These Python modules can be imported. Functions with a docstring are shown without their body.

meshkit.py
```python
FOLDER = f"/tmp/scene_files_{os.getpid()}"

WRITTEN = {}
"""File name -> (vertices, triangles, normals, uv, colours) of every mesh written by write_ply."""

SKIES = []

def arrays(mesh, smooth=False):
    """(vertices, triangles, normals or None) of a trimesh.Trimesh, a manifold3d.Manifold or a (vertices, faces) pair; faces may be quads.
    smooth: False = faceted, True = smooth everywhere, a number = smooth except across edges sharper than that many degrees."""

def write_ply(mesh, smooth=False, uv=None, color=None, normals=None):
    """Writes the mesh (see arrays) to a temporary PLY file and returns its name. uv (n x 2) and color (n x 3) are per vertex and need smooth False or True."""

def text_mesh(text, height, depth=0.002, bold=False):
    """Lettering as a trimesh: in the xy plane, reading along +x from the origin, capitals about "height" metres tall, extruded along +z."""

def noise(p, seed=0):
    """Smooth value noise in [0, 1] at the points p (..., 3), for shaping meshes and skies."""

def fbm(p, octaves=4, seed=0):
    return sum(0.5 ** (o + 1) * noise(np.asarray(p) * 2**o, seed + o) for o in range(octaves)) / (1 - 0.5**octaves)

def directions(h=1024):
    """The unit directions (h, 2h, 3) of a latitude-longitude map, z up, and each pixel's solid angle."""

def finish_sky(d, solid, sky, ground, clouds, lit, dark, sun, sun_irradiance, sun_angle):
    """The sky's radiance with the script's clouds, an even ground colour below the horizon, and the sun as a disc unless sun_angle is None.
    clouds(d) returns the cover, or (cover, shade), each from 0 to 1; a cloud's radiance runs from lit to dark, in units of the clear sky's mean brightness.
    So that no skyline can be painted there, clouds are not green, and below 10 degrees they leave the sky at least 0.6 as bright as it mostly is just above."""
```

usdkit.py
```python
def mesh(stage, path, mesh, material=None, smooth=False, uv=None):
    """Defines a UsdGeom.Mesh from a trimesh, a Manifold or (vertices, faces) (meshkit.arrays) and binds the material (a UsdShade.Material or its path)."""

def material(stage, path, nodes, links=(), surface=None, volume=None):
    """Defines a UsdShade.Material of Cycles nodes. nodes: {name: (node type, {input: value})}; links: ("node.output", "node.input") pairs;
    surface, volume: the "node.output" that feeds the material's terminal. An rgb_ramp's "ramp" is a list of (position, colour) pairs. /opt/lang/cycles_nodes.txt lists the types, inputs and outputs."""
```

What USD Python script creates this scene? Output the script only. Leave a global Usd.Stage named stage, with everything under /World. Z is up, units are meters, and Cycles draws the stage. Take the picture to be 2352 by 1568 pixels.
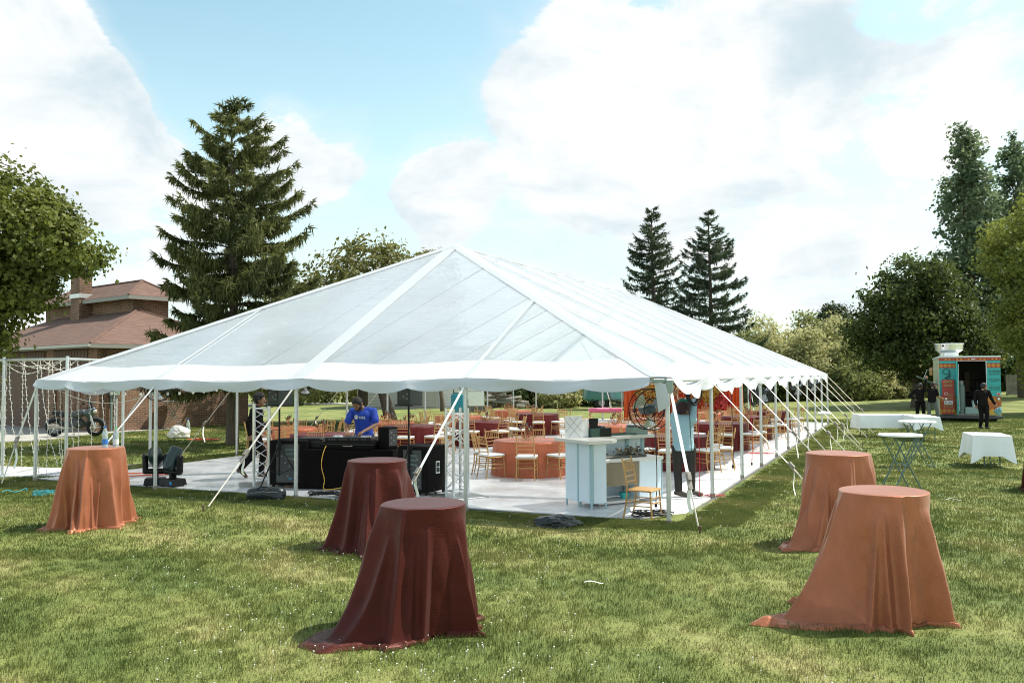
import math, random
import numpy as np
import trimesh, manifold3d
from manifold3d import Manifold
import meshkit, usdkit
from pxr import Gf, Sdf, Usd, UsdGeom, UsdLux, UsdShade, Vt

stage = Usd.Stage.CreateInMemory()
UsdGeom.SetStageUpAxis(stage, 'Z')
WORLD = UsdGeom.Xform.Define(stage, '/World')
UsdGeom.Scope.Define(stage, '/World/Looks')
random.seed(7)
RNG = np.random.default_rng(11)
PI = math.pi

# ---------------------------------------------------------------- camera
CAM_H = 2.2
PITCH, ROLL, FOC = math.atan(76 / 1960.0), math.radians(0.35), 1960.0   # focal length in units of a 2352 wide frame
_w = np.array([0, math.cos(PITCH), math.sin(PITCH)])
_v = np.array([0, -math.sin(PITCH), math.cos(PITCH)])
_h = np.array([1.0, 0, 0])
CR = _h * math.cos(ROLL) - _v * math.sin(ROLL)
CU = _h * math.sin(ROLL) + _v * math.cos(ROLL)
cam = UsdGeom.Camera.Define(stage, '/World/camera')
cam.CreateHorizontalApertureAttr(36.0)
cam.CreateVerticalApertureAttr(24.0)
cam.CreateFocalLengthAttr(FOC / 2352 * 36)
cam.CreateClippingRangeAttr(Gf.Vec2f(0.1, 3000))
cam.CreateExposureAttr(0.85)
UsdGeom.Xformable(cam).AddTransformOp().Set(Gf.Matrix4d(*CR, 0, *CU, 0, *(-_w), 0, 0, 0, CAM_H, 1))

# ---------------------------------------------------------------- light
SUN_AZ_X, SUN_AZ_Y, SUN_EL = 0.94, 0.28, math.radians(55)
_n = math.hypot(SUN_AZ_X, SUN_AZ_Y)
SUN = np.array([SUN_AZ_X / _n * math.cos(SUN_EL), SUN_AZ_Y / _n * math.cos(SUN_EL), math.sin(SUN_EL)])
sun = UsdLux.DistantLight.Define(stage, '/World/sun')
sun.CreateIntensityAttr(1.05)
sun.CreateAngleAttr(0.53)
sun.CreateColorAttr(Gf.Vec3f(1.0, 0.94, 0.84))
sun.GetPrim().CreateAttribute('inputs:normalize', Sdf.ValueTypeNames.Bool).Set(True)
_z = SUN
_x = np.cross([0, 0, 1.0], _z); _x /= np.linalg.norm(_x)
_y = np.cross(_z, _x)
UsdGeom.Xformable(sun).AddTransformOp().Set(Gf.Matrix4d(*_x, 0, *_y, 0, *_z, 0, 0, 0, 60, 1))


def ray(px, py):
    return _w + CR * (px - 1176) / FOC + CU * (784 - py) / FOC


def G(px, py, z=0.0):
    """point on the level z in the line of sight (survey of the place from one viewpoint)"""
    d = ray(px, py)
    return np.array([0, 0, CAM_H]) + d * ((z - CAM_H) / d[2])


def D(px, py, Y):
    d = ray(px, py)
    return np.array([0, 0, CAM_H]) + d * (Y / d[1])


def sky_material():
    n = {
        'tc': ('texture_coordinate', {}),
        'sky': ('sky_texture', {'sky_type': 'single_scattering', 'sun_disc': False, 'sun_elevation': SUN_EL, 'sun_rotation': math.atan2(SUN[0], SUN[1]), 'altitude': 200.0, 'air_density': 1.0, 'aerosol_density': 1.0, 'ozone_density': 1.0}),
        'map': ('mapping', {'mapping_type': 'point', 'scale': (1, 1, 1.9)}),
        'nz': ('noise_texture', {'scale': 4.6, 'detail': 11.0, 'roughness': 0.62, 'distortion': 0.3}),
        'nz2': ('noise_texture', {'scale': 6.0, 'detail': 8.0, 'roughness': 0.58, 'distortion': 0.3}),
        'off': ('mapping', {'mapping_type': 'point', 'location': (-0.02, 0.0, 0.11), 'scale': (1, 1, 1.9)}),
        'tint': ('mix_color', {'blend_type': 'multiply', 'fac': 1.0, 'b': SKY_TINT}),
        'bg': ('background_shader', {'strength': SKY_STRENGTH}),
    }
    links = [('tc.generated', 'map.vector'), ('tc.generated', 'off.vector'), ('map.vector', 'nz.vector'), ('off.vector', 'nz2.vector'), ('sky.color', 'tint.a')]
    # large cloud banks and clear gaps, by direction
    last = 'nz.fac'
    for i, (px, py, deg, amt) in enumerate(CLOUD_MASSES):
        d = ray(px, py); d = d / np.linalg.norm(d)
        n[f'dot{i}'] = ('vector_math', {'math_type': 'dot_product', 'vector2': tuple(d)})
        n[f'mr{i}'] = ('map_range', {'range_type': 'smoothstep', 'clamp': True, 'from_min': math.cos(math.radians(deg)), 'from_max': 1.0, 'to_min': 0.0, 'to_max': amt})
        n[f'add{i}'] = ('math', {'math_type': 'add'})
        links += [('tc.generated', f'dot{i}.vector1'), (f'dot{i}.value', f'mr{i}.value'), (last, f'add{i}.value1'), (f'mr{i}.result', f'add{i}.value2')]
        last = f'add{i}.value'
    n['sz'] = ('separate_xyz', {})
    n['hz'] = ('map_range', {'range_type': 'smoothstep', 'clamp': True, 'from_min': 0.0, 'from_max': 0.42, 'to_min': 0.75, 'to_max': 0.0})
    n['hzm'] = ('mix_color', {'blend_type': 'mix', 'b': HORIZON})
    links += [('tc.generated', 'sz.vector'), ('sz.z', 'hz.value'), ('hz.result', 'hzm.fac'), ('tint.result', 'hzm.a')]
    n['cover'] = ('map_range', {'range_type': 'smoothstep', 'clamp': True, 'from_min': 0.485, 'from_max': 0.575, 'to_min': 0.0, 'to_max': 1.0})
    n['thin'] = ('map_range', {'range_type': 'smoothstep', 'clamp': True, 'from_min': 0.30, 'from_max': 0.56, 'to_min': 0.0, 'to_max': 0.30})
    n['max'] = ('math', {'math_type': 'maximum'})
    n['shade'] = ('map_range', {'range_type': 'smoothstep', 'clamp': True, 'from_min': 0.36, 'from_max': 0.74, 'to_min': 0.0, 'to_max': 1.0})
    n['lit'] = ('mix_color', {'blend_type': 'mix', 'a': CLOUD_LIT, 'b': CLOUD_DARK})
    n['mix'] = ('mix_color', {'blend_type': 'mix'})
    links += [(last, 'cover.value'), (last, 'thin.value'), ('cover.result', 'max.value1'), ('thin.result', 'max.value2'), ('nz2.fac', 'shade.value'), ('shade.result', 'lit.fac'), ('max.value', 'mix.fac'), ('hzm.result', 'mix.a'), ('lit.result', 'mix.b'), ('mix.result', 'bg.color')]
    return usdkit.material(stage, '/World/Looks/sky', n, links, surface='bg.background')


SKY_STRENGTH = 0.15
HORIZON = (3.0, 3.6, 3.8)
SKY_TINT = (1.03, 1.09, 0.82)
CLOUD_LIT, CLOUD_DARK = (3.95, 4.0, 4.0), (2.45, 2.95, 3.2)
CLOUD_MASSES = [(30, 190, 8, 0.30), (150, 300, 7, 0.20), (330, 440, 5, 0.10), (560, 60, 10, -0.34), (880, 150, 8, -0.30), (470, 200, 4, -0.2), (850, 500, 4, -0.06), (715, 335, 5.5, 0.34), (640, 300, 3, 0.1), (1010, 420, 4.5, 0.24), (1330, 170, 7, 0.20), (1250, 240, 4, 0.12), (1500, 330, 9, 0.10), (1900, 180, 13, 0.10), (1150, 60, 4, -0.16)]
dome = UsdLux.DomeLight.Define(stage, '/World/sky')
dome.CreateIntensityAttr(1.0)
UsdShade.MaterialBindingAPI.Apply(dome.GetPrim()).Bind(sky_material())
dome.GetPrim().SetCustomDataByKey('kind', 'structure')

# ---------------------------------------------------------------- helpers: naming
_used = {}


def numbered(parent, name):
    k = (parent, name)
    i = _used.get(k, 0)
    _used[k] = i + 1
    return f'{parent}/{name}' if i == 0 else f'{parent}/{name}_{i:03d}'


def tag(o, label=None, cat=None, group=None, kind=None):
    p = o.GetPrim() if hasattr(o, 'GetPrim') else o
    for k, val in (('label', label), ('category', cat), ('group', group), ('kind', kind)):
        if val:
            p.SetCustomDataByKey(k, val)
    return p


def thing(name, label, cat, loc=(0, 0, 0), rz=0.0, group=None, kind=None):
    x = UsdGeom.Xform.Define(stage, numbered('/World', name))
    x.AddTranslateOp().Set(Gf.Vec3d(*map(float, loc)))
    x.AddRotateZOp().Set(math.degrees(rz))
    return tag(x, label, cat, group, kind)


def part(name, mesh, m, parent=None, smooth=False, label=None, kind=None):
    base = '/World' if parent is None else str(parent.GetPath())
    if isinstance(mesh, MB):
        mesh = mesh.mesh()
    o = usdkit.mesh(stage, numbered(base, name), mesh, m, smooth=smooth)
    return tag(o, label, None, None, kind)


def solo(name, mesh, m, label, cat, group=None, smooth=False, loc=None, kind=None):
    p = part(name, mesh, m, None, smooth)
    if loc is not None:
        UsdGeom.Xformable(p).AddTranslateOp().Set(Gf.Vec3d(*map(float, loc)))
    return tag(p, label, cat, group, kind)


def struct(name, mesh, m, parent=None, smooth=False):
    return part(name, mesh, m, parent, smooth, kind='structure' if parent is None else None)


def dup(root, loc, rz, label=None, group=None):
    was = root.GetCustomData()
    r = thing(root.GetName().rstrip('0123456789').rstrip('_'), label or was['label'], was['category'], loc, rz, group or was.get('group'))
    r.GetReferences().AddInternalReference(root.GetPath())
    r.SetInstanceable(True)
    return r


# ---------------------------------------------------------------- helpers: meshes
class MB:
    def __init__(s):
        s.v, s.f, s.n = [], [], 0

    def add(s, v, f):
        v, f = np.asarray(v, float), np.asarray(f, int)
        if f.shape[1] == 4:
            f = np.vstack([f[:, [0, 1, 2]], f[:, [0, 2, 3]]])
        s.v.append(v); s.f.append(f + s.n); s.n += len(v)
        return s

    def tm(s, m, M=None):
        v = np.array(m.vertices)
        if M is not None:
            v = v @ np.asarray(M)[:3, :3].T + np.asarray(M)[:3, 3]
        return s.add(v, np.array(m.faces))

    def box(s, lo, hi, ch=0.0, M=None):
        return s.tm(boxm(lo, hi, ch), M)

    def tube(s, pts, r, n=8, cap=True):
        return s.add(*tube(pts, r, n, cap))

    def mesh(s):
        return np.vstack(s.v), np.vstack(s.f)


def boxm(lo, hi, ch=0.0):
    lo, hi = np.array(lo, float), np.array(hi, float)
    c, e = (lo + hi) / 2, (hi - lo) / 2
    if ch <= 0:
        m = trimesh.creation.box(2 * e)
        m.apply_translation(c)
        return m
    ch = min(ch, e.min() * 0.8)
    pts = []
    for sx in (-1, 1):
        for sy in (-1, 1):
            for sz in (-1, 1):
                q = np.array([sx, sy, sz]) * e
                for a in range(3):
                    d = np.array([sx, sy, sz]) * ch; d[a] = 0
                    pts.append(q - d)
    m = trimesh.convex.convex_hull(np.array(pts))
    m.apply_translation(c)
    return m


def tube(pts, r, n=8, cap=True):
    pts = np.asarray(pts, float)
    k = len(pts)
    r = np.broadcast_to(np.asarray(r, float), (k,))
    t = np.gradient(pts, axis=0)
    t /= np.maximum(np.linalg.norm(t, axis=1, keepdims=True), 1e-9)
    a = np.array([0, 0, 1.0]) if abs(t[0][2]) < 0.9 else np.array([1.0, 0, 0])
    rings = []
    for i in range(k):
        b = np.cross(t[i], a); b /= max(np.linalg.norm(b), 1e-9)
        c = np.cross(b, t[i]); a = c
        th = np.arange(n) / n * 2 * PI
        rings.append(pts[i] + r[i] * (np.cos(th)[:, None] * b + np.sin(th)[:, None] * c))
    v = np.vstack(rings)
    f = []
    for i in range(k - 1):
        for j in range(n):
            j2 = (j + 1) % n
            f += [[i * n + j, i * n + j2, (i + 1) * n + j2], [i * n + j, (i + 1) * n + j2, (i + 1) * n + j]]
    if cap:
        v = np.vstack([v, pts[0], pts[-1]])
        for j in range(n):
            j2 = (j + 1) % n
            f += [[k * n, j2, j], [k * n + 1, (k - 1) * n + j, (k - 1) * n + j2]]
    return v, np.array(f)


def lathe(prof, n=24, center=(0, 0, 0)):
    """profile of (r, z) pairs turned about z"""
    prof = np.asarray(prof, float)
    th = np.arange(n) / n * 2 * PI
    v = np.concatenate([np.stack([p[0] * np.cos(th), p[0] * np.sin(th), np.full(n, p[1])], 1) for p in prof]) + np.asarray(center)
    f = []
    for i in range(len(prof) - 1):
        for j in range(n):
            j2 = (j + 1) % n
            f += [[i * n + j, i * n + j2, (i + 1) * n + j2], [i * n + j, (i + 1) * n + j2, (i + 1) * n + j]]
    return v, np.array(f)


def grid(fn, nu, nv, closed=False):
    """fn(u, v) arrays in [0, 1] -> points"""
    uu, vv = np.meshgrid(np.linspace(0, 1, nu), np.linspace(0, 1, nv), indexing='ij')
    v = fn(uu, vv).reshape(-1, 3)
    i, j = np.meshgrid(np.arange(nu - 1), np.arange(nv - 1), indexing='ij')
    a = (i * nv + j).ravel()
    return v, np.stack([a, a + nv, a + nv + 1, a + 1], 1)


def thick(vf, d):
    """gives a sheet a thickness d (both sides and rim)"""
    v, f = np.asarray(vf[0], float), np.asarray(vf[1], int)
    if f.shape[1] == 4:
        f = np.vstack([f[:, [0, 1, 2]], f[:, [0, 2, 3]]])
    n = np.zeros_like(v)
    fn = np.cross(v[f[:, 1]] - v[f[:, 0]], v[f[:, 2]] - v[f[:, 0]])
    for k in range(3):
        np.add.at(n, f[:, k], fn)
    n /= np.maximum(np.linalg.norm(n, axis=1, keepdims=True), 1e-12)
    e = np.vstack([f[:, [0, 1]], f[:, [1, 2]], f[:, [2, 0]]])
    key = {}
    for a, b in e:
        key[(a, b)] = 1
    rim = [(a, b) for a, b in key if (b, a) not in key]
    N = len(v)
    ff = [f, f[:, ::-1] + N]
    if rim:
        rim = np.array(rim)
        a, b = rim[:, 0], rim[:, 1]
        ff += [np.stack([b, a, a + N], 1), np.stack([b, a + N, b + N], 1)]
    return np.vstack([v + n * d / 2, v - n * d / 2]), np.vstack(ff)


def rotz(a):
    c, s = math.cos(a), math.sin(a)
    return np.array([[c, -s, 0], [s, c, 0], [0, 0, 1.0]])


def mat4(R=None, t=(0, 0, 0)):
    M = np.eye(4)
    if R is not None:
        M[:3, :3] = R
    M[:3, 3] = t
    return M


def catenary(a, b, sag, n=16):
    a, b = np.asarray(a, float), np.asarray(b, float)
    t = np.linspace(0, 1, n)[:, None]
    p = a + (b - a) * t
    p[:, 2] -= (sag * 4 * t * (1 - t))[:, 0]
    return p


def hull(*parts):
    return Manifold.batch_hull(list(parts))


# ---------------------------------------------------------------- helpers: materials
def mat(name, col, rough=0.5, metal=0.0, var=0.0, vscale=6.0, bump=0.0, bscale=60.0, bdist=0.01, stretch=(1, 1, 1), col2=None, spec=0.5, sheen=0.0, transl=0.0, coord='object', coat=0.0, island=0.0, aniso=0.0, emis=None, rvar=0.0, trans=0.0):
    n = {'p': ('principled_bsdf', {'base_color': col, 'roughness': rough, 'metallic': metal, 'specular_ior_level': spec, 'sheen_weight': sheen, 'coat_weight': coat, 'transmission_weight': trans}),
         'tc': ('texture_coordinate', {}), 'geo': ('geometry', {})}
    src = 'tc.object' if coord == 'object' else 'geo.position'
    links, surf, colout = [], 'p.BSDF', None
    if var or col2 is not None:
        n['nz'] = ('noise_texture', {'scale': vscale, 'detail': 5.0, 'roughness': 0.6})
        n['mp'] = ('mapping', {'mapping_type': 'point', 'scale': stretch})
        a = tuple(np.clip(np.array(col) * (1 - var), 0, 1))
        b = tuple(np.clip(np.array(col2 if col2 is not None else col) * (1 + var), 0, 1))
        n['rp'] = ('rgb_ramp', {'ramp': [(0.0, a), (0.32, a), (0.68, b), (1.0, b)]})
        links += [(src, 'mp.vector'), ('mp.vector', 'nz.vector'), ('nz.fac', 'rp.fac')]
        colout = 'rp.color'
        if rvar:
            n['rr'] = ('map_range', {'from_min': 0.3, 'from_max': 0.7, 'to_min': max(rough - rvar, 0.02), 'to_max': min(rough + rvar, 1), 'clamp': True})
            links += [('nz.fac', 'rr.value'), ('rr.result', 'p.roughness')]
    if island:
        n['hs'] = ('hsv', {'color': col})
        n['mi'] = ('map_range', {'from_min': 0.0, 'from_max': 1.0, 'to_min': 1 - island, 'to_max': 1 + island})
        n['mh'] = ('map_range', {'from_min': 0.0, 'from_max': 1.0, 'to_min': 0.5 - 0.03 * min(island * 2, 1), 'to_max': 0.5 + 0.02 * min(island * 2, 1)})
        n['wn'] = ('white_noise_texture', {'dimensions': '1D'})
        links += [('geo.random_per_island', 'mi.value'), ('geo.random_per_island', 'wn.w'), ('wn.value', 'mh.value'), ('mi.result', 'hs.value'), ('mh.result', 'hs.hue')]
        if colout:
            links.append((colout, 'hs.color'))
        colout = 'hs.color'
    if colout:
        links.append((colout, 'p.base_color'))
    if bump:
        n['bn'] = ('noise_texture', {'scale': bscale, 'detail': 6.0, 'roughness': 0.6})
        n['bm'] = ('mapping', {'mapping_type': 'point', 'scale': stretch})
        n['b'] = ('bump', {'strength': bump, 'distance': bdist})
        links += [(src, 'bm.vector'), ('bm.vector', 'bn.vector'), ('bn.fac', 'b.height'), ('b.normal', 'p.normal')]
    if transl:
        n['t'] = ('translucent_bsdf', {'color': col})
        n['mx'] = ('mix_closure', {'fac': transl})
        links += [('p.BSDF', 'mx.closure1'), ('t.BSDF', 'mx.closure2')]
        if colout:
            links.append((colout, 't.color'))
        surf = 'mx.closure'
    if emis is not None:
        n['p'][1]['emission_color'] = emis
        n['p'][1]['emission_strength'] = 1.0
    return usdkit.material(stage, f'/World/Looks/{name}', n, links, surface=surf)

# ---------------------------------------------------------------- materials
GRASS_A, GRASS_B, GRASS_DRY = (0.088, 0.120, 0.029), (0.148, 0.170, 0.047), (0.27, 0.245, 0.105)


def lawn_material(name, island=False, dark=1.0, transl=0.0):
    """mown grass: green and dry patches that lie in the field itself"""
    n = {
        'geo': ('geometry', {}),
        'n1': ('noise_texture', {'scale': 0.42, 'detail': 7.0, 'roughness': 0.66}),
        'n2': ('noise_texture', {'scale': 1.9, 'detail': 5.0, 'roughness': 0.65}),
        'n3': ('noise_texture', {'scale': 38.0, 'detail': 3.0, 'roughness': 0.7}),
        'mp': ('mapping', {'mapping_type': 'point', 'rotation': (0, 0, 0.5), 'scale': (1.0, 0.55, 1)}),
        'sum': ('math', {'math_type': 'multiply_add', 'value2': 0.55}),
        'r1': ('rgb_ramp', {'ramp': [(0.0, tuple(dark * 0.8 * c for c in GRASS_A)), (0.50, tuple(dark * c for c in GRASS_A)), (0.63, tuple(dark * c for c in GRASS_B)), (0.79, tuple(dark * c for c in GRASS_DRY)), (1.0, tuple(dark * c for c in GRASS_DRY))]}),
        'fine': ('map_range', {'from_min': 0.25, 'from_max': 0.75, 'to_min': 0.6, 'to_max': 1.4, 'clamp': True}),
        'mul': ('vector_math', {'math_type': 'scale'}),
        'p': ('principled_bsdf', {'roughness': 0.75, 'specular_ior_level': 0.25}),
    }
    links = [('geo.position', 'mp.vector'), ('mp.vector', 'n1.vector'), ('mp.vector', 'n2.vector'), ('geo.position', 'n3.vector'),
             ('n2.fac', 'sum.value1'), ('n1.fac', 'sum.value3'), ('mul.vector', 'p.base_color'), ('r1.color', 'mul.vector1')]
    n['scl'] = ('math', {'math_type': 'multiply', 'value2': 0.70})
    n['wv'] = ('wave_texture', {'wave_type': 'bands', 'bands_direction': 'x', 'profile': 'sine', 'scale': 0.17, 'distortion': 2.5, 'detail': 2.0, 'detail_scale': 0.6, 'detail_roughness': 0.5})
    n['wm'] = ('mapping', {'mapping_type': 'point', 'rotation': (0, 0, -0.95)})
    n['wa'] = ('math', {'math_type': 'multiply_add', 'value2': 0.115})
    links += [('geo.position', 'wm.vector'), ('wm.vector', 'wv.vector'), ('wv.fac', 'wa.value1'), ('scl.value', 'wa.value3')]
    links += [('sum.value', 'scl.value1'), ('wa.value', 'r1.fac')]
    if island:
        links += [('geo.random_per_island', 'fine.value')]
        n['fine'][1].update(from_min=0.0, from_max=1.0, to_min=0.72, to_max=1.35)
    else:
        links += [('n3.fac', 'fine.value')]
        n['b'] = ('bump', {'strength': 0.8, 'distance': 0.03})
        links += [('n3.fac', 'b.height'), ('b.normal', 'p.normal')]
    links += [('fine.result', 'mul.scale')]
    surf = 'p.BSDF'
    if transl:
        n['t'] = ('translucent_bsdf', {})
        n['mx'] = ('mix_closure', {'fac': transl})
        links += [('mul.vector', 't.color'), ('p.BSDF', 'mx.closure1'), ('t.BSDF', 'mx.closure2')]
        surf = 'mx.closure'
    return usdkit.material(stage, f'/World/Looks/{name}', n, links, surface=surf)


M = {}
M['lawn'] = lawn_material('lawn_ground', dark=1.22)
M['blade'] = lawn_material('grass_blade', island=True, dark=1.35, transl=0.35)
M['concrete'] = mat('concrete', (0.33, 0.32, 0.29), 0.9, var=0.2, vscale=2, bump=0.3, bscale=30, coord='world')
M['white_floor'] = mat('white_vinyl_floor', (0.66, 0.68, 0.70), 0.25, var=0.08, vscale=1.2, bump=0.12, bscale=2.2, bdist=0.03, coord='world', rvar=0.1)
M['floor_edge'] = mat('floor_edge', (0.12, 0.12, 0.12), 0.7)
M['alu'] = mat('dull_aluminium', (0.60, 0.62, 0.61), 0.38, metal=0.75, var=0.1, vscale=20)
M['alu_bright'] = mat('bright_aluminium', (0.78, 0.79, 0.79), 0.24, metal=0.9)
M['white_canvas'] = mat('white_canvas', (0.62, 0.655, 0.69), 0.5, transl=0.18, bump=0.35, bscale=9, bdist=0.02, coord='world')
M['webbing'] = mat('white_webbing', (0.60, 0.635, 0.665), 0.6, transl=0.3, bump=0.4, bscale=14, bdist=0.01, coord='world')
M['seam'] = mat('dark_lacing', (0.10, 0.11, 0.11), 0.7)
M['strap'] = mat('cream_strap', (0.66, 0.63, 0.56), 0.8, var=0.12, vscale=9)
M['strap_white'] = mat('white_strap', (0.80, 0.81, 0.80), 0.7)
M['steel'] = mat('worn_steel', (0.33, 0.30, 0.26), 0.45, metal=0.8, var=0.2, vscale=30)
M['rust'] = mat('rusty_iron', (0.10, 0.06, 0.04), 0.8, var=0.3, vscale=30)
M['post_green'] = mat('grey_green_casting', (0.22, 0.29, 0.25), 0.45, metal=0.3)
M['black'] = mat('black_plastic', (0.0060, 0.0058, 0.0060), 0.42, spec=0.3)
M['black_matt'] = mat('black_carpet', (0.0070, 0.0062, 0.0055), 0.85, bump=0.3, bscale=150, bdist=0.003, spec=0.12)
M['black_cloth'] = mat('black_cloth', (0.0060, 0.0048, 0.0046), 0.9, spec=0.08)
M['black_gloss'] = mat('black_sheet', (0.010, 0.016, 0.016), 0.22, bump=0.5, bscale=12, bdist=0.03)
M['dark_grey'] = mat('dark_grey', (0.05, 0.052, 0.052), 0.5)
M['grey'] = mat('mid_grey', (0.22, 0.22, 0.22), 0.5)
M['white'] = mat('white_paint', (0.78, 0.79, 0.79), 0.45)
M['cord_orange'] = mat('orange_cord', (0.65, 0.13, 0.05), 0.5)
M['cord_yellow'] = mat('yellow_cord', (0.72, 0.42, 0.06), 0.5)
M['cord_red'] = mat('red_cord', (0.42, 0.03, 0.04), 0.5)
M['cord_teal'] = mat('teal_rope', (0.02, 0.27, 0.32), 0.6)
M['cord_black'] = mat('black_cord', (0.012, 0.013, 0.013), 0.5)
M['cord_white'] = mat('white_cord', (0.75, 0.74, 0.68), 0.5)
M['gold'] = mat('gold_paint', (0.50, 0.29, 0.105), 0.38, metal=0.35, var=0.12, vscale=25)
M['cushion'] = mat('white_cushion', (0.80, 0.80, 0.79), 0.7, bump=0.2, bscale=20, bdist=0.01)
M['glass'] = usdkit.material(stage, '/World/Looks/clear_glass', {'f': ('fresnel', {'IOR': 1.45}), 't': ('transparent_bsdf', {'color': (0.93, 0.95, 0.95)}), 'g': ('glossy_bsdf', {'color': (1, 1, 1), 'roughness': 0.04}), 'm': ('mix_closure', {})}, [('f.fac', 'm.fac'), ('t.BSDF', 'm.closure1'), ('g.BSDF', 'm.closure2')], surface='m.closure')


def fabric(name, col, rough, bs, st=(1, 1, 1), hi=None, spec=0.4, metal=0.0, sheen=0.05):
    return mat(name, col, rough, metal, var=0.10, vscale=5, col2=hi, sheen=sheen, bump=0.55, bscale=bs, bdist=0.007, stretch=st, spec=spec)


M['copper_cloth'] = fabric('copper_satin', (0.335, 0.108, 0.048), 0.36, 44, (1.5, 1.5, 0.8), metal=0.35, sheen=0.16)
M['maroon_cloth'] = fabric('maroon_crinkle', (0.066, 0.0100, 0.0060), 0.40, 42, (0.7, 0.7, 2.8), spec=0.2, metal=0.3)
M['coral_cloth'] = fabric('coral_satin', (0.50, 0.135, 0.062), 0.45, 26, metal=0.15)
M['wine_cloth'] = fabric('wine_satin', (0.12, 0.010, 0.009), 0.5, 26, spec=0.25, metal=0.1)
M['white_cloth'] = mat('white_tablecloth', (0.76, 0.79, 0.80), 0.6, bump=0.4, bscale=9, bdist=0.02)


def tent_vinyl():
    """clear tent vinyl gone a little milky, creased along the slope"""
    n = {
        'geo': ('geometry', {}), 'mp': ('mapping', {'mapping_type': 'point', 'scale': (0.5, 0.5, 5.0)}),
        'nz': ('noise_texture', {'scale': 1.3, 'detail': 6.0, 'roughness': 0.62, 'distortion': 0.8}),
        'n2': ('noise_texture', {'scale': 0.45, 'detail': 3.0, 'roughness': 0.5, 'distortion': 0.6}),
        'b': ('bump', {'strength': 0.5, 'distance': 0.05}),
        'd': ('diffuse_bsdf', {'color': (0.52, 0.60, 0.66)}), 'tl': ('translucent_bsdf', {'color': (0.86, 0.90, 0.93)}),
        'tr': ('transparent_bsdf', {'color': (0.96, 0.97, 0.98)}), 'gl': ('glossy_bsdf', {'color': (0.95, 0.97, 1), 'roughness': 0.22}),
        'lw': ('layer_weight', {'blend': 0.5}), 'pw': ('math', {'math_type': 'power', 'value2': 4.0}), 'fr': ('math', {'math_type': 'multiply_add', 'value2': 0.55, 'value3': 0.04, 'use_clamp': True}),
        'm1': ('mix_closure', {'fac': 0.45}), 'm2': ('mix_closure', {}), 'm3': ('mix_closure', {}),
        'mr': ('map_range', {'from_min': 0.35, 'from_max': 0.65, 'to_min': 0.48, 'to_max': 0.74, 'clamp': True}),
    }
    links = [('geo.position', 'mp.vector'), ('mp.vector', 'nz.vector'), ('geo.position', 'n2.vector'), ('nz.fac', 'b.height'), ('b.normal', 'd.normal'), ('b.normal', 'tl.normal'), ('b.normal', 'gl.normal'), ('b.normal', 'lw.normal'), ('lw.facing', 'pw.value1'), ('pw.value', 'fr.value1'),
             ('d.BSDF', 'm1.closure1'), ('tl.BSDF', 'm1.closure2'), ('n2.fac', 'mr.value'), ('mr.result', 'm2.fac'), ('tr.BSDF', 'm2.closure1'), ('m1.closure', 'm2.closure2'),
             ('fr.value', 'm3.fac'), ('m2.closure', 'm3.closure1'), ('gl.BSDF', 'm3.closure2')]
    return usdkit.material(stage, '/World/Looks/tent_vinyl', n, links, surface='m3.closure')


M['vinyl'] = tent_vinyl()

# ---------------------------------------------------------------- terrain
BUMPS = [(4.02, 10.6, 0.11, 1.9), (-5.97, 12.25, 0.10, 2.2), (-0.8, 7.7, -0.04, 1.6), (3.3, 7.7, 0.02, 1.5)]


def sm(x, a, b):
    t = np.clip((np.asarray(x, float) - a) / (b - a), 0, 1)
    return t * t * (3 - 2 * t)


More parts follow.
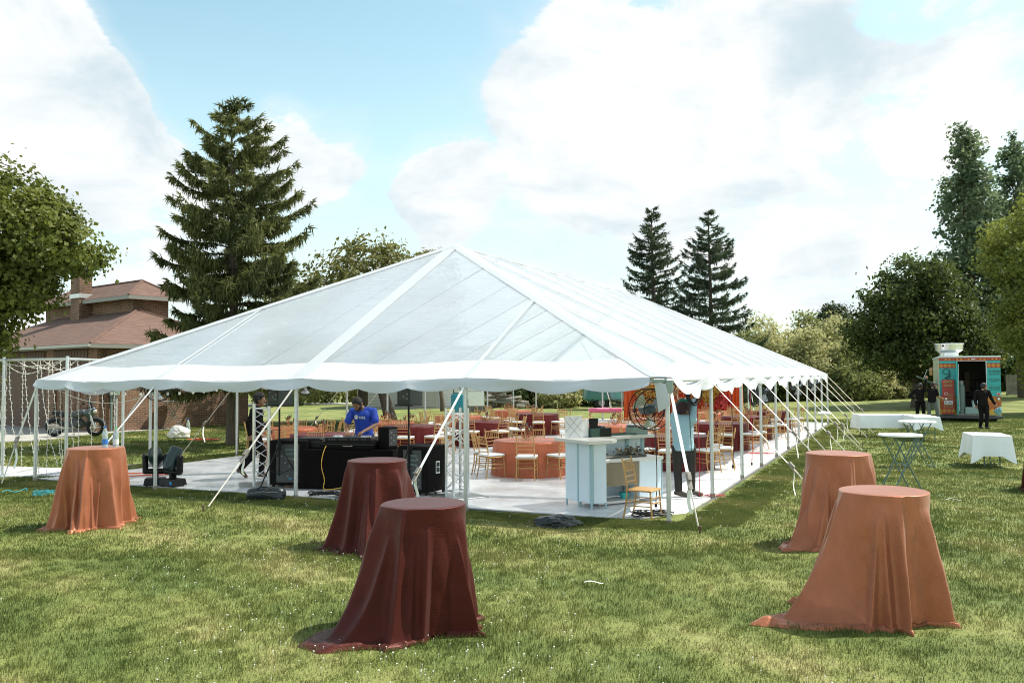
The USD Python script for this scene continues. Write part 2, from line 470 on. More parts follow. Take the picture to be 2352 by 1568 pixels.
def ground(x, y):
    x, y = np.asarray(x, float), np.asarray(y, float)
    z = 0.75 * sm(x, 17, 50) * sm(y, 34, 70)
    for a, b, h, s in BUMPS:
        z = z + h * np.exp(-((x - a) ** 2 + (y - b) ** 2) / (2 * s * s))
    return z


def gz(x, y):
    return float(ground(x, y))


def on(px, py):
    """where the line of sight meets the ground"""
    p = G(px, py)
    for _ in range(4):
        p = G(px, py, gz(p[0], p[1]))
    return p


_t = np.linspace(-1, 1, 181)
_gx = 45 * _t + 560 * _t ** 5
_s = np.linspace(0, 1, 181)
_gy = -6 + 90 * _s + 700 * _s ** 6
_X, _Y = np.meshgrid(_gx, _gy, indexing='ij')
_v2 = np.stack([_X, _Y, ground(_X, _Y)], -1).reshape(-1, 3)
_a = (np.arange(180)[:, None] * 181 + np.arange(180)[None]).ravel()
struct('lawn', (_v2, np.stack([_a, _a + 181, _a + 182, _a + 1], 1)), M['lawn'], smooth=True)

# ---------------------------------------------------------------- tent frame of reference
TR = np.array([2.24, 12.35])
E1, E2 = np.array([-0.9070, 0.4211]), np.array([0.4211, 0.9070])
TW, TL = 13.56, 26.65


def T(u, v, z=0.0):
    u, v, z = np.broadcast_arrays(np.asarray(u, float), np.asarray(v, float), np.asarray(z, float))
    xy = TR + u[..., None] * E1 + v[..., None] * E2
    return np.concatenate([xy, z[..., None]], -1)


def tinv(x, y):
    d = np.stack([np.asarray(x, float) - TR[0], np.asarray(y, float) - TR[1]], -1)
    return d @ E1, d @ E2


# dance floor: strips of white vinyl laid across
floor = thing('dance_floor', None, None, kind='structure')
fv = np.linspace(0.32, 27.4, 20)
for i in range(len(fv) - 1):
    a, b = fv[i] + 0.004, fv[i + 1] - 0.004
    lo = -0.12 if i else 0.0
    q = lambda u, v, z: T(u, v, z)
    top = 0.030 + 0.0015 * (i % 2)
    c = [T(0.02, a), T(TW - 0.1 + (0.5 if i == 0 else 0), a), T(TW - 0.1, b), T(0.02, b)]
    v = np.array([np.append(p[:2], z) for z in (0.004, top) for p in c])
    f = np.array([[3, 2, 1, 0], [4, 5, 6, 7], [0, 1, 5, 4], [1, 2, 6, 5], [2, 3, 7, 6], [3, 0, 4, 7]])
    part('floor_strip', (v, f), M['white_floor'], floor)
mb = MB()
for (u0, v0), (u1, v1) in (((0.0, 0.27), (TW + 0.4, 0.27)), ((-0.03, 0.27), (-0.03, 27.4))):
    a, b = T(u0, v0), T(u1, v1)
    d = (b - a)[:2] / np.linalg.norm((b - a)[:2]); nrm = np.array([-d[1], d[0]]) * 0.018
    v = np.array([np.append(p[:2] + s * nrm, z) for z in (0.003, 0.024) for p, s in ((a, -1), (b, -1), (b, 1), (a, 1))])
    mb.add(v, np.array([[3, 2, 1, 0], [4, 5, 6, 7], [0, 1, 5, 4], [1, 2, 6, 5], [2, 3, 7, 6], [3, 0, 4, 7]]))
part('edge_trim', mb, M['floor_edge'], floor)

# white walkway going off to the left, and the concrete apron before the house
def slab(name, corners, z0, z1, m, lab=None):
    n = len(corners)
    v = np.array([(c[0], c[1], z) for z in (z0, z1) for c in corners])
    f = [[n, n + i, n + i + 1] for i in range(1, n - 1)] + [[i, (i + 1) % n, n + (i + 1) % n] for i in range(n)] + [[i, n + (i + 1) % n, n + i] for i in range(n)]
    return struct(name, (v, np.array(f)), m)


wk = [on(-120, 1098), on(152, 1094), on(165, 1078), on(-120, 1068)]
slab('walkway', wk, 0.004, 0.03, M['white_floor'])
ap = [on(-300, 1016), on(70, 1014), on(228, 996), on(400, 985), on(225, 972), on(0, 950), on(-300, 950)]
slab('driveway', ap, 0.002, 0.02, M['concrete'])
rd = [D(-400, 930, 62), D(1300, 930, 66), D(1300, 930, 67.2), D(-400, 930, 63.2)]
slab('pavement', rd, 0.004, 0.10, mat('pale_kerb', (0.62, 0.62, 0.60), 0.9, var=0.1, vscale=1, coord='world'))

# ---------------------------------------------------------------- grass
def inside(poly, x, y):
    poly = np.asarray([p[:2] for p in poly])
    r = np.zeros(x.shape, bool)
    for i in range(len(poly)):
        (x1, y1), (x2, y2) = poly[i - 1], poly[i]
        c = ((y1 > y) != (y2 > y))
        with np.errstate(divide='ignore', invalid='ignore'):
            r ^= c & (x < (x2 - x1) * (y - y1) / (y2 - y1) + x1)
    return r


def blades(rng, size, n, h0, h1, w, lean):
    x, y = rng.uniform(-size / 2, size / 2, (2, n))
    cl = meshkit.noise(np.stack([x * 9 + rng.uniform(0, 99), y * 9, 0 * x], 1), 3)
    h = rng.uniform(h0, h1, n) * (0.6 + 0.8 * cl)
    a, yaw = rng.uniform(0, 2 * PI, (2, n))
    ln = rng.uniform(0.1, 1, n) * lean
    d = np.stack([np.cos(a), np.sin(a)], 1); s = np.stack([np.cos(yaw), np.sin(yaw)], 1) * (w * rng.uniform(0.6, 1.3, n)[:, None]) / 2
    b = np.stack([x, y], 1)
    m = b + d * (h * ln * 0.3)[:, None]
    t = b + d * (h * ln)[:, None]
    z = np.zeros(n) - 0.004
    v = np.stack([np.c_[b - s, z], np.c_[b + s, z], np.c_[m + s * 0.8, h * 0.6], np.c_[m - s * 0.8, h * 0.6], np.c_[t, h * np.sqrt(np.maximum(1 - 0.6 * ln ** 2, 0.1))]], 1)
    k = np.arange(n)[:, None] * 5
    f = np.concatenate([k + [0, 1, 2], k + [0, 2, 3], k + [3, 2, 4]])
    return v.reshape(-1, 3), f


grass = UsdGeom.PointInstancer.Define(stage, '/World/grass')
tag(grass, 'short mown lawn grass with dry and green patches', 'grass', kind='stuff')
protos, pos, yaw, scl, idx = [], [], [], [], []
LEVELS = [(5.2, 10.5, 0.5, 640, 0.018, 0.046, 0.0042, 1.0, 5), (10.5, 19.0, 0.8, 720, 0.022, 0.055, 0.0075, 1.0, 4), (19.0, 40.0, 1.5, 700, 0.025, 0.055, 0.017, 1.0, 3)]
grng = np.random.default_rng(5)
for y0, y1, size, n, h0, h1, w, lean, k in LEVELS:
    first = len(protos)
    for j in range(k):
        p = usdkit.mesh(stage, f'/World/grass/grass_patch_{len(protos):03d}', blades(grng, size, n, h0, h1, w, lean), M['blade'])
        protos.append(p.GetPath())
    st = size * 0.86
    ys = np.arange(y0, y1, st)
    for yy in ys:
        xm = 0.64 * yy + 1.2
        xs = np.arange(-xm, xm, st) + grng.uniform(-st / 2, st / 2)
        y_ = yy + grng.uniform(-0.2, 0.2, len(xs)) * st
        u_, v_ = tinv(xs, y_)
        keep = ~((u_ > -0.03 - size * 0.6) & (u_ < TW - 0.1 + size * 0.6) & (v_ > 0.27 - size * 0.6) & (v_ < 27.4 + size * 0.6)) & ~inside(wk, xs, y_) & ~inside(ap, xs, y_)
        xs, y_ = xs[keep], y_[keep]
        for a, b in zip(xs, y_):
            pos.append((a, b, gz(a, b))); yaw.append(grng.uniform(0, 2 * PI)); idx.append(first + int(grng.integers(k)))
            hh = float(meshkit.noise(np.array([[a * 0.8, b * 0.8, 0]]), 8)[0])
            scl.append((1, 1, 0.65 + 0.8 * hh))
# small tufts fill the strip along the floor's edges
first = len(protos)
for j in range(3):
    protos.append(usdkit.mesh(stage, f'/World/grass/grass_tuft_{j:03d}', blades(grng, 0.16, 55, 0.012, 0.032, 0.008, 1.0), M['blade']).GetPath())
for _ in range(7000):
    if grng.random() < 0.55:
        u_, v_ = grng.uniform(-0.6, TW + 0.5), grng.uniform(-0.5, 0.14)
    elif grng.random() < 0.7:
        u_, v_ = grng.uniform(-0.95, -0.15), TL * grng.random() ** 1.6
    else:
        u_, v_ = grng.uniform(TW + 0.02, TW + 0.7), TL * grng.random() ** 1.3
    x_, y_ = TR + u_ * E1 + v_ * E2
    pos.append((x_, y_, gz(x_, y_))); yaw.append(grng.uniform(0, 2 * PI)); idx.append(first + int(grng.integers(3))); scl.append((1, 1, grng.uniform(0.7, 1.3)))
grass.CreatePrototypesRel().SetTargets(protos)
grass.CreatePositionsAttr(Vt.Vec3fArray.FromNumpy(np.array(pos, np.float32)))
grass.CreateProtoIndicesAttr(Vt.IntArray.FromNumpy(np.array(idx, np.int32)))
grass.CreateScalesAttr(Vt.Vec3fArray.FromNumpy(np.array(scl, np.float32)))
grass.CreateOrientationsAttr(Vt.QuathArray([Gf.Quath(math.cos(a / 2), 0, 0, math.sin(a / 2)) for a in yaw]))

# white clover heads in the lawn
mb = MB()
crng = np.random.default_rng(21)
for _ in range(2300):
    y = 5.6 + 13 * crng.random() ** 1.4
    x = crng.uniform(-0.62, 0.62) * y
    if meshkit.noise(np.array([[x * 0.55, y * 0.4, 2.0]]), 4)[0] + 0.12 * (x > 1.5) < 0.5 + 0.25 * crng.random():
        continue
    u, v = tinv(x, y)
    if u > -0.1 and v > 0.2:
        continue
    z = gz(x, y) + crng.uniform(0.035, 0.055)
    r = crng.uniform(0.004, 0.0085)
    o = trimesh.creation.icosahedron().vertices * [r, r, r * 0.8] + [x, y, z]
    mb.add(o, trimesh.creation.icosahedron().faces)
    mb.tube([(x, y, z - 0.05), (x, y, z)], 0.0012, 3, False)
solo('clover_flowers', mb, mat('clover_white', (0.72, 0.70, 0.62), 0.8), 'small white clover heads dotted through the lawn', 'clover', kind='stuff')

# ---------------------------------------------------------------- the tent
EAVE, RISE, HIPD = 2.13, 3.25, 6.1
POSTS_U = [0, 3.3, 6.7, 10.1, TW]
POSTS_V = [0, 3.0, 5.95, 8.5, 11.0, 13.4, 16.0, 18.6, 21.3, 24.0, TL]
KH = (TW / 2) / HIPD


def bay(x, stops):
    x = np.asarray(x, float)
    i = np.clip(np.searchsorted(stops, x, 'right') - 1, 0, len(stops) - 2)
    s = np.asarray(stops)
    return (x - s[i]) / (s[i + 1] - s[i])


def roof_z(u, v, lift=0.0):
    u, v = np.asarray(u, float), np.asarray(v, float)
    a = np.minimum(u, TW - u) / (TW / 2)
    b = np.minimum(v, TL - v) * KH / (TW / 2)
    t = np.clip(np.minimum(a, b), 0, 1)
    side = a < b
    s1, s2 = np.sin(PI * bay(np.clip(v, 0, TL), POSTS_V)) ** 2, np.sin(PI * bay(np.clip(u, 0, TW), POSTS_U)) ** 2
    sag = np.where(side, s1 * 0.15, s2 * 0.05) * (1 - 0.55 * t) * np.clip(np.abs(a - b) * 5, 0, 1)
    ridge = 0.06 * np.sin(PI * np.clip((v - HIPD) / (TL - 2 * HIPD), 0, 1) * 6) * (t > 0.985)
    return EAVE + RISE * t - sag + ridge * 0 + lift


tent = thing('marquee_tent', 'large clear roofed frame tent with white scalloped valance and strapped poles on the lawn', 'tent')
wr = np.random.default_rng(3)


def upward(vf):
    v, f = vf
    n = np.cross(v[f[:, 1]] - v[f[:, 0]], v[f[:, 2]] - v[f[:, 0]])[:, 2].sum() + np.cross(v[f[:, 2]] - v[f[:, 0]], v[f[:, 3]] - v[f[:, 0]])[:, 2].sum()
    return (v, f[:, ::-1]) if n < 0 else (v, f)


def crease(P, amp, seed):
    return amp * (meshkit.fbm(P * [0.9, 0.9, 2.0], 4, seed) - 0.5)


def side_panel(flip, i, lift=0.0):
    v0, v1 = POSTS_V[i] , POSTS_V[i + 1]
    def fn(a, t):
        v = v0 + (v1 - v0) * a
        ut = np.minimum(np.minimum(v, TL - v) * KH, TW / 2)
        u = ut * t
        z = roof_z(u, v, lift)
        p = T(u if not flip else TW - u, v, z)
        p[..., 2] += crease(p, 0.05, 5 + i) * np.sin(PI * np.clip(a, 0, 1)) * np.sin(PI * t)
        return p
    return upward(grid(fn, 13, 30))


def end_panel(far, i):
    u0, u1 = POSTS_U[i], POSTS_U[i + 1]
    def fn(a, t):
        u = u0 + (u1 - u0) * a
        v = np.minimum(u, TW - u) / KH * t
        z = roof_z(u, v)
        p = T(u, TL - v if far else v, z)
        p[..., 2] += crease(p, 0.06, 31 + i) * np.sin(PI * a) * np.sin(PI * np.clip(t, 0, 1))
        return p
    return upward(grid(fn, 17, 30))


for i in range(len(POSTS_V) - 1):
    part('roof_panel', side_panel(False, i), M['vinyl'], tent, True)
    part('roof_panel', side_panel(True, i), M['vinyl'], tent, True)
for i in range(4):
    part('roof_panel', end_panel(False, i), M['vinyl'], tent, True)
    part('roof_panel', end_panel(True, i), M['vinyl'], tent, True)


# white bands: along the eaves, over the hips, the middle rafter and the seams
def band(fn_uv, n, w0, w1, lift, m, name):
    """strip between two offset lines on the roof; fn_uv(s, side) -> u, v"""
    def fn(a, t):
        u, v = fn_uv(a, w0 + (w1 - w0) * t)
        return T(u, v, roof_z(np.clip(u, 0, TW), np.clip(v, 0, TL)) + lift + 0.01 * meshkit.noise(np.stack([u * 5, v * 5, 0 * u], -1), 2))
    return part(name, upward(grid(fn, n, 5)), m, tent, True)


EB = 0.55
band(lambda a, d: (EB * 0 + (TW) * a, d * np.clip(np.minimum(a, 1 - a) * TW / (KH * EB * 1.0), 0, 1) ** 1), 120, 0.0, EB, 0.012, M['white_canvas'], 'eave_band')
band(lambda a, d: (d * np.clip(np.minimum(a, 1 - a) * TL * KH / EB, 0, 1), TL * a), 160, 0.0, EB, 0.012, M['white_canvas'], 'eave_band')
band(lambda a, d: (TW - d * np.clip(np.minimum(a, 1 - a) * TL * KH / EB, 0, 1), TL * a), 160, 0.0, EB, 0.012, M['white_canvas'], 'eave_band')
for su in (0, 1):
    for fv_ in (0, 1):
        band(lambda a, d, su=su, fv_=fv_: (((a * TW / 2 + d * 0.5).clip(0, TW) if not su else TW - (a * TW / 2 + d * 0.5).clip(0, TW)), ((a * HIPD - d * 0.45).clip(0) if not fv_ else TL - (a * HIPD - d * 0.45).clip(0))), 60, -0.26, 0.26, 0.02, M['webbing'], 'hip_band')
band(lambda a, d: (6.7 + (TW / 2 - 6.7) * a + d, a * HIPD), 50, -0.17, 0.17, 0.016, M['webbing'], 'rafter_band')
for u0 in (3.3, 10.1):
    band(lambda a, d, u0=u0: (u0 + d + 0 * a, a * min(u0, TW - u0) / KH), 40, -0.045, 0.045, 0.016, M['webbing'], 'rafter_band')
for v0 in POSTS_V[1:-1]:
    for su in (0, 1):
        ut = min(min(v0, TL - v0) * KH, TW / 2)
        if su == 0:
            band(lambda a, d: (a * ut, v0 + d + 0 * a), 60, -0.13, 0.13, 0.010, M['webbing'], 'rafter_band')
            band(lambda a, d: (a * ut, v0 + d + 0.13 + 0.04 * np.sin(a * 43) * np.sin(a * 17) ** 2), 90, -0.022, 0.024, 0.026, M['seam'], 'lacing')


# valances with a scalloped hem
def valance(p0, p1, stops, out, n, nscal, name='valance'):
    L = np.linalg.norm(np.array(p1) - np.array(p0))
    def fn(a, t):
        u = p0[0] + (p1[0] - p0[0]) * a; v = p0[1] + (p1[1] - p0[1]) * a
        s = a * L
        z0 = roof_z(u, v) + 0.014
        sc = np.abs(np.sin(PI * a * nscal)) ** 0.7
        drop = 0.115 + 0.085 * sc
        wob = 0.025 * np.sin(s * 2.1) + 0.02 * np.sin(s * 4.7 + 1.3) + 0.06 * (meshkit.fbm(np.stack([s * 0.8, 0 * s, t], -1), 3, 4) - 0.5)
        o = 0.015 + t * (0.045 + wob)
        p = T(u, v, z0 - drop * t)
        p[..., :2] += np.array(out) * o[..., None]
        return p
    return part(name, thick(grid(fn, n, 7), 0.004), M['white_canvas'], tent, True)


valance((0.25, 0), (TW, 0), POSTS_U, -E2, 220, 13)
valance((0, 0.22), (0, TL), POSTS_V, -E1, 300, 27)
valance((TW, 0), (TW, TL), POSTS_V, E1, 240, 27)
valance((0, TL), (TW, TL), POSTS_U, E2, 160, 13)
# corner flap hanging at the front right corner
fl = lambda a, t: np.stack([2.24 - 0.20 + 0.16 * a + 0.06 * t, 12.28 - 0.03 * a + 0.02 * t - 0.05 * a * t, 2.10 - 0.46 * t * (1 - 0.35 * a) - 0.05 * a], -1)
part('corner_flap', thick(grid(fl, 6, 8), 0.004), M['white_canvas'], tent, True)

# poles, rails, rafters
def pole(u, v, lean=(0, 0), h=None, r=0.034, m=None):
    h = h or float(roof_z(u, v)) - 0.03
    a = T(u, v, 0.0); b = T(u + lean[0], v + lean[1], h)
    mb = MB(); mb.tube([a, b], r, 12)
    o = part('tent_pole', mb, m or M['alu'], tent, 40)
    pb = MB(); pb.box(a + [-0.08, -0.08, 0.0], a + [0.08, 0.08, 0.012]); pb.tube([a + [0, 0, 0.012], a + [0, 0, 0.10]], r + 0.008, 10)
    part('base_plate', pb, M['steel'], o)
    return a, b


def strap(top, ground_pt, white=False, tail=0.5, seed=0):
    """tie-down strap with ratchet, loose tail and stake"""
    r = np.random.default_rng(seed)
    d = ground_pt - top
    L = np.linalg.norm(d); d = d / L
    s = np.cross(d, [0, 0, 1.0]); s /= np.linalg.norm(s); nn = np.cross(s, d)
    k = L * r.uniform(0.5, 0.72)
    w = 0.024
    mb = MB()
    def ribbon(a, b, w):
        for q in (1, -1):
            mb.add(np.array([a - s * w, a + s * w, b + s * w, b - s * w]) + nn * 0.0012 * q, np.array([[0, 1, 2, 3]])[:, ::q])
    ribbon(top, top + d * k, w)
    o = part('guy_strap', mb, M['strap_white'] if white else M['strap'], tent)
    mb = MB(); mb.tube([top + d * (k + 0.1), ground_pt - d * 0.1], 0.011, 6)
    part('rope', mb, M['strap'], o)
    rb = MB()
    R = np.stack([s, d, nn], 1)
    rb.box((-0.035, -0.12, -0.012), (0.035, 0.14, 0.012), 0.006, mat4(R, top + d * k)); rb.box((-0.03, -0.1, 0.012), (0.03, 0.02, 0.05), 0.008, mat4(R, top + d * k))
    part('ratchet', rb, M['steel'], o)
    q = top + d * (k + 0.04)
    ph = r.uniform(0, 6)
    def fn(a, t):
        return np.stack([q[0] + (a - 0.5) * 0.05 * s[0] + 0.03 * np.sin(t * 5 + ph) * t, q[1] + (a - 0.5) * 0.05 * s[1] + 0.02 * np.cos(t * 4 + ph) * t, q[2] - tail * t], -1)
    part('strap_tail', thick(grid(fn, 3, 9), 0.003), M['strap_white'], o, True)
    st = MB(); st.tube([ground_pt + d * 0.05 + [0, 0, 0.12], ground_pt - d * 0.02 + [0, 0, -0.1]], 0.014, 7)
    st.tube([ground_pt + d * 0.05 + [0, 0, 0.115], ground_pt + d * 0.05 + [0, 0, 0.14]], 0.024, 8)
    part('stake', st, M['rust'], o)


sd = 0
for i, v in enumerate(POSTS_V):
    a, b = pole(0, v)
    if i not in (0,):
        g = T(-1.85 - 0.1 * (i % 3), v - 0.55 + 0.2 * (i % 2)); g[2] = gz(g[0], g[1])
        strap(b + [0, 0, -0.03], g, i in (2, 3), 0.42, 100 + i)
    a, b = pole(TW, v)
    if 0 < i < 6:
        g = T(TW + 1.75, v - 0.3 + 0.15 * (i % 2)); g[2] = gz(g[0], g[1])
        strap(b + [0, 0, -0.05], g, i in (1,), 0.45, 200 + i)
for i, u in enumerate(POSTS_U[1:-1]):
    a, b = pole(u, 0)
    g = T(u + 0.25, -1.9); g[2] = gz(g[0], g[1])
    strap(b + [0, 0, -0.04], g, i != 1, 0.3, 300 + i)
    a, b = pole(u, TL)
    g = T(u, TL + 1.9); strap(b, g, True, 0.3, 320 + i)
g = on(1607, 1224); strap(T(-0.03, 0.05, 2.0), g, True, 0.42, 401)
g = on(-40, 1085); strap(T(TW, 0, 2.0), on(0, 1120), False, 0.5, 402)
# corner casting
cb = MB(); cb.box((-0.05, -0.06, -0.15), (0.07, 0.06, 0.05), 0.015, mat4(rotz(0.35), T(0, 0, 2.07))); cb.box((-0.24, -0.04, -0.0), (-0.06, 0.04, 0.06), 0.01, mat4(rotz(0.35), T(0, 0, 2.07)))
part('corner_bracket', cb, M['post_green'], tent, 30)


def rail(pts, r=0.026, name='frame_rail'):
    mb = MB(); mb.tube(np.array(pts), r, 7); part(name, mb, M['alu'], tent, 40)


for i in range(len(POSTS_V) - 1):
    for u in (0.03, TW - 0.03):
        rail([T(u, POSTS_V[i], EAVE - 0.04), T(u, POSTS_V[i + 1], EAVE - 0.04)])
for i in range(4):
    for v in (0.03, TL - 0.03):
        rail([T(POSTS_U[i], v, EAVE - 0.04), T(POSTS_U[i + 1], v, EAVE - 0.04)])
ap1, ap2 = T(TW / 2, HIPD, EAVE + RISE - 0.05), T(TW / 2, TL - HIPD, EAVE + RISE - 0.05)
rail([ap1, ap2], 0.03, 'ridge_rail')
for c in (T(0, 0, EAVE - 0.05), T(TW, 0, EAVE - 0.05)):
    rail([c, ap1], 0.028, 'rafter')
for c in (T(0, TL, EAVE - 0.05), T(TW, TL, EAVE - 0.05)):
    rail([c, ap2], 0.028, 'rafter')
for v in POSTS_V[1:-1]:
    ut = min(min(v, TL - v) * KH, TW / 2)
    for su in (0, 1):
        z1 = float(roof_z(ut, v)) - 0.06
        rail([T(0 if not su else TW, v, EAVE - 0.05), T(ut if not su else TW - ut, v, z1)], 0.024, 'rafter')
for u in POSTS_U[1:-1]:
    vt = min(u, TW - u) / KH
    rail([T(u, 0, EAVE - 0.05), T(u, vt, float(roof_z(u, vt)) - 0.06)], 0.024, 'rafter')
    rail([T(u, TL, EAVE - 0.05), T(u, TL - vt, float(roof_z(u, vt)) - 0.06)], 0.024, 'rafter')

# ---------------------------------------------------------------- tablecloths
def cloth(R, H, seed, nf, flare, train=(), fold=0.10, nphi=520, ns=60, puddle=0.085, base=None, crinkle=0.0035, lie=0.030):
    """round cloth draped over a table: flat top, crisp rim, pleats that open towards the ground, thin ruffled hem on the grass"""
    r = np.random.default_rng(seed)
    n2 = nf * 2
    ang = np.r_[(np.arange(nf) + r.uniform(-0.34, 0.34, nf)) * 2 * PI / nf, r.uniform(0, 2 * PI, n2)] + r.uniform(0, 2 * PI)
    wid = np.r_[r.uniform(0.10, 0.20, nf), r.uniform(0.035, 0.08, n2)] * 9.0 / nf
    amp = np.r_[r.uniform(0.6, 1.25, nf), r.uniform(0.25, 0.75, n2)]
    start = np.r_[r.uniform(-0.10, 0.15, nf), r.uniform(0.0, 0.6, n2)].clip(0)
    skew = r.uniform(-0.25, 0.25, nf + n2)
    def pleat(phi, fall):
        w = 0
        for a, d, k, s0, sk in zip(ang, wid, amp, start, skew):
            g = np.clip((fall - s0) / (1 - s0), 0, 1)
            x = (phi - a - sk * g * 0.5 + PI) % (2 * PI) - PI
            x = np.sqrt((x / (d * (0.7 + 0.5 * g)) * np.where(x > 0, 1.0, 0.55)) ** 2 + 0.02)
            w = w + k * g ** 0.7 * (1.3 * np.exp(-1.15 * x ** 1.25) - 0.0)
        return w
    def tr(phi):
        t = 0
        for p0, width, a in train:
            d = (phi - p0 + PI) % (2 * PI) - PI
            t = t + a * np.exp(-(d / width) ** 2)
        return t
    def fn(a, t):
        phi = a * 2 * PI
        down = np.clip((t - 0.10) / 0.90, 0, 1)
        fall = np.clip(down / 0.86, 0, 1)
        out = np.clip((down - 0.86) / 0.14, 0, 1)
        istop = t <= 0.10
        T_ = tr(phi)
        w = pleat(phi, fall)
        w = w - 0.85 * w.mean(axis=0, keepdims=True)
        rad = R + (flare - 0.005) * fall ** 1.1 + T_ * (0.55 * fall + 0.45 * fall ** 5) + fold * w * (1 + 0.5 * T_)
        rad = rad + out * (puddle * (0.35 + 0.9 * meshkit.noise(np.stack([np.cos(phi) * 5, np.sin(phi) * 5, 0 * phi], -1), seed)) * (0.6 + 0.4 * np.clip(w, 0, 2)) + 0.45 * T_)
        rad = np.maximum(rad, R * 0.97 + 0.25 * flare * fall)
        rad = np.where(istop, R * t / 0.10, rad)
        z = np.where(istop, H, H * (1 - fall))
        z = np.where((~istop) & (fall < 0.03), H - 0.004 - 0.3 * fall * H * 0.9, z)
        n1 = meshkit.fbm(np.stack([np.cos(phi) * 2.4, np.sin(phi) * 2.4, fall * 2.2], -1), 3, seed + 2) - 0.5
        rad = rad + np.where(istop, 0, 0.05 * n1 * np.sin(PI * np.clip(fall, 0, 1)))
        x, y = rad * np.cos(phi), rad * np.sin(phi)
        cr = crinkle * ((meshkit.fbm(np.stack([x * 7 + z * 2, y * 7, z * 5], -1), 4, seed + 5) - 0.5) + 0.5 * (np.abs(meshkit.noise(np.stack([x * 5, y * 5, z * 4 + x * 3], -1), seed + 9) - 0.5) - 0.25)) * np.clip(fall * 6, 0, 1) * 2
        k = 1 + cr / np.maximum(rad, 0.1)
        x, y = x * k, y * k
        ruf = meshkit.noise(np.stack([np.cos(phi) * 11, np.sin(phi) * 11, out * 2.2], -1), seed + 4)
        rip = lie + (0.035 * ruf ** 3 + (0.012 + 0.05 * np.clip(T_, 0, 1)) * np.clip(w, 0, 2) * 0.6) * np.sin(PI * np.clip(out * 0.8 + 0.12, 0, 1)) - 0.030 * out ** 3
        z = np.where(down > 0.80, np.maximum(z, 0) + rip * np.clip((down - 0.80) / 0.08, 0, 1), z)
        if base is not None:
            z = z + np.where(fall > 0, fall, 0) * (ground(base[0] + x, base[1] + y) - base[2])
        return np.stack([x, y, z], -1)
    return grid(fn, nphi + 1, ns)


def weld(vf, tol=1e-5):
    m = trimesh.Trimesh(vf[0], np.vstack([np.asarray(vf[1])[:, [0, 1, 2]], np.asarray(vf[1])[:, [0, 2, 3]]]), process=False)
    m.merge_vertices(digits_vertex=5)
    m.update_faces(m.nondegenerate_faces())
    return np.array(m.vertices), np.array(m.faces)


COCKTAIL = [
    (3.32, 7.686, 'copper_cloth', 3, 9, 0.07, [(3.45, 0.40, 0.30), (3.3, 0.9, 0.14), (4.71, 0.8, -0.07)], 'copper satin cloth over the big front cocktail table, hem trailing left on the grass'),
    (4.02, 10.60, 'copper_cloth', 8, 9, 0.08, [(3.5, 0.8, 0.14), (5.9, 0.5, 0.05)], 'copper satin cloth over the cocktail table just behind the big front copper one'),
    (-0.796, 7.686, 'maroon_cloth', 14, 8, 0.06, [(3.75, 0.5, 0.28), (3.4, 1.0, 0.12), (4.9, 0.6, -0.05), (5.9, 0.5, 0.03)], 'dark maroon crinkled cloth over the front cocktail table, long hem spread to the left'),
    (-1.755, 11.12, 'maroon_cloth', 22, 8, 0.09, [(3.7, 0.7, 0.16), (5.8, 0.6, 0.06)], 'dark maroon cloth over the cocktail table standing before the DJ booth'),
    (-5.967, 12.25, 'copper_cloth', 31, 9, 0.06, [(3.5, 0.6, 0.10), (5.9, 0.35, 0.06)], 'copper cloth over the cocktail table that carries two water bottles'),
    (10.05, 15.9, 'maroon_cloth', 40, 10, 0.12, [(3.6, 0.5, 0.10)], 'dark maroon cocktail tablecloth cut off by the right edge of the photo'),
]
for x, y, m, sd_, nf, fl_, trn, lab in COCKTAIL:
    b = (x, y, gz(x, y))
    v, f = weld(cloth(0.375, 1.10, sd_, nf, fl_, trn, 0.145, base=b, ns=66))
    solo('tablecloth', (v, f), M[m], lab, 'tablecloth', 'cloths over the cocktail tables', True, loc=b)


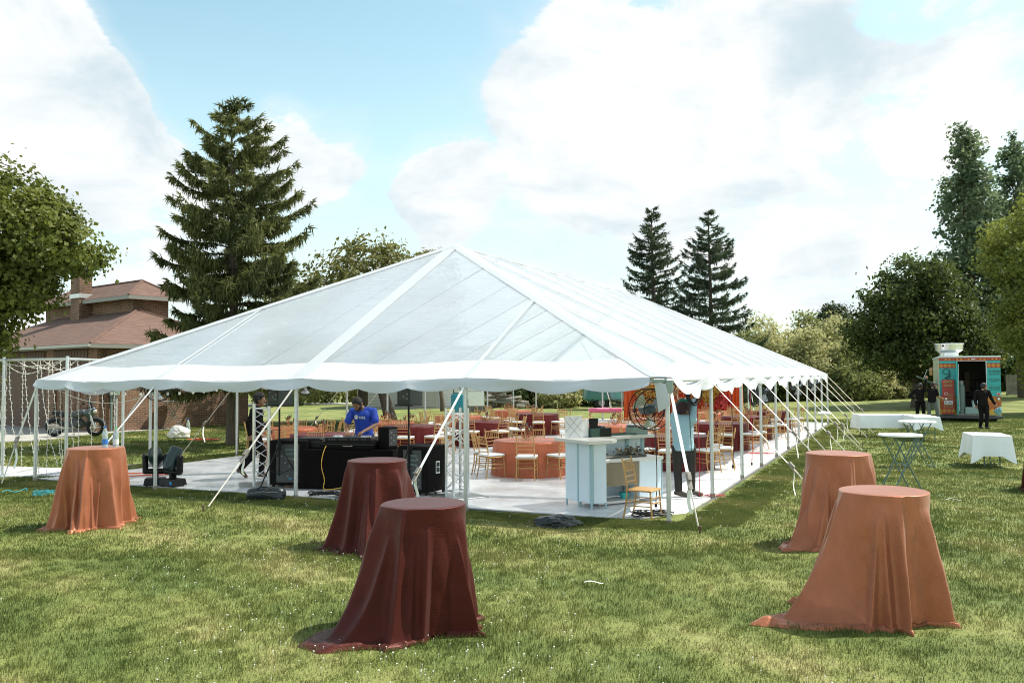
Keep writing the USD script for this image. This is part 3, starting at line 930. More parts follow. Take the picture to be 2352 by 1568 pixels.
# ---------------------------------------------------------------- chiavari chairs
def chair_parts(t, cushion=True):
    g = M['gold']
    def seg(pts, r, name, n=7):
        mb = MB(); mb.tube(pts, r, n); return part(name, mb, g, t, 40)
    sw, sd2, sh = 0.20, 0.20, 0.44
    def bamboo(a, b, r):
        a, b = np.array(a, float), np.array(b, float)
        k = 7
        pts, rr = [], []
        for i in range(k):
            s = i / (k - 1)
            for e, q in ((-0.012, 1), (0, 1.22), (0.012, 1)):
                if 0 <= s + e <= 1:
                    pts.append(a + (b - a) * (s + e)); rr.append(r * q)
        return np.array(pts), np.array(rr)
    for s in (-1, 1):
        seg(*bamboo((s * 0.205, 0.215, 0), (s * 0.19, 0.185, sh), 0.0125), 'leg')
        pts = np.array([(s * 0.19, -0.25, 0), (s * 0.185, -0.20, 0.25), (s * 0.182, -0.185, 0.45), (s * 0.182, -0.215, 0.68), (s * 0.18, -0.265, 0.895)])
        seg(pts, [0.0125, 0.013, 0.0135, 0.013, 0.012], 'back_leg')
        mb = MB(); mb.add(*lathe([(0.0, 0.928), (0.010, 0.922), (0.014, 0.908), (0.010, 0.896), (0.006, 0.893)], 8, (s * 0.18, -0.266, 0)))
        part('finial', mb, g, t, True)
        for z in (0.21, 0.29):
            seg([(s * 0.195, 0.205, z), (s * 0.186, -0.205, z + 0.0)], 0.0085, 'stretcher', 6)
    yb = lambda z: float(np.interp(z, [0.45, 0.68, 0.895], [-0.185, -0.215, -0.265]))
    for z in (0.25,):
        seg([(-0.2, 0.205, z), (0.2, 0.205, z)], 0.0085, 'stretcher', 6)
    seg([(-0.186, -0.203, 0.25), (0.186, -0.203, 0.25)], 0.0085, 'stretcher', 6)
    seg([(-0.2, 0.2, 0.33), (0.2, 0.2, 0.33)], 0.0085, 'stretcher', 6)
    for z in (0.865, 0.715):
        seg([(-0.18, yb(z), z), (-0.09, yb(z) - 0.012, z), (0, yb(z) - 0.016, z), (0.09, yb(z) - 0.012, z), (0.18, yb(z), z)], 0.0105, 'top_rail' if z > 0.8 else 'mid_rail')
    for z in (0.635, 0.555):
        seg([(-0.181, yb(z), z), (0, yb(z) - 0.014, z), (0.181, yb(z), z)], 0.0085, 'slat', 6)
    for k in range(6):
        x = (k - 2.5) * 0.052
        dy = -0.016 * (1 - (x / 0.18) ** 2)
        seg(*bamboo((x, yb(0.715) + dy, 0.715), (x, yb(0.865) + dy, 0.865), 0.0065), 'spindle', 6)
    out = np.array([(-0.195, -0.2), (-0.21, 0.0), (-0.205, 0.2), (0, 0.225), (0.205, 0.2), (0.21, 0.0), (0.195, -0.2), (0, -0.205)])
    def pad(z0, z1, sc, rr):
        ms = []
        for x, y in out * sc:
            ms.append(Manifold.sphere(rr, 10).scale((1, 1, (z1 - z0) / 2 / rr)).translate((x, y, (z0 + z1) / 2)))
        return hull(*ms)
    part('seat', pad(0.425, 0.455, 0.97, 0.02), g, t, 40)
    if cushion:
        part('cushion', pad(0.456, 0.505, 0.9, 0.035), M['cushion'], t, 40)


chair_proto = None


def chair(x, y, yaw, label, group, z=0.031):
    global chair_proto
    if chair_proto is None:
        chair_proto = thing('chiavari_chair', label, 'chair', (x, y, z), yaw, group)
        chair_parts(chair_proto)
        return chair_proto
    return dup(chair_proto, (x, y, z), yaw, label, group)


# ---------------------------------------------------------------- dining tables
def centre_piece(t):
    r = np.random.default_rng(9)
    wood = mat('copper_twig', (0.42, 0.15, 0.06), 0.5, metal=0.2)
    for k in range(7):
        a = k * 2 * PI / 7 + r.uniform(-.3, .3)
        mb = MB()
        p = np.array([[0.02 * math.cos(a), 0.02 * math.sin(a), 0.02]])
        L = r.uniform(0.16, 0.30)
        for j in range(4):
            p = np.vstack([p, p[-1] + [L / 4 * math.cos(a + r.uniform(-.5, .5)), L / 4 * math.sin(a + r.uniform(-.5, .5)), r.uniform(-0.01, 0.055)]])
        mb.tube(p, np.linspace(0.013, 0.005, 5), 5)
        part('branch', mb, wood, t, True)
    hts = [(0.0, 0.0, 0.26), (0.13, 0.05, 0.19), (-0.12, 0.07, 0.22), (0.02, -0.13, 0.15)]
    amber = mat('amber_candle', (0.55, 0.22, 0.10), 0.5)
    for x, y, z in hts:
        mb = MB(); mb.tube([(x * 0.4, y * 0.4, 0.02), (x, y, z)], 0.008, 6); mb.add(*lathe([(0.0, z - 0.005), (0.035, z), (0.035, z + 0.006), (0, z + 0.006)], 12, (x, y, 0)))
        part('holder', mb, wood, t, 40)
        part('glass_cup', lathe([(0.036, z + 0.007), (0.040, z + 0.03), (0.040, z + 0.10), (0.037, z + 0.10), (0.036, z + 0.03), (0, z + 0.012)], 14, (x, y, 0)), M['glass'], t, True)
        part('candle', lathe([(0.0, z + 0.013), (0.032, z + 0.013), (0.032, z + 0.055), (0, z + 0.057)], 12, (x, y, 0)), amber, t, 40)


coral_v = weld(cloth(0.80, 0.745, 50, 14, 0.06, [], 0.045, nphi=190, ns=26, puddle=0.03, crinkle=0.006, lie=0.008))
wine_v = weld(cloth(0.80, 0.745, 57, 13, 0.06, [], 0.05, nphi=190, ns=26, puddle=0.03, crinkle=0.006, lie=0.008))
# name of each table, tint, its place
DINING = [
    (1217, 1009, 'coral', 'coral cloth on the nearest round dining table, beside the white bar', 'the coral table beside the white bar'),
    (1555, 999, 'wine', 'wine red cloth on the round dining table behind the man with raised arms', 'the wine red table behind the man with raised arms'),
    (1652, 970.5, 'wine', 'wine red cloth on the second table of the row along the strapped side', 'the second wine red table along the strapped side'),
    (1712, 955, 'wine', 'wine red cloth on the third table of the row along the strapped side', 'the third wine red table along the strapped side'),
    (1762, 943.5, 'wine', 'wine red cloth on the last table at the far strapped corner', 'the wine red table at the far strapped corner'),
    (1405, 975, 'coral', 'coral cloth on the dining table just behind the bar counter', 'the coral table just behind the bar counter'),
    (1512, 960, 'coral', 'coral cloth on the dining table left of the big fan, before the orange drapes', 'the coral table left of the big fan'),
    (1622, 946.5, 'coral', 'coral cloth on the dining table in front of the yellow flowers', 'the coral table in front of the yellow flowers'),
    (1107, 966, 'wine', 'wine red cloth on the table showing just right of the right truss tower', 'the wine red table right of the right truss tower'),
    (1233, 949, 'wine', 'wine red cloth on the table near the pink bench', 'the wine red table near the pink bench'),
    (1173, 941.5, 'coral', 'coral cloth on the farthest table in the middle, before the shrubs', 'the farthest coral table in the middle'),
    (1052, 954, 'coral', 'coral cloth on the table showing behind the right truss tower', 'the coral table behind the right truss tower'),
    (672, 981, 'coral', 'coral cloth on the table behind the left truss tower', 'the coral table behind the left truss tower'),
    (742, 995, 'wine', 'wine red cloth on the table left of the DJ in blue', 'the wine red table left of the DJ'),
    (946, 976, 'wine', 'wine red cloth on the table right of the DJ, behind the small monitor', 'the wine red table right of the DJ'),
    (890, 969, 'coral', 'coral cloth on the table behind the right shoulder of the DJ', 'the coral table behind the DJ'),
]
SIDES = ['near side', 'near right', 'right side', 'far right', 'far side', 'far left', 'left side', 'near left']
cp_proto = None
trng = np.random.default_rng(77)
for k, (px, py, col, lab, where) in enumerate(DINING):
    p = G(px, py, 0.775)
    solo('dining_tablecloth', coral_v if col == 'coral' else wine_v, M[col + '_cloth'], lab, 'tablecloth', 'cloths on the round dining tables', True, loc=(p[0], p[1], 0.03))
    a0 = trng.uniform(0, 2 * PI) if k else -PI / 2 - 0.12
    n = 8
    seen_ = set()
    for j in range(n):
        a = a0 + 2 * PI * j / n + trng.uniform(-0.06, 0.06)
        r = 1.02 + trng.uniform(-0.03, 0.09)
        x, y = p[0] + r * math.cos(a), p[1] + r * math.sin(a)
        u, v = tinv(x, y)
        sl = math.atan2(p[1], p[0])
        sec = int(round(((a - sl + PI) % (2 * PI)) / (PI / 4))) % 8
        side_ = SIDES[sec] if SIDES[sec] not in seen_ else 'another at the ' + SIDES[sec]
        seen_.add(SIDES[sec])
        chair(x, y, a + PI / 2 + trng.uniform(-0.1, 0.1), 'gold chair, ' + side_ + ' of ' + where, 'gold chairs around ' + where)
    loc = (p[0] + trng.uniform(-.1, .1), p[1] + trng.uniform(-.1, .1), 0.777)
    clab = 'copper branch candle holder standing on ' + where
    if cp_proto is None:
        cp_proto = thing('candle_centrepiece', clab, 'centrepiece', loc, 0.3, 'candle centrepieces on the dining tables')
        centre_piece(cp_proto)
    else:
        dup(cp_proto, loc, trng.uniform(0, 6), clab)

# loose chair without cushion by the corner pole
p = on(1478, 1188)
lone = thing('loose_chair', 'empty gold chair without cushion at the floor edge by the corner pole', 'chair', (p[0], p[1], 0.012), math.atan2(-0.5, 0.86) - PI / 2)
chair_parts(lone, False)

# ---------------------------------------------------------------- trees
def leaf_mat(name, col, var=0.35, transl=0.35, rough=0.5, hi=None):
    return mat(name, col, rough, var=0.15, vscale=0.6, col2=hi, coord='world', transl=transl, island=var, spec=0.35)


def leaves(rng, cen, nor, size, droop=0.0, aspect=0.62, flat=0.9):
    """one bent leaf (2 triangles) at each centre"""
    n = len(cen)
    d = rng.normal(size=(n, 3)); d /= np.linalg.norm(d, axis=1, keepdims=True)
    d[:, 2] -= droop
    nn = nor * flat + rng.normal(size=(n, 3)) * 0.6
    nn[:, 2] += 0.25
    nn /= np.linalg.norm(nn, axis=1, keepdims=True)
    d -= nn * (d * nn).sum(1, keepdims=True); d /= np.maximum(np.linalg.norm(d, axis=1, keepdims=True), 1e-6)
    s = np.cross(nn, d)
    L = size * rng.uniform(0.6, 1.3, n)[:, None]
    a = cen - d * L * 0.5; b = cen + d * L * 0.5
    l = cen + s * L * aspect / 2 + nn * L * 0.12; r = cen - s * L * aspect / 2 + nn * L * 0.12
    v = np.stack([a, l, b, r], 1).reshape(-1, 3)
    k = np.arange(n)[:, None] * 4
    return v, np.concatenate([k + [0, 1, 2], k + [0, 2, 3]])


def crown_points(rng, blobs, n_cl, per, spread, surf=0.72, gap=0.0, seed=0):
    """leaf clumps spread through the crown's volume, denser towards its outside"""
    blobs = np.asarray(blobs, float)
    w = (blobs[:, 3] * blobs[:, 4] + blobs[:, 3] * blobs[:, 5] + blobs[:, 4] * blobs[:, 5]); w = w / w.sum()
    k = rng.choice(len(blobs), n_cl, p=w)
    d = rng.normal(size=(n_cl, 3)); d /= np.linalg.norm(d, axis=1, keepdims=True)
    rad = surf + (1.04 - surf) * rng.random(n_cl) ** 0.6
    rad *= 1 + 0.22 * (meshkit.fbm(d * 2.3 + k[:, None] * 7, 3, seed) - 0.5) * 2
    c = blobs[k, :3] + d * rad[:, None] * blobs[k, 3:6]
    if gap:
        keep = meshkit.noise(c * 0.9, seed + 3) > gap
        c, d = c[keep], d[keep]
    n = len(c)
    sp = spread * rng.uniform(0.6, 1.4, n)
    pts = np.repeat(c, per, 0) + rng.normal(size=(n * per, 3)) * np.repeat(sp, per)[:, None] * [1, 1, 0.7]
    return pts, np.repeat(d, per, 0), c


def limbs(rng, base, top, r0, targets, rbr, n=8):
    mb = MB()
    base, top = np.asarray(base, float), np.asarray(top, float)
    t = np.linspace(0, 1, 8)[:, None]
    tr = base + (top - base) * t
    tr[1:-1, :2] += rng.normal(size=(6, 2)) * r0 * 0.35
    rr = r0 * (1 - 0.75 * t[:, 0]); rr[0] *= 1.35
    mb.tube(tr, rr, 10)
    for q in targets:
        s = rng.uniform(0.35, 0.9)
        i = s * 7
        a = tr[int(i)] + (tr[min(int(i) + 1, 7)] - tr[int(i)]) * (i % 1)
        m = a + (q - a) * 0.5 + [0, 0, 0.12 * np.linalg.norm(q - a)]
        mb.tube([a, (a + m) / 2 + rng.normal(size=3) * 0.05, m, q], [rbr, rbr * 0.8, rbr * 0.55, rbr * 0.2], 5)
    return mb


M['bark'] = mat('grey_brown_bark', (0.11, 0.085, 0.06), 0.9, var=0.35, vscale=5, stretch=(4, 4, 0.6), bump=0.9, bscale=9, bdist=0.05, coord='world')


def leafy(name, label, cat, base, height, blobs, n_cl, per, spread, lsize, lm, r0, seed, group=None, droop=0.0, gap=0.0, surf=0.72, trunk_top=0.75, nl=24, aspect=0.62):
    rng = np.random.default_rng(seed)
    base = np.asarray(base, float)
    t = thing(name, label, cat, base, 0, group)
    bl = np.asarray(blobs, float)
    pts, nor, c = crown_points(rng, bl, n_cl, per, spread, surf, gap, seed)
    tg = c[rng.choice(len(c), min(nl, len(c)), replace=False)]
    part('trunk', limbs(rng, (0, 0, -0.1), (bl[:, 0].mean() * 0.6, bl[:, 1].mean() * 0.6, height * trunk_top), r0, tg, r0 * 0.3), M['bark'], t, True)
    part('crown', leaves(rng, pts, nor, lsize, droop, aspect), lm, t)
    return t


def spruce(name, label, base, H, R, seed, lm, group=None, dens=1.0, droopy=1.0, asym=None, zmin=0.04, pexp=0.75):
    rng = np.random.default_rng(seed)
    t = thing(name, label, 'tree', base, 0, group)
    mb = MB()
    tz = np.linspace(0, 1, 10)
    mb.tube(np.stack([0.05 * np.sin(tz * 5), 0.04 * np.cos(tz * 4), tz * H - 0.1], 1), 0.21 * H / 11 * (1 - 0.95 * tz) + 0.008, 9)
    V, F, n0 = [], [], 0
    def strips(a, d, L, w, nn):
        """flat tapering needle sprays: centre line a..a+d*L, width w"""
        nonlocal n0
        s = np.cross(d, nn); s /= np.maximum(np.linalg.norm(s, axis=1, keepdims=True), 1e-6)
        L, w = L[:, None], w[:, None]
        v = np.stack([a - s * w * 0.5, a + s * w * 0.5, a + d * L * 0.55 + s * w * 0.42, a + d * L * 0.55 - s * w * 0.42, a + d * L], 1)
        k = np.arange(len(a))[:, None] * 5 + n0
        V.append(v.reshape(-1, 3)); F.append(np.concatenate([k + [0, 1, 2], k + [0, 2, 3], k + [3, 2, 4]])); n0 += 5 * len(a)
    z = zmin * H
    while z < H * 0.985:
        f = 1 - z / H
        prof = R * (f ** pexp) * (1.0 if f < 0.93 else 0.8)
        nb = int(rng.integers(7, 11) if f > 0.15 else rng.integers(5, 7))
        a0 = rng.uniform(0, 2 * PI)
        for j in range(nb):
            az = a0 + 2 * PI * j / nb + rng.uniform(-0.35, 0.35)
            zz = z + H * 0.05 * rng.uniform(-0.6, 0.6)
            prof = R * (max(1 - zz / H, 0.012) ** pexp)
            L = prof * rng.choice([rng.uniform(0.85, 1.12), rng.uniform(0.45, 1.0)]) + 0.10
            if asym:
                L *= 1 + asym * math.cos(az)
            up = 0.55 * (1 - f) + 0.05
            drp = 0.34 * droopy * f + 0.04
            s = np.linspace(0, 1, 14)
            rad = L * s
            up *= rng.uniform(0.5, 1.35)
            hz = zz + L * (up * s - (drp + 0.35 * up) * np.sin(PI * s * 0.62) ** 1.0 * s * 1.1 + 0.22 * s ** 3.0)
            P = np.stack([rad * math.cos(az), rad * math.sin(az), hz], 1)
            mb.tube(P[::2], np.linspace(0.045 * H / 11 * (0.35 + 0.65 * f), 0.006, len(P[::2])), 4, False)
            # side twigs in the plane of the branch, then needles hanging from all of it
            dirv = np.array([math.cos(az), math.sin(az), 0]); side = np.array([-math.sin(az), math.cos(az), 0])
            nt = max(int(L * 7.5 * dens), 5)
            q = rng.uniform(0.10, 1.0, nt) ** 0.8
            o = np.stack([np.interp(q, s, P[:, m]) for m in range(3)], 1)
            sg = rng.choice([-1, 1], nt)
            TLn = (0.16 + 0.30 * L * (1 - q) * np.minimum(q * 3, 1)) * rng.uniform(0.7, 1.2, nt)
            td = dirv * 0.75 + side * sg[:, None] * rng.uniform(0.4, 1.0, nt)[:, None] + np.array([0, 0, 1.0]) * rng.uniform(-0.25, 0.12, nt)[:, None]
            td /= np.linalg.norm(td, axis=1, keepdims=True)
            # needles clothing twigs
            m = 7
            for e in range(m):
                fr = rng.uniform(0, 0.9, nt)[:, None]
                st = o + td * TLn[:, None] * fr
                dd = td + rng.normal(size=(nt, 3)) * 0.30; dd /= np.linalg.norm(dd, axis=1, keepdims=True)
                strips(st, dd, rng.uniform(0.12, 0.24, nt) * H / 11 + 0.03, rng.uniform(0.018, 0.034, nt) * H / 11 + 0.008, rng.normal(size=(nt, 3)))
            # curtains of hanging sprays
            nh = int(nt * 5.0 * droopy)
            qq = rng.uniform(0, 1, nh)
            pick = rng.integers(0, nt, nh)
            st = o[pick] + td[pick] * (TLn[pick] * qq)[:, None]
            dd = np.array([0, 0, -1.0]) + rng.normal(size=(nh, 3)) * 0.22 + dirv * 0.15; dd /= np.linalg.norm(dd, axis=1, keepdims=True)
            strips(st, dd, (rng.uniform(0.12, 0.42, nh) * (0.4 + 0.6 * f)) * H / 11 + 0.06, rng.uniform(0.020, 0.042, nh) * H / 11 + 0.008, rng.normal(size=(nh, 3)))
            # needles along the branch itself, tip upswept
            nk = int(L * 9) + 6
            q = np.linspace(0.12, 1, nk)
            o = np.stack([np.interp(q, s, P[:, mm]) for mm in range(3)], 1)
            for e in range(4):
                dd = dirv * 0.9 + np.array([0, 0, 0.22]) + rng.normal(size=(nk, 3)) * 0.36; dd /= np.linalg.norm(dd, axis=1, keepdims=True)
                strips(o, dd, rng.uniform(0.10, 0.22, nk) * H / 11 + 0.03, rng.uniform(0.016, 0.03, nk) * H / 11 + 0.008, rng.normal(size=(nk, 3)))
        z += H * (0.039 if f > 0.35 else 0.034) * rng.uniform(0.7, 1.25)
    part('trunk', mb, M['bark'], t, True)
    part('crown', (np.vstack(V), np.vstack(F)), lm, t)
    return t


L_maple = leaf_mat('maple_leaf', (0.15, 0.20, 0.035), 0.4, 0.5, hi=(0.27, 0.30, 0.055))
L_spruce = leaf_mat('spruce_needle', (0.125, 0.165, 0.055), 0.4, 0.45, 0.6, hi=(0.27, 0.285, 0.09))
L_spruce2 = leaf_mat('far_spruce_needle', (0.075, 0.120, 0.065), 0.4, 0.4, 0.6, hi=(0.13, 0.18, 0.09))
L_lime = leaf_mat('lime_leaf', (0.21, 0.23, 0.06), 0.4, 0.45, hi=(0.30, 0.29, 0.09))
L_willow = leaf_mat('silver_leaf', (0.60, 0.62, 0.27), 0.35, 0.5, hi=(0.78, 0.75, 0.38))
L_willow2 = leaf_mat('olive_leaf', (0.27, 0.34, 0.10), 0.4, 0.5, hi=(0.45, 0.48, 0.18))
L_dark = leaf_mat('chestnut_leaf', (0.085, 0.14, 0.036), 0.45, 0.5, hi=(0.18, 0.23, 0.055))
L_poplar = leaf_mat('poplar_leaf', (0.20, 0.31, 0.17), 0.45, 0.55, hi=(0.32, 0.41, 0.21))
L_yellow = leaf_mat('yellow_green_leaf', (0.23, 0.30, 0.055), 0.4, 0.5, hi=(0.36, 0.39, 0.08))


def at(px, Y):
    x = D(px, 860, Y)[0]
    return np.array([x, Y, gz(x, Y)])


def hgt(py, Y, px=1176):
    return float(D(px, py, Y)[2])


# maple at the left edge, its trunk just outside the frame
b = at(-40, 20)
leafy('maple_tree', 'round maple with bright lobed leaves at the left edge above the brick house', 'tree', b, 6.2,
      [(0.2, 0.2, 5.7, 1.5, 1.8, 1.55), (1.1, 0, 5.5, 1.1, 1.4, 1.1), (2.0, 0, 5.15, 0.8, 1.0, 0.5), (-0.9, 0.2, 5.2, 1.6, 1.8, 1.6), (0.7, -0.2, 4.45, 0.95, 1.2, 0.75), (0.0, -0.3, 3.7, 0.8, 1.1, 0.8), (-0.8, -0.3, 3.2, 0.9, 1.2, 1.0), (0.15, -0.4, 3.0, 0.6, 0.9, 0.6), (-0.5, -0.4, 2.4, 0.75, 0.9, 0.6), (1.0, -0.2, 4.0, 0.6, 0.8, 0.4)], 1250, 36, 0.16, 0.118, L_maple, 0.2, 41, surf=0.6, gap=0.12, aspect=0.9)
spruce('spruce_tree', 'tall drooping spruce beside the brick house', at(533, 27.5), hgt(248, 27.5), 3.25, 5, L_spruce, dens=2.4, asym=0.10, pexp=0.48, zmin=0.20)
b = at(835, 40)
leafy('lime_tree', 'bushy light green tree rising behind the left slope of the tent', 'tree', b, hgt(525, 40),
      [(0.3, 0, 5.6, 3.2, 3, 2.9), (-2.2, 0, 4.6, 2.6, 2.5, 2.3), (2.5, 0, 5.6, 2.2, 2.4, 2.2), (3.3, 0, 6.6, 1.2, 1.2, 1.4), (0.2, 0, 7.0, 1.6, 1.5, 1.6), (1.0, 0.5, 3.6, 3.4, 3, 1.7)], 900, 26, 0.26, 0.24, L_lime, 0.28, 43, surf=0.62, gap=0.22)
spruce('far_spruce', 'left one of the two dark spruces behind the far end of the tent', at(1502, 62), hgt(480, 62), 4.3, 8, L_spruce2, 'dark spruces behind the tent', dens=0.9, droopy=0.7)
spruce('far_spruce', 'right one of the two dark spruces behind the far end of the tent', at(1634, 60), hgt(486, 60), 4.6, 9, L_spruce2, 'dark spruces behind the tent', dens=1.1, droopy=0.6)

# pale willowy thicket along the field's far side: each shrub a thing of its own
thick_ = [(1560, 73, 5.6, 3.6, 1), (1690, 72, 5.6, 3.4, 1), (1745, 74, 7.0, 2.6, 0), (1800, 70, 6.0, 3.2, 0), (1838, 73, 7.2, 2.4, 1), (1872, 68, 5.6, 2.7, 0), (1905, 72, 6.7, 2.8, 0), (1945, 67, 4.4, 2.5, 1), (1985, 70, 5.4, 2.7, 0), (2020, 66, 4.0, 2.4, 0), (2060, 69, 4.6, 2.6, 0), (2100, 66, 3.4, 2.1, 0), (2142, 70, 3.4, 2.4, 0), (1770, 68, 3.2, 2.2, 1), (1960, 64.5, 2.6, 1.6, 1)]
SHRUB_WORDS = ['olive shrub of the thicket, leftmost, showing between the two dark spruces', 'olive shrub at the foot of the right dark spruce', 'tall pale shrub just right of the right dark spruce', 'pale broad shrub behind the lower end of the tent roof', 'tallest olive shrub of the far thicket', 'pale shrub above the far corner of the tent roof', 'tall pale shrub left of the round topped tree', 'low olive shrub in front of the thicket by the far tent corner', 'pale shrub below the round topped tree', 'pale low shrub between far tent corner and chestnut tree', 'pale shrub touching the left boughs of the chestnut tree', 'pale low shrub under the chestnut boughs', 'rightmost pale shrub, beside the two people at the truck', 'low olive shrub just above the tent eave', 'small olive bush at the foot of the far thicket']
for i, (px, Y, h, r, k) in enumerate(thick_):
    rr = np.random.default_rng(600 + i)
    bl = [(rr.uniform(-.25, .25) * r, rr.uniform(-.2, .2) * r, h * zf, r * wf * rr.uniform(0.8, 1.1), r * wf, h * 0.26) for zf, wf in ((0.18, 0.9), (0.36, 1.0), (0.56, 0.8), (0.76, 0.5))] + [(rr.uniform(-.5, .5) * r, 0, h * 0.72, r * 0.3, r * 0.3, h * 0.22)]
    leafy('willow_shrub', SHRUB_WORDS[i], 'shrub', at(px, Y), h, bl, 330, 24, 0.30, 0.34, L_willow if k == 0 else L_willow2, 0.09, 700 + i, surf=0.85, group=('pale' if k == 0 else 'olive') + ' shrubs of the far thicket', gap=0.2, nl=10, aspect=0.45)
b = at(1918, 95)
leafy('round_tree', 'small round topped tree standing alone above the far thicket', 'tree', b, hgt(705, 95), [(0, 0, 7.2, 1.7, 1.7, 1.9), (0.1, 0, 5.6, 2.2, 2.2, 1.9), (0, 0, 3.8, 2.0, 2, 1.5), (0, 0, 8.3, 0.9, 0.9, 0.9)], 420, 20, 0.3, 0.36, leaf_mat('round_leaf', (0.09, 0.13, 0.05), 0.4, 0.3), 0.2, 47, gap=0.12)
b = at(2105, 52)
Hh = hgt(580, 52)
leafy('chestnut_tree', 'broad dark tree with layered drooping boughs left behind the food truck', 'tree', b, Hh,
      [(0, 0, Hh * 0.82, 1.9, 2, 1.3), (-1.4, -.4, Hh * 0.68, 1.7, 2, 1.1), (1.2, 0, Hh * 0.72, 2.0, 2, 1.4), (-2.2, 0, Hh * 0.5, 1.8, 2, 1.1), (0.4, -1.0, Hh * 0.52, 2.3, 2, 1.3), (2.4, 0, Hh * 0.48, 2.2, 2, 1.5), (-2.0, -.5, Hh * 0.34, 1.7, 1.8, 0.9), (0.3, -1, Hh * 0.33, 2.3, 2, 1.1), (2.9, 0, Hh * 0.33, 2.0, 2, 1.2), (0.9, 0, Hh * 0.2, 1.6, 1.6, 0.6), (-3.1, 0, Hh * 0.45, 0.8, 1.2, 0.7)], 900, 30, 0.30, 0.26, L_dark, 0.32, 51, droop=0.3, surf=0.66, gap=0.06)
for (px, py, Y, sc, lab, sd_) in ((2232, 305, 57, 1.0, 'tallest poplar, its crown narrowing to a tip behind the food truck', 53), (2352, 320, 60, 1.05, 'second tall poplar cut by the right edge of the photo', 54)):
    Hh = hgt(py, Y)
    rr = np.random.default_rng(sd_)
    bl = []
    for zf, w in ((0.965, 0.6), (0.89, 1.2), (0.80, 1.8), (0.71, 2.3), (0.62, 2.7), (0.52, 3.0), (0.42, 3.2), (0.31, 3.1), (0.22, 2.6)):
        bl.append((rr.uniform(-.2, .2), 0, Hh * zf, w * 0.7 * sc, w * 0.7 * sc, Hh * 0.055))
        for q in range(3):
            aa = rr.uniform(0, 2 * PI)
            bl.append((math.cos(aa) * w * 0.75 * sc, math.sin(aa) * w * 0.6, Hh * (zf - 0.02), w * 0.42 * sc, w * 0.42 * sc, Hh * 0.06))
    leafy('poplar_tree', lab, 'tree', at(px, Y), Hh, bl, 800, 24, 0.26, 0.27, L_poplar, 0.33, sd_, 'poplars behind the food truck', gap=0.26, surf=0.55, aspect=0.85, trunk_top=0.93)
b = at(2400, 44)
Hh = hgt(450, 44)
leafy('yellow_green_tree', 'yellow green feathery tree hanging in from the right edge of the photo', 'tree', b, Hh,
      [(0.2, 0, Hh * 0.88, 1.5, 1.6, 1.3), (-1.2, 0, Hh * 0.70, 1.8, 1.8, 1.3), (1.2, 0, Hh * 0.7, 2.0, 2, 1.6), (-1.9, 0, Hh * 0.82, 1.0, 1, 0.6), (-0.6, -.5, Hh * 0.52, 1.8, 2, 1.4), (1.5, 0, Hh * 0.45, 2.2, 2, 1.6), (-1.2, 0, Hh * 0.36, 1.1, 1.4, 0.9), (0.6, 0, Hh * 0.28, 1.5, 1.6, 1.0), (-0.3, -0.6, Hh * 0.2, 1.3, 1.0, 0.9), (1.2, -0.5, Hh * 0.14, 1.5, 1.0, 0.8)], 860, 28, 0.26, 0.22, L_yellow, 0.28, 55, droop=0.3, gap=0.1)
# dark background wood closing the gap behind the truck and the shrubs at the rear of the tent
for i, (px, Y, h, w, lab) in enumerate(((2200, 75, 7.5, 6, 'dark tree crown filling the gap behind the food truck'), (2330, 72, 8, 5.5, 'dark tree crown behind the fence at the right edge'))):
    bl = [(0, 0, h * 0.3, w, 2.5, h * 0.3), (-w * 0.4, 0, h * 0.6, w * 0.6, 2, h * 0.35), (w * 0.4, 0, h * 0.62, w * 0.6, 2, h * 0.33)]
    leafy('background_tree', lab, 'tree', at(px, Y), h, bl, 420, 24, 0.5, 0.5, L_dark, 0.25, 800 + i)
for i, (px, Y, h, w, lm_, lab) in enumerate((
        (1115, 60, 2.4, 1.5, L_willow2, 'loose olive shrub beside the woodpile behind the tent'),
        (1215, 58, 2.5, 2.2, L_dark, 'dark bush behind the tent left of the white flowering one'),
        (1282, 56, 1.7, 1.3, L_willow, 'bush with pale glossy leaves behind the tent'),
        (1335, 60, 2.8, 2.6, L_dark, 'dark bush in shade left of the bus'),
        (1560, 70, 4.2, 3.5, L_dark, 'dark undergrowth behind the orange drapes'),
        (1690, 66, 3.4, 3.0, L_dark, 'dark undergrowth seen between the strapped poles'),
        (1780, 66, 2.8, 2.6, L_dark, 'dark low undergrowth near the far strapped corner'),
        (690, 66, 3.0, 3.4, L_lime, 'sunlit bush across the road left of the DJ'),
        (760, 68, 3.2, 3.0, L_lime, 'second sunlit bush across the road behind the DJ'),
        (640, 63, 2.6, 2.2, L_willow2, 'bush beside the trunk across the road'))):
    bl = [(0, 0, h * 0.4, w, w * 0.7, h * 0.42), (-w * 0.5, 0, h * 0.6, w * 0.5, w * 0.5, h * 0.36), (w * 0.5, 0.2, h * 0.55, w * 0.55, w * 0.5, h * 0.36)]
    leafy('garden_bush', lab, 'bush', at(px, Y), h, bl, 240, 22, 0.2, 0.24, lm_, 0.06, 820 + i, nl=8)
# low branch of the tree behind the DJ, with its trunk
b = at(900, 36)
leafy('apple_tree', 'tree with dark trunk and low hanging leafy boughs behind the DJ', 'tree', b, 5.2,
      [(-2.6, 0, 3.0, 1.6, 1.5, 0.75), (-3.0, -.5, 2.1, 0.8, 0.9, 0.7), (-0.6, 0, 3.2, 1.5, 1.5, 0.8), (0.9, 0, 3.4, 1.4, 1.4, 0.7), (-4.4, 0, 2.9, 1.0, 1, 0.8), (0, 0, 4.2, 2.5, 2, 0.9)], 380, 20, 0.2, 0.2, L_dark, 0.30, 61, droop=0.5, gap=0.15)

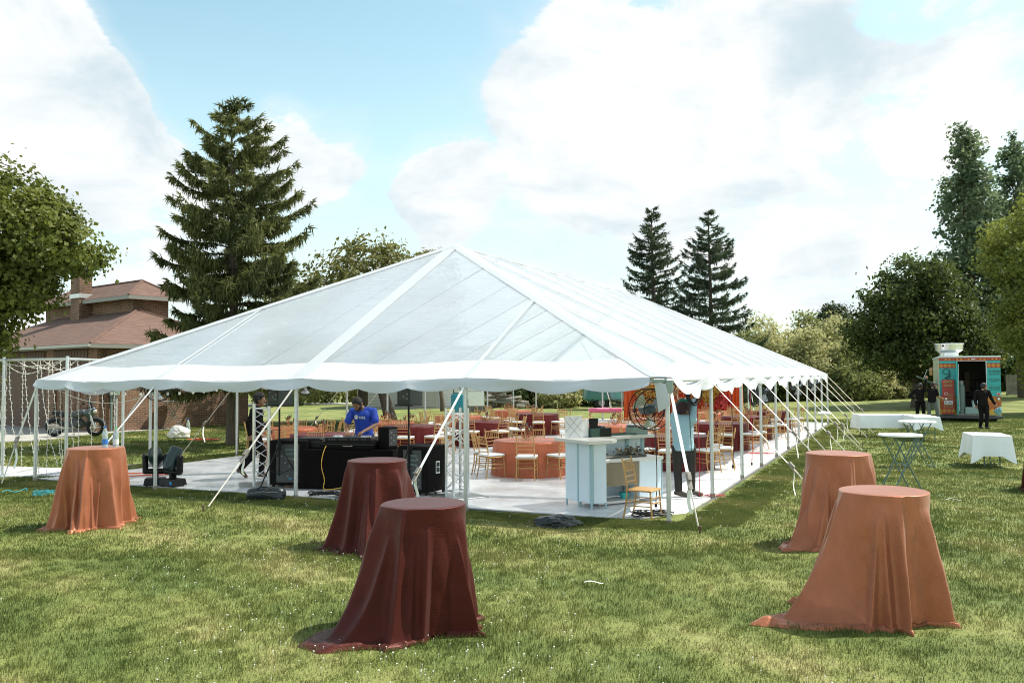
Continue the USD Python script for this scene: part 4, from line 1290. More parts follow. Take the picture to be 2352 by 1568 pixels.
# ---------------------------------------------------------------- brick house at the left
HW, HF = np.array([0.62, 0.785]), np.array([-0.785, 0.62])          # along the side wall, along the garage front
HC = on(221, 993)[:2]


def H(s, f, z):
    return np.array([*(HC + s * HW + f * HF), z])


def hquad(pts):
    return np.array(pts), np.array([[0, 1, 2, 3]])


def hbox(s0, s1, f0, f1, z0, z1):
    v = np.array([H(s, f, z) for z in (z0, z1) for s, f in ((s0, f0), (s1, f0), (s1, f1), (s0, f1))])
    return v, np.array([[3, 2, 1, 0], [4, 5, 6, 7], [0, 1, 5, 4], [1, 2, 6, 5], [2, 3, 7, 6], [3, 0, 4, 7]])


def brick_mat(name, c1, c2, mortar, ang):
    n = {'geo': ('geometry', {}), 'rot': ('vector_rotate', {'rotate_type': 'z_axis', 'angle': ang}), 'sx': ('separate_xyz', {}), 'cx': ('combine_xyz', {}), 'ad': ('math', {'math_type': 'add'}),
         'bk': ('brick_texture', {'color1': c1, 'color2': c2, 'mortar': mortar, 'scale': 1.0, 'mortar_size': 0.008, 'mortar_smooth': 0.2, 'brick_width': 0.235, 'row_height': 0.078, 'bias': -0.1, 'offset': 0.5, 'offset_frequency': 2, 'squash': 1.0, 'squash_frequency': 2}),
         'nz': ('noise_texture', {'scale': 1.3, 'detail': 5.0}), 'mr': ('map_range', {'from_min': 0.3, 'from_max': 0.7, 'to_min': 0.75, 'to_max': 1.25}), 'vm': ('vector_math', {'math_type': 'scale'}),
         'b': ('bump', {'strength': 0.8, 'distance': 0.01, 'invert': True}), 'p': ('principled_bsdf', {'roughness': 0.85})}
    links = [('geo.position', 'rot.vector'), ('rot.vector', 'sx.vector'), ('sx.x', 'ad.value1'), ('sx.y', 'ad.value2'), ('ad.value', 'cx.x'), ('sx.z', 'cx.y'), ('cx.vector', 'bk.vector'), ('geo.position', 'nz.vector'), ('nz.fac', 'mr.value'), ('bk.color', 'vm.vector1'), ('mr.result', 'vm.scale'), ('vm.vector', 'p.base_color'), ('bk.fac', 'b.height'), ('b.normal', 'p.normal')]
    return usdkit.material(stage, f'/World/Looks/{name}', n, links, surface='p.BSDF')


M['brick'] = brick_mat('brown_brick', (0.17, 0.080, 0.042), (0.10, 0.045, 0.026), (0.30, 0.25, 0.18), -math.atan2(HW[1], HW[0]))
def shingle_mat():
    n = {'geo': ('geometry', {}), 'rot': ('vector_rotate', {'rotate_type': 'z_axis', 'angle': -math.atan2(HW[1], HW[0])}), 'sx': ('separate_xyz', {}), 'cx': ('combine_xyz', {}), 'ad': ('math', {'math_type': 'add'}),
         'bk': ('brick_texture', {'color1': (0.155, 0.092, 0.068), 'color2': (0.11, 0.064, 0.048), 'mortar': (0.09, 0.045, 0.035), 'scale': 1.0, 'mortar_size': 0.007, 'mortar_smooth': 0.4, 'brick_width': 0.26, 'row_height': 0.075, 'offset': 0.5, 'offset_frequency': 2, 'squash': 1.0, 'squash_frequency': 2}),
         'p': ('principled_bsdf', {'roughness': 0.9})}
    return usdkit.material(stage, '/World/Looks/roof_shingle', n, [('geo.position', 'rot.vector'), ('rot.vector', 'sx.vector'), ('sx.x', 'ad.value1'), ('sx.y', 'ad.value2'), ('ad.value', 'cx.x'), ('sx.z', 'cx.y'), ('cx.vector', 'bk.vector'), ('bk.color', 'p.base_color')], surface='p.BSDF')


M['shingle'] = shingle_mat()
M['fascia'] = mat('grey_fascia', (0.20, 0.20, 0.17), 0.5)
M['brown_wood'] = mat('dark_brown_wood', (0.075, 0.036, 0.020), 0.6, var=0.25, vscale=4, stretch=(6, 6, 0.5))
M['garage'] = mat('brown_garage_door', (0.14, 0.062, 0.030), 0.55, var=0.15, vscale=5)
house = thing('brick_house', 'brown brick house with reddish shingle hip roofs, chimney and garage behind the string lights', 'house')
EH = 3.35
mb = MB(); mb.add(*hbox(0, 7.0, 0.0, 0.25, -0.1, EH)); part('brick_wall', mb, M['brick'], house)
mb = MB(); mb.add(*hbox(6.75, 7.0, 0.25, 6.0, -0.1, EH)); part('brick_wall', mb, M['brick'], house)
for f0_, f1_ in ((0.25, 0.75), (3.75, 4.5)):
    mb = MB(); mb.add(*hbox(0.0, 0.25, f0_, f1_, -0.1, EH)); part('brick_wall', mb, M['brick'], house)
mb = MB(); mb.add(*hbox(0.02, 0.25, 0.75, 3.75, 2.45, EH)); mb.add(*hbox(0.02, 0.25, 4.5, 14.0, -0.1, EH)); part('wall', mb, M['brown_wood'], house)
# batten cladding above the doors
for k in range(34):
    f0 = 0.8 + 0.28 * k
    if 3.7 < f0 < 4.5: continue
    mb = MB(); mb.add(*hbox(-0.015, 0.018, f0, f0 + 0.24, 2.5, EH - 0.05)); part('batten', mb, M['brown_wood'], house)
# two garage doors of raised panels
for g0 in (0.75, 4.9):
    door = part('garage_door', hbox(0.10, 0.14, g0, g0 + 3.0, 0, 2.45), M['garage'], house)
    for r in range(4):
        for c in range(5):
            a = g0 + 0.08 + c * 0.575; z = 0.10 + r * 0.58
            mb = MB(); mb.add(*hbox(0.075, 0.098, a, a + 0.53, z, z + 0.50)); mb.add(*hbox(0.055, 0.0745, a + 0.10, a + 0.43, z + 0.10, z + 0.40))
            part('door_panel', mb, M['garage'], door)
# lower hip roof with fascia and soffit
OV = 0.55
def roofp(s, f, z): return H(s, f, z)
e0 = (-OV, -OV)
RS = 6.6
def hiproof(s0, s1, f0, f1, z0, pitch, name, m):
    hs = min(s1 - s0, f1 - f0) / 2
    zr = z0 + hs * pitch
    if f1 - f0 > s1 - s0:
        r0, r1 = H((s0 + s1) / 2, f0 + hs, zr), H((s0 + s1) / 2, f1 - hs, zr)
        q = [[H(s0, f0, z0), H(s0, f1, z0), r1, r0], [H(s1, f1, z0), H(s1, f0, z0), r0, r1], [H(s1, f0, z0), H(s0, f0, z0), r0, r0], [H(s0, f1, z0), H(s1, f1, z0), r1, r1]]
    else:
        r0, r1 = H(s0 + hs, (f0 + f1) / 2, zr), H(s1 - hs, (f0 + f1) / 2, zr)
        q = [[H(s0, f0, z0), r0, r1, H(s1, f0, z0)], [H(s1, f1, z0), r1, r0, H(s0, f1, z0)], [H(s0, f1, z0), r0, r0, H(s0, f0, z0)], [H(s1, f0, z0), r1, r1, H(s1, f1, z0)]]
    mb = MB()
    for p in q:
        mb.add(np.array(p), np.array([[0, 1, 2, 3]]))
    part(name, mb, m, house)
    cap = MB()
    for a, b in ((H(s0, f0, z0), r0), (H(s1, f0, z0), r0 if f1 - f0 > s1 - s0 else r1), (r0, r1)):
        cap.tube([a + [0, 0, 0.015], b + [0, 0, 0.015]], 0.05, 6)
    part('ridge_cap', cap, m, house)
hiproof(-OV, 7.5, -OV, 15, EH + 0.17, 0.43, 'roof', M['shingle'])
mb = MB(); mb.add(*hbox(-OV, -OV + 0.04, -OV, 15, EH, EH + 0.16)); mb.add(*hbox(-OV + 0.04, 7.5, -OV, -OV + 0.04, EH, EH + 0.16)); part('fascia', mb, M['fascia'], house)
mb = MB(); mb.add(*hbox(-OV - 0.09, -OV - 0.003, -OV - 0.05, 15, EH + 0.05, EH + 0.15)); part('gutter', mb, mat('pale_gutter', (0.36, 0.36, 0.31), 0.4), house)
mb = MB(); mb.add(*hbox(-OV + 0.04, -0.003, -OV + 0.04, 15, EH + 0.01, EH + 0.04)); part('soffit', mb, M['brown_wood'], house)
# upper storey set back, with its own roof and the chimney
US, UF = 3.4, 3.65
mb = MB(); mb.add(*hbox(US, US + 1.7, UF, UF + 9, 3.4, 5.84)); part('upper_wall', mb, M['brick'], house)
hiproof(US - 0.5, US + 2.2, UF - 0.5, UF + 9.5, 5.90, 0.62, 'upper_roof', M['shingle'])
mb = MB(); mb.add(*hbox(US - 0.5, US - 0.46, UF - 0.5, UF + 9.5, 5.72, 5.89)); mb.add(*hbox(US - 0.46, US + 2.2, UF - 0.5, UF - 0.46, 5.72, 5.89)); part('fascia', mb, M['fascia'], house)
ch = MB(); ch.add(*hbox(US - 0.62, US - 0.02, 7.6, 8.5, 3.3, 7.40)); o = part('chimney', ch, M['brick'], house)
ch = MB(); ch.add(*hbox(US - 0.66, US + 0.02, 7.56, 8.54, 6.02, 6.22)); part('flashing', ch, M['alu'], o)
ch = MB(); ch.add(*hbox(US - 0.67, US + 0.03, 7.55, 8.55, 7.40, 7.50)); part('chimney_cap', ch, M['concrete'], o)
# meter box with conduits on the side wall
mt = thing('electric_meter', 'grey green electric meter box with conduits on the brick wall corner', 'meter box')
c = H(0.65, -0.13, 1.75)
R = rotz(math.atan2(HW[1], HW[0]))
mb = MB(); mb.box((-0.19, -0.10, -0.30), (0.19, 0.10, 0.30), 0.02, mat4(R, c)); part('box', mb, M['post_green'], mt, 30)
mb = MB(); mb.tm(trimesh.creation.cylinder(0.11, 0.14, sections=20), mat4(R @ np.array([[1, 0, 0], [0, 0, -1], [0, 1, 0.0]]), c + R @ np.array([0.02, -0.16, 0.08]))); part('glass_dial', mb, M['grey'], mt, 40)
for k in (-1, 1):
    q = c + R @ np.array([k * 0.10, 0.04, 0]); mb = MB(); mb.tube([[q[0], q[1], 0], [q[0], q[1], c[2] - 0.29]], 0.045, 10); part('conduit', mb, mat(f'conduit_{"ab"[k > 0]}', (0.40, 0.42, 0.42) if k > 0 else (0.16, 0.22, 0.20), 0.4), mt, 40)
q = H(0.28, -0.08, 0)
mb = MB(); mb.tube([q, q + [0, 0, EH - 0.05]], 0.05, 8); part('downpipe', mb, M['brown_wood'], house, 40)

# ---------------------------------------------------------------- pipe frame with icicle lights
fa, fb, fc = on(-150, 1098), on(5, 1093), on(151, 1100)
fd = on(281, 1070)
top = float(D(151, 822, fc[1])[2])
pf = thing('pipe_frame', 'aluminium pipe frame hung with icicle lights before the garage', 'frame')
for p in (fa, fb, fc, fd):
    mb = MB(); mb.tube([p, [p[0], p[1], top + 0.04]], 0.036, 12); o = part('upright', mb, M['alu'], pf, 40)
    pb = MB(); pb.box(p + [-0.2, -0.2, 0], p + [0.2, 0.2, 0.012]); part('foot_plate', pb, M['steel'], o)
for a, b in ((fa, fb), (fb, fc), (fc, fd)):
    mb = MB(); mb.tube([[a[0], a[1], top - 0.02], [b[0], b[1], top - 0.02]], 0.03, 10); part('cross_bar', mb, M['alu'], pf, 40)
lrng = np.random.default_rng(17)
ORD = 'first second third fourth fifth sixth seventh eighth ninth tenth eleventh twelfth thirteenth fourteenth fifteenth'.split()
M['bulb'] = mat('frosted_bulb', (0.85, 0.83, 0.74), 0.25)


def light_strand(pts, label, group, every=0.085, name='icicle_strand'):
    """white wire with small bulbs standing off it"""
    t = thing(name, label, 'string light', (0, 0, 0), 0, group)
    pts = np.asarray(pts)
    mb = MB(); mb.tube(pts, 0.0055, 4); part('wire', mb, M['cord_white'], t)
    seg = np.linalg.norm(np.diff(pts, axis=0), axis=1); cum = np.r_[0, np.cumsum(seg)]
    mb = MB()
    for k, d in enumerate(np.arange(every, cum[-1], every)):
        p = np.array([np.interp(d, cum, pts[:, m]) for m in range(3)])
        a = lrng.uniform(-0.5, 0.5) + (PI if k % 2 else 0)
        q = p + np.array([math.cos(a), math.sin(a) * 0.5, lrng.uniform(-0.5, 0.1)]) * 0.035
        mb.tube([p, q], [0.0065, 0.004], 4)
    if mb.n:
        part('bulbs', mb, M['bulb'], t, kind='stuff')


def along(px):
    """point of the frame's bar in the sight line px"""
    for a, b in ((fa, fb), (fb, fc), (fc, fd)):
        if a is fa and px > 5: continue
        for s in np.linspace(0, 1, 200):
            q = a + (b - a) * s
            if abs(1176 + FOC * q[0] / q[1] - px) < 1.2:
                return q
    return fa + (fb - fa) * 0.97
for i, (px, dx, bot) in enumerate([(14, -3, 0.02), (20, 22, 0.35), (52, 0, 0.02), (56, 30, 0.2), (86, 5, 0.03), (92, 42, 0.25), (112, -3, 0.1), (120, 26, 0.2), (137, 8, 0.4), (160, 14, 0.25), (178, 6, 0.5), (205, 10, 0.1), (232, 14, 0.45), (262, 4, 0.4), (285, -8, 0.5)]):
    a = along(px); d = dx / FOC * a[1]
    z = np.linspace(top - 0.05, bot, 22)
    s = (z[0] - z) / (z[0] - z[-1])
    pts = np.stack([a[0] + d * s ** 1.6 + lrng.normal(size=22) * 0.006, a[1] + 0.03 + lrng.normal(size=22) * 0.006, z], 1)
    light_strand(pts, 'white icicle light strand, ' + ORD[i] + ' from the left on the pipe frame', 'icicle strands on the pipe frame')
for i, (p0, p1, sag) in enumerate([(2, 150, 0.14), (10, 120, 0.30), (40, 151, 0.18), (70, 180, 0.22), (100, 230, 0.26)]):
    a, b = along(p0), along(p1)
    a[2] = top - 0.05; b[2] = top - 0.02
    light_strand(catenary(a, b, sag, 20), 'white light swag under the top bar of the pipe frame, ' + ORD[i] + ' from the left', 'light swags along the pipe frame')
# festoon bulbs along the tent's left side and the rear eave light lines
fs = thing('festoon_lights', 'festoon of clear bulbs along the left eave of the tent before the brick wall', 'string light')
pa, pb_ = T(TW - 0.1, 1.2, 1.98), T(TW - 0.1, 5.6, 1.98)
mb = MB(); mb.tube(catenary(pa, pb_, 0.10, 20), 0.006, 5); part('cable', mb, M['cord_black'], fs)
for s in np.linspace(0.05, 0.98, 11):
    p = catenary(pa, pb_, 0.10, 60)[int(s * 59)]
    mb = MB(); mb.tube([p, p - [0, 0, 0.06]], 0.014, 6); b_ = part('socket', mb, M['black'], fs)
    part('bulb', lathe([(0.012, -0.06), (0.03, -0.085), (0.034, -0.11), (0.022, -0.135), (0, -0.145)], 10, p), M['bulb'], b_, True)
for k, (a, b, sag, lab) in enumerate(((T(9.5, 8.4, 2.02), T(5.4, 10.4, 1.93), 0.10, 'light string sagging under the tent roof above the right speaker'), (T(8.5, 18, 2.0), T(3.0, 17.6, 2.02), 0.18, 'light string sagging under the tent roof before the shrubs'), (T(TW - 0.1, 0.3, 2.0), T(10.1, 0.15, 1.98), 0.32, 'loose white cable looped between the front left poles'))):
    light_strand(catenary(a, b, sag, 22), lab, None, 0.22 if k < 2 else 5, 'light_string')

# ---------------------------------------------------------------- motorcycle under the garage eave
def motorcycle(loc, rz):
    t = thing('motorcycle', 'dark motorcycle with windscreen parked before the garage door', 'motorcycle', loc, rz)
    for x in (-0.72, 0.72):
        mb = MB(); mb.tm(trimesh.creation.torus(0.26, 0.065, 28, 10), mat4(np.array([[1, 0, 0], [0, 0, 1], [0, 1, 0.0]]), (x, 0, 0.325)))
        w = part('wheel', mb, M['black'], t, True)
        mb = MB(); mb.tm(trimesh.creation.cylinder(0.05, 0.14, sections=12), mat4(np.array([[1, 0, 0], [0, 0, 1], [0, 1, 0.0]]), (x, 0, 0.325)))
        for k in range(6):
            a = k * PI / 3; mb.tube([(x, 0, 0.325), (x + 0.25 * math.cos(a), 0, 0.325 + 0.25 * math.sin(a))], 0.014, 5)
        part('rim', mb, M['alu_bright'], w, 40)
        mb = MB(); th = np.linspace(0.1, PI - 0.1, 10)
        mb.tube(np.stack([x + 0.345 * np.cos(th), 0 * th, 0.325 + 0.345 * np.sin(th)], 1), 0.05, 6); part('mudguard', mb, M['dark_grey'], t, 40)
    S = lambda p, r: Manifold.sphere(r, 16).translate(p)
    part('fuel_tank', hull(S((0.25, 0, 0.86), 0.15), S((-0.12, 0, 0.80), 0.10), S((0.2, 0.09, 0.78), 0.09), S((0.2, -0.09, 0.78), 0.09)), M['dark_grey'], t, 50)
    part('saddle', hull(S((-0.15, 0, 0.80), 0.09), S((-0.75, 0, 0.86), 0.08), S((-0.4, 0.09, 0.78), 0.07), S((-0.4, -0.09, 0.78), 0.07)), M['black'], t, 50)
    part('engine', hull(S((0.2, 0, 0.45), 0.17), S((-0.15, 0, 0.42), 0.15), S((0.05, 0, 0.62), 0.13)), M['dark_grey'], t, 30)
    part('fairing', hull(S((0.62, 0, 0.98), 0.10), S((0.42, 0.17, 0.85), 0.08), S((0.42, -0.17, 0.85), 0.08), S((0.55, 0, 0.65), 0.08)), mat('blue_grey_fairing', (0.03, 0.045, 0.055), 0.25, coat=0.6), t, 50)
    wv = lambda a, b: np.stack([0.58 - 0.16 * b - 0.05 * np.cos(PI * (a - .5)) * -1, (a - 0.5) * 0.36 * (1 - 0.3 * b), 1.05 + 0.36 * b], -1)
    part('windscreen', thick(grid(wv, 8, 5), 0.006), M['glass'], t, True)
    mb = MB(); mb.tube([(0.36, 0.38, 1.02), (0.42, 0.2, 1.06), (0.45, 0, 1.03), (0.42, -0.2, 1.06), (0.36, -0.38, 1.02)], 0.016, 8); part('handlebar', mb, M['black'], t, 40)
    for s in (-1, 1):
        mb = MB(); mb.tube([(0.72, s * 0.09, 0.325), (0.5, s * 0.09, 0.98)], 0.026, 8); part('fork', mb, M['alu'], t, 40)
        part('mirror', hull(S((0.42, s * 0.36, 1.22), 0.05), S((0.40, s * 0.30, 1.22), 0.05)), M['black'], t, 40)
        mb = MB(); mb.tube([(0.1, s * 0.18, 0.32), (-0.3, s * 0.19, 0.30), (-0.85, s * 0.2, 0.42)], [0.04, 0.05, 0.06], 9); part('exhaust', mb, M['steel'], t, 40)
    part('headlamp', hull(S((0.70, 0, 0.92), 0.07), S((0.66, 0, 0.92), 0.09)), M['alu_bright'], t, 50)
    mb = MB(); mb.tube([(-0.1, 0.14, 0.3), (-0.15, 0.34, 0.01)], 0.014, 6); part('kickstand', mb, M['steel'], t)


q = on(172, 1003)
motorcycle((q[0], q[1], 0.02), 0.12)

# ---------------------------------------------------------------- truss towers
FZ = 0.032


def truss(loc, rz, h, label):
    t = thing('truss_tower', label, 'truss tower', loc, rz, 'aluminium truss towers beside the DJ gear')
    pb = MB(); pb.box((-0.42, -0.42, 0), (0.42, 0.42, 0.012), 0.002); part('base_plate', pb, mat('brushed_plate', (0.35, 0.37, 0.37), 0.35, metal=0.8), t)
    w = 0.145
    cs = [(-w, -w), (w, -w), (w, w), (-w, w)]
    for x, y in cs:
        mb = MB(); mb.tube([(x, y, 0.012), (x, y, h)], 0.026, 12); part('chord', mb, M['alu_bright'], t, 40)
        mb = MB(); mb.tube([(x, y, h), (x, y, h + 0.012)], 0.018, 10); part('coupler', mb, M['steel'], t, 40)
    for k in range(4):
        (x0, y0), (x1, y1) = cs[k], cs[(k + 1) % 4]
        for z in (0.10, h - 0.10):
            mb = MB(); mb.tube([(x0, y0, z), (x1, y1, z)], 0.012, 8); part('crosspiece', mb, M['alu_bright'], t, 40)
        n = 7
        zz = np.linspace(0.12, h - 0.12, n + 1)
        for i in range(n):
            a, b = ((x0, y0), (x1, y1)) if (i + k) % 2 else ((x1, y1), (x0, y0))
            mb = MB(); mb.tube([(*a, zz[i]), (*b, zz[i + 1])], 0.0085, 7); part('diagonal', mb, M['alu_bright'], t, 40)


p = G(600, 1112, FZ); truss((p[0], p[1], FZ), 0.33, 1.62, 'left aluminium truss tower, in front of the man in black')
p = G(1050, 1139, FZ); truss((p[0], p[1], FZ), 0.55, 1.57, 'right aluminium truss tower, between the tall speaker and the tables')

# ---------------------------------------------------------------- DJ booth
DJR = -0.14
q = G(800, 1124, FZ)
DJ = np.array([q[0], q[1] + 0.40, FZ])
RD = rotz(DJR)


def dj(x, y, z=0.0):
    return DJ + RD @ np.array([x, y, z])


t = thing('booth_table', 'folding table covered to the floor in black cloth under the DJ controller', 'table', DJ, DJR)
mb = MB(); mb.box((-0.91, -0.37, 0.715), (0.91, 0.37, 0.745), 0.006); part('table_top', mb, M['dark_grey'], t)
def skirt(a, s):
    ph = a * 4
    x = np.select([ph < 1, ph < 2, ph < 3], [-0.92 + 1.84 * ph, 0.92, 0.92 - 1.84 * (ph - 2)], -0.92)
    y = np.select([ph < 1, ph < 2, ph < 3], [-0.38, -0.38 + 0.76 * (ph - 1), 0.38], 0.38 - 0.76 * (ph - 3))
    w = 0.016 * np.sin(a * 150) * s
    sx, sy = np.sign(x) * (np.abs(x) > 0.9), np.sign(y) * (np.abs(y) > 0.36)
    return np.stack([x + sx * (w + 0.02 * s), y + sy * (w + 0.02 * s), 0.748 - 0.742 * s], -1)
mb = MB(); mb.add(*grid(skirt, 260, 8)); mb.add(np.array([(-0.92, -0.38, 0.748), (0.92, -0.38, 0.748), (0.92, 0.38, 0.748), (-0.92, 0.38, 0.748)]), np.array([[0, 1, 2, 3]]))
part('black_cover', mb, M['black_cloth'], t, 40)
for x in (-0.75, 0.75):
    for y in (-0.28, 0.28):
        mb = MB(); mb.tube([(x, y, 0), (x, y, 0.715)], 0.015, 6); part('leg', mb, M['steel'], t)
# controller in its case
t = thing('controller_case', 'black flight case tray under the DJ controller', 'case', dj(0.02, -0.06, 0.75), DJR)
mb = MB(); mb.box((-0.52, -0.27, 0), (0.52, 0.27, 0.15), 0.02); part('shell', mb, M['black_matt'], t, 30)
mb = MB(); mb.tube([(-0.09, -0.28, 0.07), (-0.07, -0.31, 0.07), (0.07, -0.31, 0.07), (0.09, -0.28, 0.07)], 0.008, 6); part('handle', mb, M['steel'], t)
mb = MB(); mb.box((-0.525, -0.275, 0.095), (0.525, 0.275, 0.105)); part('trim', mb, M['dark_grey'], t)
t = thing('dj_controller', 'black DJ controller with two silver jog wheels on the booth', 'controller', dj(0.0, -0.03, 0.902), DJR)
mb = MB(); mb.box((-0.46, -0.24, 0), (0.46, 0.24, 0.075), 0.012); part('body', mb, M['black'], t, 30)
for x in (-0.28, 0.28):
    part('jog_wheel', lathe([(0, 0.098), (0.085, 0.098), (0.10, 0.092), (0.105, 0.0755)], 24, (x, 0.02, 0)), M['alu_bright'], t, 30)
    for k in range(4):
        mb = MB(); mb.box((x - 0.11 + k * 0.055, -0.20, 0.0755), (x - 0.07 + k * 0.055, -0.17, 0.082), 0.003); part('pad', mb, M['grey'], t)
for k in range(5):
    part('knob', lathe([(0, 0.10), (0.010, 0.10), (0.012, 0.0755)], 8, (-0.08 + k * 0.04, 0.12, 0)), M['grey'], t, 40)
mb = MB()
for k in range(14):
    if k % 4 != 3: mb.box((-0.38 + k * 0.055, -0.2435, 0.03), (-0.36 + k * 0.055, -0.2405, 0.045))
part('socket_row', mb, M['grey'], t)
# small monitor speaker, laptop case
t = thing('monitor_speaker', 'small black monitor speaker standing on the booth right of the DJ', 'speaker', dj(0.72, -0.02, 0.75), DJR - 0.5)
mb = MB(); mb.box((-0.14, -0.14, 0), (0.14, 0.14, 0.42), 0.02); part('cabinet', mb, M['black_matt'], t, 30)
mb = MB(); mb.box((0.1405, -0.11, 0.06), (0.144, 0.11, 0.38)); bp = part('back_panel', mb, M['dark_grey'], t)
for k in range(5):
    mb = MB(); mb.box((0.144, -0.07 + 0.06 * (k % 2), 0.10 + 0.05 * k), (0.152, -0.03 + 0.06 * (k % 2), 0.125 + 0.05 * k)); part('socket', mb, M['grey'], bp)
t = thing('equipment_case', 'low black equipment case with a white sticker at the left end of the booth', 'case', dj(-0.86, 0.12, 0.75), DJR)
mb = MB(); mb.box((-0.27, -0.22, 0), (0.27, 0.22, 0.20), 0.02); part('shell', mb, M['black'], t, 30)
mb = MB(); mb.box((-0.22, -0.2235, 0.04), (-0.08, -0.2205, 0.12)); part('sticker', mb, M['white'], t)
mb = MB(); mb.box((-0.275, -0.225, 0.115), (0.275, 0.225, 0.125)); part('trim', mb, M['dark_grey'], t)


def amp_back(t, w, h, y, m=None):
    """back panel with vents, sockets and knobs, on the side y of a cabinet"""
    mb = MB(); mb.box((-w / 2, y - 0.006, 0.12 * h), (w / 2, y - 0.0005, 0.92 * h), 0.002); bp = part('amplifier_panel', mb, M['dark_grey'], t)
    rr = np.random.default_rng(4)
    for k in range(9):
        x, z = (rr.uniform(-0.4, 0.4) * w, h * (0.18 + 0.07 * k))
        mb = MB(); mb.tm(trimesh.creation.cylinder(0.016, 0.012, sections=10), mat4(np.array([[1, 0, 0], [0, 0, 1], [0, -1, 0.0]]), (x, y - 0.012, z))); part('socket', mb, M['grey'], bp)
    for k in range(3):
        z = h * (0.60 + 0.09 * k)
        mb = MB(); mb.box((-0.12 * w, y - 0.012, z), (0.30 * w, y - 0.0065, z + 0.045 * h)); part('display', mb, mat(f'panel_glass_{len(_used)}', (0.10, 0.14, 0.14), 0.2), bp)
    mb = MB(); mb.box((0.05 * w, y - 0.014, 0.19 * h), (0.19 * w, y - 0.0065, 0.215 * h)); part('power_lead', mb, mat(f'blue_lead_{len(_used)}', (0.02, 0.25, 0.42), 0.4), bp)


def subwoofer(loc, rz, w, d, h, label):
    t = thing('subwoofer', label, 'subwoofer', loc, rz, 'subwoofers either side of the DJ booth')
    mb = MB(); mb.box((-w / 2, -d / 2, 0.05), (w / 2, d / 2, h), 0.025); part('cabinet', mb, M['black_matt'], t, 30)
    for x in (-w / 2 + 0.06, w / 2 - 0.06):
        for y in (-d / 2 + 0.06, d / 2 - 0.06):
            mb = MB(); mb.tube([(x, y, 0), (x, y, 0.05)], 0.03, 10); part('castor', mb, M['black'], t)
    amp_back(t, w * 0.62, h, -d / 2)
    for s in (-1, 1):
        mb = MB(); mb.box((s * (w / 2 + 0.001) - 0.004, -0.06, 0.42 * h), (s * (w / 2 + 0.001) + 0.004, 0.07, 0.68 * h), 0.003); hp = part('handle_plate', mb, M['alu'], t)
        mb = MB(); mb.box((s * (w / 2 + 0.006) - 0.004, -0.042, 0.45 * h), (s * (w / 2 + 0.006) + 0.004, 0.052, 0.65 * h), 0.003); part('recess', mb, M['black'], hp)
        mb = MB(); mb.box((s * (w / 2 + 0.011) - 0.004, -0.042, 0.545 * h), (s * (w / 2 + 0.011) + 0.004, 0.052, 0.565 * h), 0.003); part('grip', mb, M['alu'], hp)


q = G(663, 1121, FZ); subwoofer((q[0], q[1] + 0.36, FZ), -0.10, 0.74, 0.62, 0.92, 'left black subwoofer, back panel towards the camera, beside the left truss tower')
q = G(967, 1137, FZ); subwoofer((q[0], q[1] + 0.35, FZ), -0.52, 0.66, 0.66, 0.88, 'right black subwoofer with a side handle, beside the right truss tower')


def stand_speaker(px, py, hb, label1, label2, rz):
    p = G(px, py, FZ)
    t = thing('speaker_stand', label1, 'speaker stand', (p[0], p[1], FZ), rz, 'tripod speaker stands')
    mb = MB(); mb.tube([(0, 0, 0.25), (0, 0, hb)], 0.019, 10); part('pole', mb, M['black'], t, 40)
    mb = MB(); mb.tube([(0, 0, 0.75), (0, 0, 0.90)], 0.034, 10); part('collar', mb, M['black'], t, 40)
    mb = MB(); mb.tube([(0.02, 0, 0.84), (0.09, 0, 0.84)], [0.012, 0.02], 8); part('clamp_knob', mb, M['black'], t, 40)
    for k in range(3):
        a = k * 2 * PI / 3 + 0.4
        mb = MB(); mb.tube([(0.03 * math.cos(a), 0.03 * math.sin(a), 0.80), (0.50 * math.cos(a), 0.50 * math.sin(a), 0.01)], 0.014, 8); lg = part('leg', mb, M['black'], t, 40)
        mb = MB(); mb.tube([(0.0, 0.0, 0.28), (0.28 * math.cos(a), 0.28 * math.sin(a), 0.39)], 0.009, 6); part('brace', mb, M['black'], lg)
        mb = MB(); mb.tube([(0.485 * math.cos(a), 0.485 * math.sin(a), 0.035), (0.51 * math.cos(a), 0.51 * math.sin(a), 0.0)], 0.018, 8); part('foot', mb, M['black'], lg)
    s = thing('loudspeaker', label2, 'speaker', (p[0], p[1], FZ + hb), rz, 'loudspeakers on tripod stands')
    w, d, h = 0.37, 0.36, 0.62
    m = Manifold.batch_hull([Manifold.cube((w * k, 0.01, h)).translate((-w * k / 2, y, 0)) for k, y in ((0.72, -d / 2), (1, 0.05), (1, d / 2 - 0.01))])
    part('cabinet', m, mat(f'black_green_cabinet_{len(_used)}', (0.022, 0.032, 0.028), 0.5), s, 20)
    amp_back(s, 0.20, 0.60, -d / 2)
    mb = MB(); mb.box((-0.19, -0.19, -0.03), (0.19, 0.19, -0.001), 0.008); part('bracket', mb, M['black'], s)
    mb = MB(); mb.box((-0.187, -0.02, 0.36), (-0.183, 0.1, 0.40)); part('handle', mb, M['black'], s)


stand_speaker(641, 1122, 1.62, 'tripod stand of the left speaker, between truss tower and booth', 'left loudspeaker raised on its stand by the left truss tower', -0.45)
stand_speaker(939, 1136, 1.64, 'tripod stand of the right speaker, behind the dark cocktail tables', 'right loudspeaker raised on its stand above the right subwoofer', -0.40)


